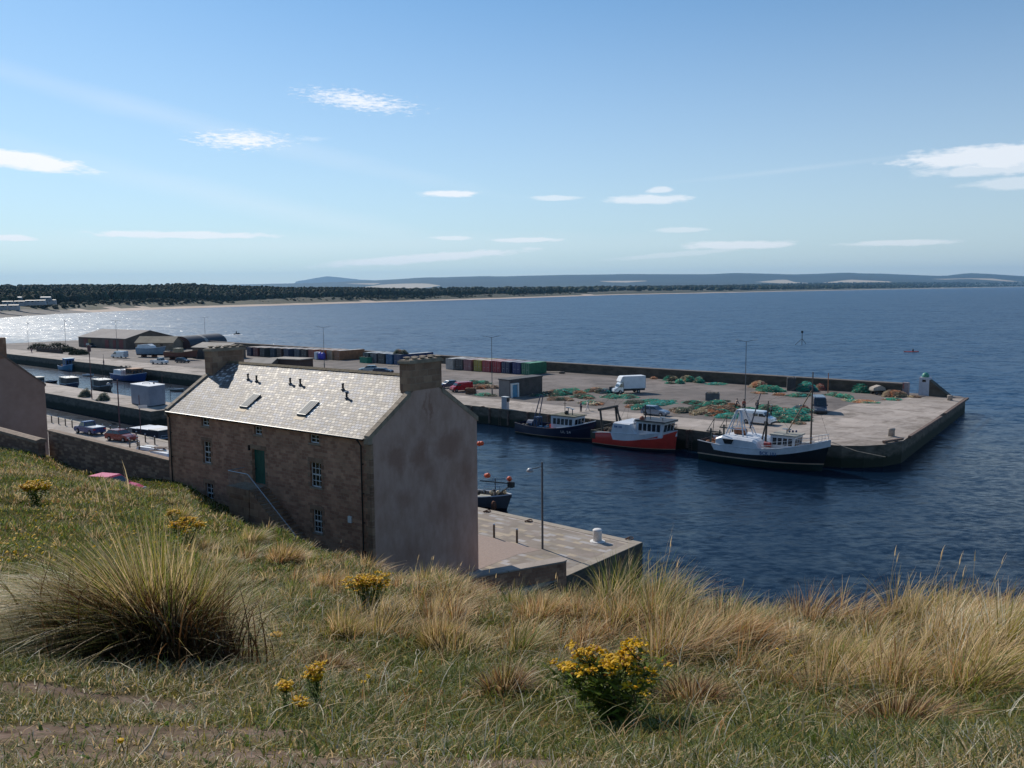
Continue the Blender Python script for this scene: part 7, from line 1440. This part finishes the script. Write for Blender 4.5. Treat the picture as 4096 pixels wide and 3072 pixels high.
for i, (x, y, l, lb) in enumerate(((3,298.5,12,'caravan with shining roof at the left edge of the far shore'),(17,298.3,11,'second shining-roofed caravan from the left'),(46,298.2,11,'shining-roofed caravan standing apart on the right of the site'),(8,302.5,11,'pale caravan in the front row, leftmost'),(20,302.3,11,'pale caravan in the front row, second'),(31,301.6,11,'pale caravan in the middle of the front row'),(41,301.4,10,'pale caravan in the front row, fourth'),(52,301,9,'pale caravan at the right end of the front row'),(1,306.5,12,'nearest grey caravan at the left edge by the shore'),(14,306.3,10,'nearest grey caravan, second from the edge'))):
    caravan(x, y, l, lb, 1010-60*(y > 301)-60*(y > 305), col=(.25,.25,.25) if i < 3 else (.36,.35,.35), roof=(.8,.8,.8) if i < 3 else (.22,.22,.22))
# picnic benches, white boat parts and litter bin near the house corner
t = thing('picnic_bench', 'grey picnic bench on the near quay close to the house corner', 'bench', tuple(at('M', 990, 1350, ZN)), QROT+.5); MB().box(-.9,.9,-.35,.35,.70,.76).build('table_top', M_TIMBER, t); MB().box(-.9,.9,-.85,-.6,.42,.47).build('seat', M_TIMBER, t); MB().box(-.9,.9,.6,.85,.42,.47).build('seat', M_TIMBER, t)
for x in (-.6,.6): MB().tube([(x,-.8,0),(x,.25,.72)], .045, 5).tube([(x,.8,0),(x,-.25,.72)], .045, 5).build('leg', M_TIMBER, t)
for (x, y, lb, rz) in ((700,1230,'white upturned punt on the near quay by the house corner',.2),(1130,1390,'white flat punt on the quay nearest the house wall',.1)):
    p = at('M', x, y, ZN+.05); t = thing('punt', lb, 'punt', tuple(p), QROT+rz, 'white punts on the near quay'); MB().prof([(-1.7,.35),(-1.9,.0),(1.9,0),(1.6,.35)], -.75, .75, ty=[.1,0,0,.1]).build('hull', M_BWHITE, t); MB().box(-1.6,1.5,-.06,.06,.352,.40).build('keel', M_GREYD, t)
t = thing('litter_bin', 'black litter bin at the end of the garden wall by the house', 'bin', tuple(HB+HX*-.5+HW*.9+Vector((0,0,9.0))), -HTH); MB().box(-.3,.3,-.3,.3,0,1.2).build('body', M_BLACK, t); MB().box(-.34,.34,-.34,.34,1.2,1.3).build('lid', M_BLACK, t)
# ---------------------------------------------------------------- grass and flowers of the headland
M_BLADE = leaf_mat('grass_blades', transl=.45, rough=.5)
def blades(base, h, ang, lean, wid, cb_, ct, seg=4, droop=0., face=None):
    """vectorised grass blades: base (n,3); lean = horizontal reach of the tip"""
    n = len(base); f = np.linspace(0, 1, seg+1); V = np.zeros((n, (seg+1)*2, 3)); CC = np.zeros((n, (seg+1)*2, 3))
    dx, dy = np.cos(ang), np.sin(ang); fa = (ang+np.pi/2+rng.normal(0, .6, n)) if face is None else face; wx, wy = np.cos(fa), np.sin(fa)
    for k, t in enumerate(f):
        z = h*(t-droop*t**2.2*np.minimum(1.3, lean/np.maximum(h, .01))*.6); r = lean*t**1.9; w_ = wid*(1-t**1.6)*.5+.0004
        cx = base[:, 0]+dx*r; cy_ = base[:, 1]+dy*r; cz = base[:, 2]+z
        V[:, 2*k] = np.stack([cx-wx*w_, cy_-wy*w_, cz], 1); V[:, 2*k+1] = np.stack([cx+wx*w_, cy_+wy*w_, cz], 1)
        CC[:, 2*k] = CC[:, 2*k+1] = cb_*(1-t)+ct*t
    vid = np.arange(n*(seg+1)*2).reshape(n, (seg+1)*2)
    Q = np.concatenate([vid[:, [2*k, 2*k+1, 2*k+3, 2*k+2]] for k in range(seg)])
    return V.reshape(-1, 3), Q, CC.reshape(-1, 3)
def merge(parts):
    V, Q, Cc, o = [], [], [], 0
    for v, q, c in parts: V.append(v); Q.append(q+o); Cc.append(c); o += len(v)
    return np.concatenate(V), np.concatenate(Q), np.concatenate(Cc)
GREEN = np.array([.155,.205,.028]); GREY = np.array([.29,.32,.13]); STRAW = np.array([.80,.58,.31]); PALE = np.array([.95,.85,.64]); BROWN = np.array([.20,.10,.042]); OLIVE = np.array([.37,.30,.06]); RUSSET = np.array([.54,.28,.115])
def pick(n, opts):     # opts: [(colour, weight)]
    w_ = np.array([o[1] for o in opts], float); w_ /= w_.sum(); i = rng.choice(len(opts), n, p=w_); return np.array([o[0] for o in opts])[i]
def field(n, y0, y1, spread=.78, pw=1.0):
    Y = y0+(y1-y0)*rng.random(n)**pw; x = (rng.random(n)*2-1)*(Y*spread+.6); return x, Y
P_ = []
# short turf, thick near the camera
n = 175000; x, y = field(n, 1.9, 13.5, .72, 1.35); b = bare(x, y); keep = rng.random(n) > b*.85; x, y = x[keep], y[keep]; n = len(x)
pt = vnoise(x, y, .8)*.6+vnoise(x+7, y, .25)*.4; dry = vnoise(x+20, y+5, 1.6)*.6+vnoise(x, y, .4)*.4
h = rng.uniform(.035, .09, n)*(.6+1.5*pt**2)*(1+.25*y/6); g_ = pick(n, [(GREEN, 3), (GREY, 3.2), (OLIVE, 2)]); s_ = pick(n, [(STRAW, 3), (PALE, 1.2), (OLIVE, 1.5), (GREY, 2)])
m = (dry+rng.normal(0, .13, n) > .50)[:, None]; c = np.where(m, s_, g_)*rng.uniform(.6, 1.3, (n, 1))
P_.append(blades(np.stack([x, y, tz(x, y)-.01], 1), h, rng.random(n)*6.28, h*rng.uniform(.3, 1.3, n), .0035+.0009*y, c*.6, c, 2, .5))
# lawn and slope running down to the garden wall
n = 190000; x, y = field(n, 12.0, 78, .74, 1.25); d_ = cut_d(x, y); ok = (d_ < -.25)&(x < 9)&(y < 80); x, y = x[ok], y[ok]; n = len(x)
pt = vnoise(x, y, 2.6)*.6+vnoise(x+7, y, .9)*.4; dry = vnoise(x+20, y+5, 4.5)*.55+vnoise(x, y, 1.3)*.45; h = rng.uniform(.07, .17, n)*(.6+1.6*pt**2)*(1+y/60)
c = np.where((dry+rng.normal(0, .12, n) > .53)[:, None], pick(n, [(STRAW, 3), (OLIVE, 2), (RUSSET, .8), (GREY, 1)]), pick(n, [(GREEN*1.25, 4), (OLIVE, 2), (GREY, 2)]))*rng.uniform(.6, 1.3, (n, 1))
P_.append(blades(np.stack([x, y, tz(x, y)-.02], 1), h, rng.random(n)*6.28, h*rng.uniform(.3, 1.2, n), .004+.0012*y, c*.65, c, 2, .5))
V, Q, cc = merge(P_); tag(np_mesh('grass', V, Q, cc, M_BLADE), 'short green and straw coloured turf on the headland', 'grass', kind='stuff'); P_ = []
# long bent straw lying over the turf
n = 30000; x, y = field(n, 3.4, 15, .74, 1.1); pt = vnoise(x+3, y+8, 1.1)*.6+vnoise(x, y, .45)*.4
crest = np.interp(y, [3.4, 5, 7, 15], [.12, .35, .85, 1.0])*np.clip(1.2-.0*x, 0, 1); leftlawn = np.where(x < -.34*y, .35, 1.0); ok = (rng.random(n) < crest*leftlawn*(.25+1.1*pt))&(bare(x, y) < .25); x, y = x[ok], y[ok]; n = len(x)
L_ = rng.uniform(.14, .42, n); c = pick(n, [(STRAW, 4), (PALE, 1.3), (OLIVE, 3), (GREY, 2), (RUSSET, 1.8), (BROWN, 1)])*rng.uniform(.6, 1.25, (n, 1))
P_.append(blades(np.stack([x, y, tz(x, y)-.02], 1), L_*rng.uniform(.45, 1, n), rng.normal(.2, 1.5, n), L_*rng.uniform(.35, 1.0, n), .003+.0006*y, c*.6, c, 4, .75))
# marram clumps
def clump(cx, cy_, h, r, nb, wind=(0, .35), mix=None, droop=.45, lean=.55, zoff=0, wdt=1.0, dead=.35, dr=None):
    a = rng.random(nb)*6.283; rr = r*np.sqrt(rng.random(nb)); x = cx+np.cos(a)*rr; y = cy_+np.sin(a)*rr
    hh = h*rng.uniform(.45, 1.08, nb)*(1-.35*(rr/r)**2); out = lean*h*(.25+.9*rr/r)*rng.uniform(.35, 1.35, nb)
    vx = np.cos(a)*out+math.cos(wind[0])*wind[1]*h*rng.uniform(.4, 1.3, nb); vy = np.sin(a)*out+math.sin(wind[0])*wind[1]*h*rng.uniform(.4, 1.3, nb)
    c = pick(nb, mix or [(OLIVE, 3), (GREEN*1.2, 2), (STRAW, 2.2), (GREY, 1.5), (RUSSET, .8)])*rng.uniform(.6, 1.3, (nb, 1)); d = rng.random(nb) < dead; c2 = np.where(d[:, None], STRAW*rng.uniform(.7, 1.3, (nb, 1)), c*1.25)
    D = math.hypot(cx, cy_)
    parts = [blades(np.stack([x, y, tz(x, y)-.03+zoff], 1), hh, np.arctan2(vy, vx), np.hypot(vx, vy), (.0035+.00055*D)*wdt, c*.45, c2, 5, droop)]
    nd = int(nb*.35); x = cx+rng.normal(0, r*.7, nd); y = cy_+rng.normal(0, r*.7, nd); hd = h*rng.uniform(.12, .35, nd); cd = pick(nd, [(BROWN, 3), (RUSSET, 1), (STRAW*.7, 1.5)])*rng.uniform(.5, 1.2, (nd, 1))
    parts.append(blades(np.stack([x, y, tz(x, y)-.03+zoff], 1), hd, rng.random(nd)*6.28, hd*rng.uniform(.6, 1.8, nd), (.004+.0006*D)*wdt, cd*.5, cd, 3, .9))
    return parts
def heads(cx, cy_, h, r, nh, wind):         # flowering spikes
    a = rng.random(nh)*6.28; x = cx+np.cos(a)*r*rng.random(nh); y = cy_+np.sin(a)*r*rng.random(nh); hh = h*rng.uniform(1.0, 1.28, nh); ln = wind[1]*h*rng.uniform(.5, 1.1, nh); an = wind[0]+rng.normal(0, .4, nh); D = math.hypot(cx, cy_)
    s = blades(np.stack([x, y, tz(x, y)], 1), hh, an, ln, .003+.0004*D, np.tile(OLIVE, (nh, 1)), np.tile(STRAW, (nh, 1)), 4, .1)
    t = .88; bx_ = np.stack([x+np.cos(an)*ln*t**1.9, y+np.sin(an)*ln*t**1.9, tz(x, y)+hh*t*.99], 1); e = blades(bx_, hh*.15, an, ln*.22, .007+.0005*D, np.tile(STRAW*.9, (nh, 1)), np.tile(STRAW*1.1, (nh, 1)), 3, 0.)
    return [s, e]
WR = (0.1, .30)
# crest band, from the knoll before the house to the right edge
for i in range(250):
    px = rng.uniform(330, 1180) if i < 190 else rng.uniform(180, 470)
    lo = np.interp(px, [180, 250, 330, 420, 520, 640, 760, 1180], [13, 12, 9, 8.2, 7.4, 6.4, 5.6, 5.0]); hi = np.interp(px, [180, 250, 330, 420, 520, 640, 1180], [22, 22, 18, 13.5, 11.5, 10.5, 10])
    Y = rng.uniform(lo, hi); X = (px-512)/FPX*Y; h = rng.uniform(.28, .60)*(1 if px > 480 else .9)*(1.12 if px > 820 else 1)
    if 470 < px < 585: h *= .72
    if 605 < px < 720 and Y > 8: h *= 1.35
    kd = vnoise(X*1.0, Y, 1.7)*.65+rng.random()*.35
    mx_ = [(OLIVE, 2), (GREEN, 4), (STRAW, 1), (GREY, 2)] if kd < .34 else [(RUSSET, 3), (BROWN, 2.5), (STRAW, 1.5), (OLIVE, 1)] if kd < .5 else [(OLIVE, 3), (STRAW, 3), (RUSSET, 1)] if kd < .75 else [(STRAW, 3), (PALE, 2), (OLIVE, 1.5)]
    P_ += clump(X, Y, h, rng.uniform(.10, .26), int(rng.uniform(60, 135)), (rng.normal(.15, .55), rng.uniform(.1, .55)), mix=mx_, dead=rng.uniform(.1, .5))
    if rng.random() < .28: P_ += heads(X, Y, h, .2, rng.integers(1, 3), (rng.normal(.15, .3), rng.uniform(.15, .4)))
for i in range(90):   # thinner tufts on the left slope and near turf
    px = rng.uniform(-60, 330); Y = rng.uniform(9, 40)**1.0; X = (px-512)/FPX*Y; P_ += clump(X, Y, rng.uniform(.15, .32)*(1+Y/60), rng.uniform(.08, .2), 40, (rng.random()*6, .2), mix=[(OLIVE, 3), (STRAW, 2), (GREEN, 3), (RUSSET, 1)], wdt=1.5)
V, Q, cc = merge(P_); tag(np_mesh('marram_grass', V, Q, cc, M_BLADE), 'wind-blown straw and olive marram grass along the crest', 'grass', kind='stuff')
# single tussocks that can be told apart: photo x, photo y of the foot, height, radius, blades, wind, mix, droop, lean, label
DK = [(BROWN, 4), (BROWN*.5, 2), (RUSSET, 1.5), (OLIVE, 1)]; RU = [(RUSSET, 3), (OLIVE, 2), (STRAW, 2)]; GO = [(OLIVE, 3), (GREEN*1.3, 2), (STRAW, 2)]; PW = [(PALE, 3), (STRAW, 3), (GREY, 1)]
def tussock(px, py, h, r, nb, wind, mix, droop, lean, label, dead=.3, hd=0, extra=None):
    X, Y, Z = terr_px(px, py); t = thing('grass_tussock', label, 'tussock', (0,0,0), 0, 'tussocks of long grass on the headland'); t.location = (X, Y, Z)
    parts = clump(X, Y, h, r, nb, wind, mix, droop, lean, dead=dead)
    if hd: parts += heads(X, Y, h, r, hd, wind)
    if extra: parts += extra(X, Y)
    V, Q, cc = merge(parts); V = V-np.array([X, Y, Z]); np_mesh('blades', V, Q, cc, M_BLADE, parent=t)
def big_left(X, Y):
    n = 2600; a = rng.normal(math.pi*1.03, .38, n); x = X-.12+rng.normal(0, .32, n); y = Y+rng.normal(0, .25, n)+.1; L_ = rng.uniform(.6, 1.35, n); c = pick(n, [(PALE, 2), (STRAW, 3), (GREY*1.2, 3), (OLIVE, 2)])*rng.uniform(.6, 1.25, (n, 1))
    m_ = 2600; x2 = X+.02+rng.normal(0, .30, m_); y2 = Y-.12+rng.normal(0, .20, m_); h2 = rng.uniform(.3, .85, m_); c2 = BROWN[None]*rng.uniform(.15, .6, (m_, 1))
    return [blades(np.stack([x, y, tz(x, y)+.25*rng.random(n)], 1), L_*.85, a, L_*1.05, .0085, c*.5, c, 6, .95), blades(np.stack([x2, y2, tz(x2, y2)], 1), h2, rng.random(m_)*6.28, h2*.5, .014, c2, c2*1.2, 3, .3)]
tussock(150, 664, 1.36, .42, 3600, (math.pi*.95, .28), GO, .6, .55, 'huge dark-hearted tussock at the left with long pale blades arching to the left', hd=4, extra=big_left)
tussock(192, 662, .95, .26, 1400, (.3, .2), [(OLIVE, 3), (BROWN*.6, 4), (GREEN, 1)], .55, .5, 'dark upright tussock joined to the right flank of the huge left one', hd=6)
for a in [(545, 618, .36, .30, 950, (.5, .25), RU, .5, .6, 'russet brown tussock below the slab-paved quay corner'), (632, 628, .40, .26, 750, (.1, .55), GO, .4, .5, 'feathery tussock below the seaward corner of the quay'),
          (692, 700, .24, .20, 700, (1, .1), DK, .7, .8, 'dark brown tussock in the right-hand turf, below the fine hay-coloured grass'), (505, 690, .26, .15, 500, (1.2, .1), DK, .6, .6, 'brown upright tuft right of the small yellow flowers'),
          (350, 640, .34, .15, 520, (1.2, .12), GO, .35, .4, 'slim green upright tuft near the middle, above the small yellow flowers'), (438, 648, .38, .15, 620, (1.3, .15), [(OLIVE, 3), (STRAW, 2), (BROWN, 1)], .35, .38, 'tall slim tuft rising left of centre below the blank gable'),
          (330, 668, .24, .17, 480, (1, .1), DK, .7, .7, 'low dark brown tuft above the three ragwort heads'), (850, 668, .34, .24, 700, (.2, .5), GO, .45, .5, 'leaning olive tussock in the right-hand grass'),
          (790, 640, .26, .15, 600, (.9, .2), PW, .8, .9, 'whitish tuft behind the three small yellow flowers on the right'), (905, 725, .26, .24, 750, (.4, .3), DK, .7, .8, 'dark brown tussock low at the right, darkest of that side'),
          (985, 690, .38, .28, 850, (.2, .6), GO, .45, .6, 'long straw-green tussock leaning right near the right edge'), (960, 640, .44, .25, 800, (.15, .65), PW, .45, .55, 'pale straw tussock leaning right at the skyline near the right edge'),
          (1010, 650, .46, .26, 800, (.15, .6), GO, .45, .5, 'tall tussock at the right edge of the crest'), (735, 640, .34, .2, 550, (.2, .45), RU, .45, .5, 'russet tuft on the crest in front of the dark harbour water'),
          (250, 545, .55, .32, 620, (.3, .25), GO, .4, .5, 'tall dark-footed tussock on the knoll in front of the green door'), (178, 524, .70, .28, 520, (.2, .15), GO, .35, .4, 'tall tussock on the lawn crest below the house corner downpipe'),
          (286, 562, .50, .34, 640, (.2, .3), RU, .4, .5, 'spreading tussock on the knoll below the stair rail'), (330, 590, .42, .3, 650, (.2, .3), RU, .45, .55, 'brownish tussock below the ground floor window')]: tussock(*a, hd=int(rng.integers(0, 3)))

# ragwort
M_PETAL = mat('ragwort_yellow', (.78,.42,.015), .6, .25, 60); M_STEM = mat('ragwort_stem', (.05,.075,.025), .7, .2, 10)
M_PETAL2 = leaf_mat('yellow_petals', transl=.25, rough=.6)
def flowers_mesh(P, r, parent, name='flowers', brown=.12):
    n = len(P); k = 6; a = np.arange(k)*2*np.pi/k; tilt = rng.normal(0, .5, (n, 2)); rr = r*rng.uniform(.7, 1.25, n); V = np.zeros((n, k+1, 3))
    for j in range(k):
        dx = np.cos(a[j])*rr; dy = np.sin(a[j])*rr; V[:, j] = P+np.stack([dx, dy, dx*tilt[:, 0]+dy*tilt[:, 1]], 1)
    V[:, k] = P+np.stack([rr*0, rr*0, rr*.55], 1); vid = np.arange(n*(k+1)).reshape(n, k+1)
    T = np.concatenate([vid[:, [j, (j+1) % k, k]] for j in range(k)]); c = np.where((rng.random(n) < brown)[:, None], np.array([.30,.12,.02]), np.array([.85,.50,.012])*rng.uniform(.6, 1.15, (n, 1)))
    o = np_mesh(name, V.reshape(-1, 3), np.zeros((0, 4), int), np.repeat(c, k+1, 0), M_PETAL2, tris=T, parent=parent)
    if parent is not None: o['kind'] = 'stuff'
    return o
def ragwort(px, py, hts, wid, nst, label, fr=.0095, nf=26, lf=260, grp='yellow ragwort plants in the grass'):
    X, Y, Z = terr_px(px, py); t = thing('ragwort', label, 'ragwort', (X, Y, Z-.02), 0, grp); mb = MB(); F = []; LV = []
    for i in range(nst):
        a = random.random()*6.28; q = wid/2*math.sqrt(random.random()); tx, ty = math.cos(a)*q, math.sin(a)*q*.6; h = hts*random.uniform(.72, 1.0)*(1-.25*(q/(wid/2))**2)
        mb.tube([(tx*.08, ty*.08, 0), (tx*.5, ty*.5, h*.5), (tx*.85, ty*.85, h*.82)], hts*.009, 5, r2=hts*.005)
        for b in range(random.randint(4, 6)):
            c = Vector((tx*.85, ty*.85, h*.82))+Vector((random.gauss(0, wid*.075), random.gauss(0, wid*.06), h*.17*random.uniform(0, 1.05))); mb.tube([(tx*.8, ty*.8, h*.75), c], hts*.004, 4)
            m = int(nf*random.uniform(.5, 1.2)/5)+2; F += [(c.x+random.gauss(0, fr*2.0), c.y+random.gauss(0, fr*2.0), c.z+random.uniform(0, fr*.8)) for _ in range(m)]
        for _ in range(int(lf/nst)): f = random.random()**.8; LV.append((tx*f*.95+random.gauss(0, wid*.07), ty*f*.95+random.gauss(0, wid*.07), h*f*.84))
    mb.build('stem', M_STEM, t); flowers_mesh(np.array(F), fr, t)
    LV = np.array(LV); n = len(LV); c = GREEN[None]*rng.uniform(.45, 1.35, (n, 1)); V, Q, cc = blades(LV, rng.uniform(-.02, .05, n)*hts*2, rng.random(n)*6.28, rng.uniform(.05, .13, n)*hts*1.6, .028*hts*1.8, c, c*1.2, 3, .2); np_mesh('leaf', V, Q, cc, M_BLADE, parent=t)['kind'] = 'stuff'
ragwort(616, 722, .56, .70, 17, 'largest ragwort, a broad yellow-topped bush at the bottom right of centre', .0095, 80, 900)
ragwort(652, 700, .24, .16, 5, 'small ragwort sprig just right of the largest bush', .0085, 30, 120)
ragwort(372, 612, .56, .66, 22, 'dense ragwort bush with bright yellow flowers in front of the blank gable', .012, 50, 500)
ragwort(316, 706, .30, .13, 6, 'ragwort with a wide head, right one of the group of three at lower left', .0085, 34, 160); ragwort(284, 712, .24, .09, 4, 'ragwort head at the left of the group of three', .0085, 30, 90); ragwort(300, 718, .15, .06, 3, 'lowest small ragwort head of the group of three', .008, 26, 60)
ragwort(186, 548, .75, .95, 12, 'ragwort on the green slope above the huge tussock', .022, 30, 320); ragwort(176, 532, .7, .5, 5, 'smaller ragwort behind the one on the green slope', .022, 26, 120)
ragwort(36, 505, .9, 1.15, 16, 'rounded ragwort bush on the lawn at the left, near the garden wall', .034, 30, 500)
ragwort(276, 645, .2, .12, 3, 'tiny ragwort sprig right of the huge tussock', .010, 22, 60); ragwort(85, 470, .5, .6, 4, 'small ragwort at the foot of the garden wall', .035, 16, 120)
def daisy(px, py, h, label, r=.016):
    X, Y, Z = terr_px(px, py); t = thing('hawkbit', label, 'flower', (X, Y, Z), 0, 'single yellow flowers in the turf'); MB().tube([(0,0,0),(.01,0,h*.6),(0,0,h)], .0022, 4).build('stem', M_STEM, t)
    n = 3; flowers_mesh(np.array([(0,0,h),(0,0,h+r*.2),(0,0,h+r*.35)]), r, t, 'petals', 0)
for px, py, lb in ((385,672,'single yellow flower, topmost of the small group left of centre'),(360,682,'single yellow flower, leftmost of the small group left of centre'),(375,682,'single yellow flower below the topmost one'),(369,690,'single yellow flower in the middle of the small group'),(364,696,'lowest yellow flower of the small group left of centre'),
                   (421,684,'single yellow flower alone, right of the small group'),(787,652,'topmost of three small yellow flowers at the right'),(777,660,'left one of three small yellow flowers at the right'),(791,668,'lowest of three small yellow flowers at the right'),(122,764,'single orange-yellow flower on the bare path at bottom left')):
    daisy(px, py, .09, lb)
# tiny yellow flowers far down the lawn
n = 230; px = rng.uniform(0, 200, n); py = rng.uniform(497, 572, n); P3 = np.array([terr_px(a, b) for a, b in zip(px, py)]); P3[:, 2] += .16; ff = flowers_mesh(P3, .026, None, 'meadow_flowers', .1); tag(ff, 'tiny yellow flowers dotted over the left lawn', 'flowers', kind='stuff')
# weeds with broad leaves in the turf, pale twig on the path
n = 420; x, y = field(n, 2.4, 5.5, .65); c = np.array([.10,.16,.03])*rng.uniform(.6, 1.4, (n, 1)); V, Q, cc = blades(np.stack([x, y, tz(x, y)], 1), rng.uniform(.02, .06, n), rng.random(n)*6.28, rng.uniform(.03, .07, n), .022, c, c, 3, .4); tag(np_mesh('weeds', V, Q, cc, M_BLADE), 'broad green weed leaves among the turf', 'weeds', kind='stuff')
X, Y, Z = terr_px(145, 762); t = thing('twig', 'pale bent twig lying on the bare path at the bottom left', 'twig', (X, Y, Z+.02), 0); MB().tube([(.03,-.3,0),(-.01,-.12,.015),(0,.05,.02),(-.02,.18,.03)], .007, 6, r2=.004).build('stick', mat('bleached_twig', (.42,.33,.22), .8), t)
X, Y, Z = terr_px(832, 764); t = thing('stone', 'flat pinkish stone half buried at the bottom edge on the right', 'stone', (X, Y, Z), 0); MB().ball((0,0,.0), .045, 12, 8, (1.3,.8,.45)).build('rock', mat('pink_stone', (.4,.3,.28), .8), t, True)
# ---------------------------------------------------------------- air
def haze():
    m = bpy.data.materials.new('sea_air_haze'); m.use_nodes = True; t = m.node_tree; t.nodes.remove(t.nodes['Principled BSDF'])
    v = t.nodes.new('ShaderNodeVolumePrincipled'); v.inputs['Color'].default_value = (.30, .62, 1, 1); v.inputs['Density'].default_value = HAZE; v.inputs['Anisotropy'].default_value = .2
    t.links.new(v.outputs[0], t.nodes['Material Output'].inputs['Volume'])
    mb = MB().box(-29000, 29000, -900, 30000, -8, 620); tag(mb.build('haze', m), kind='stuff')
HAZE = 3.0e-5
haze()
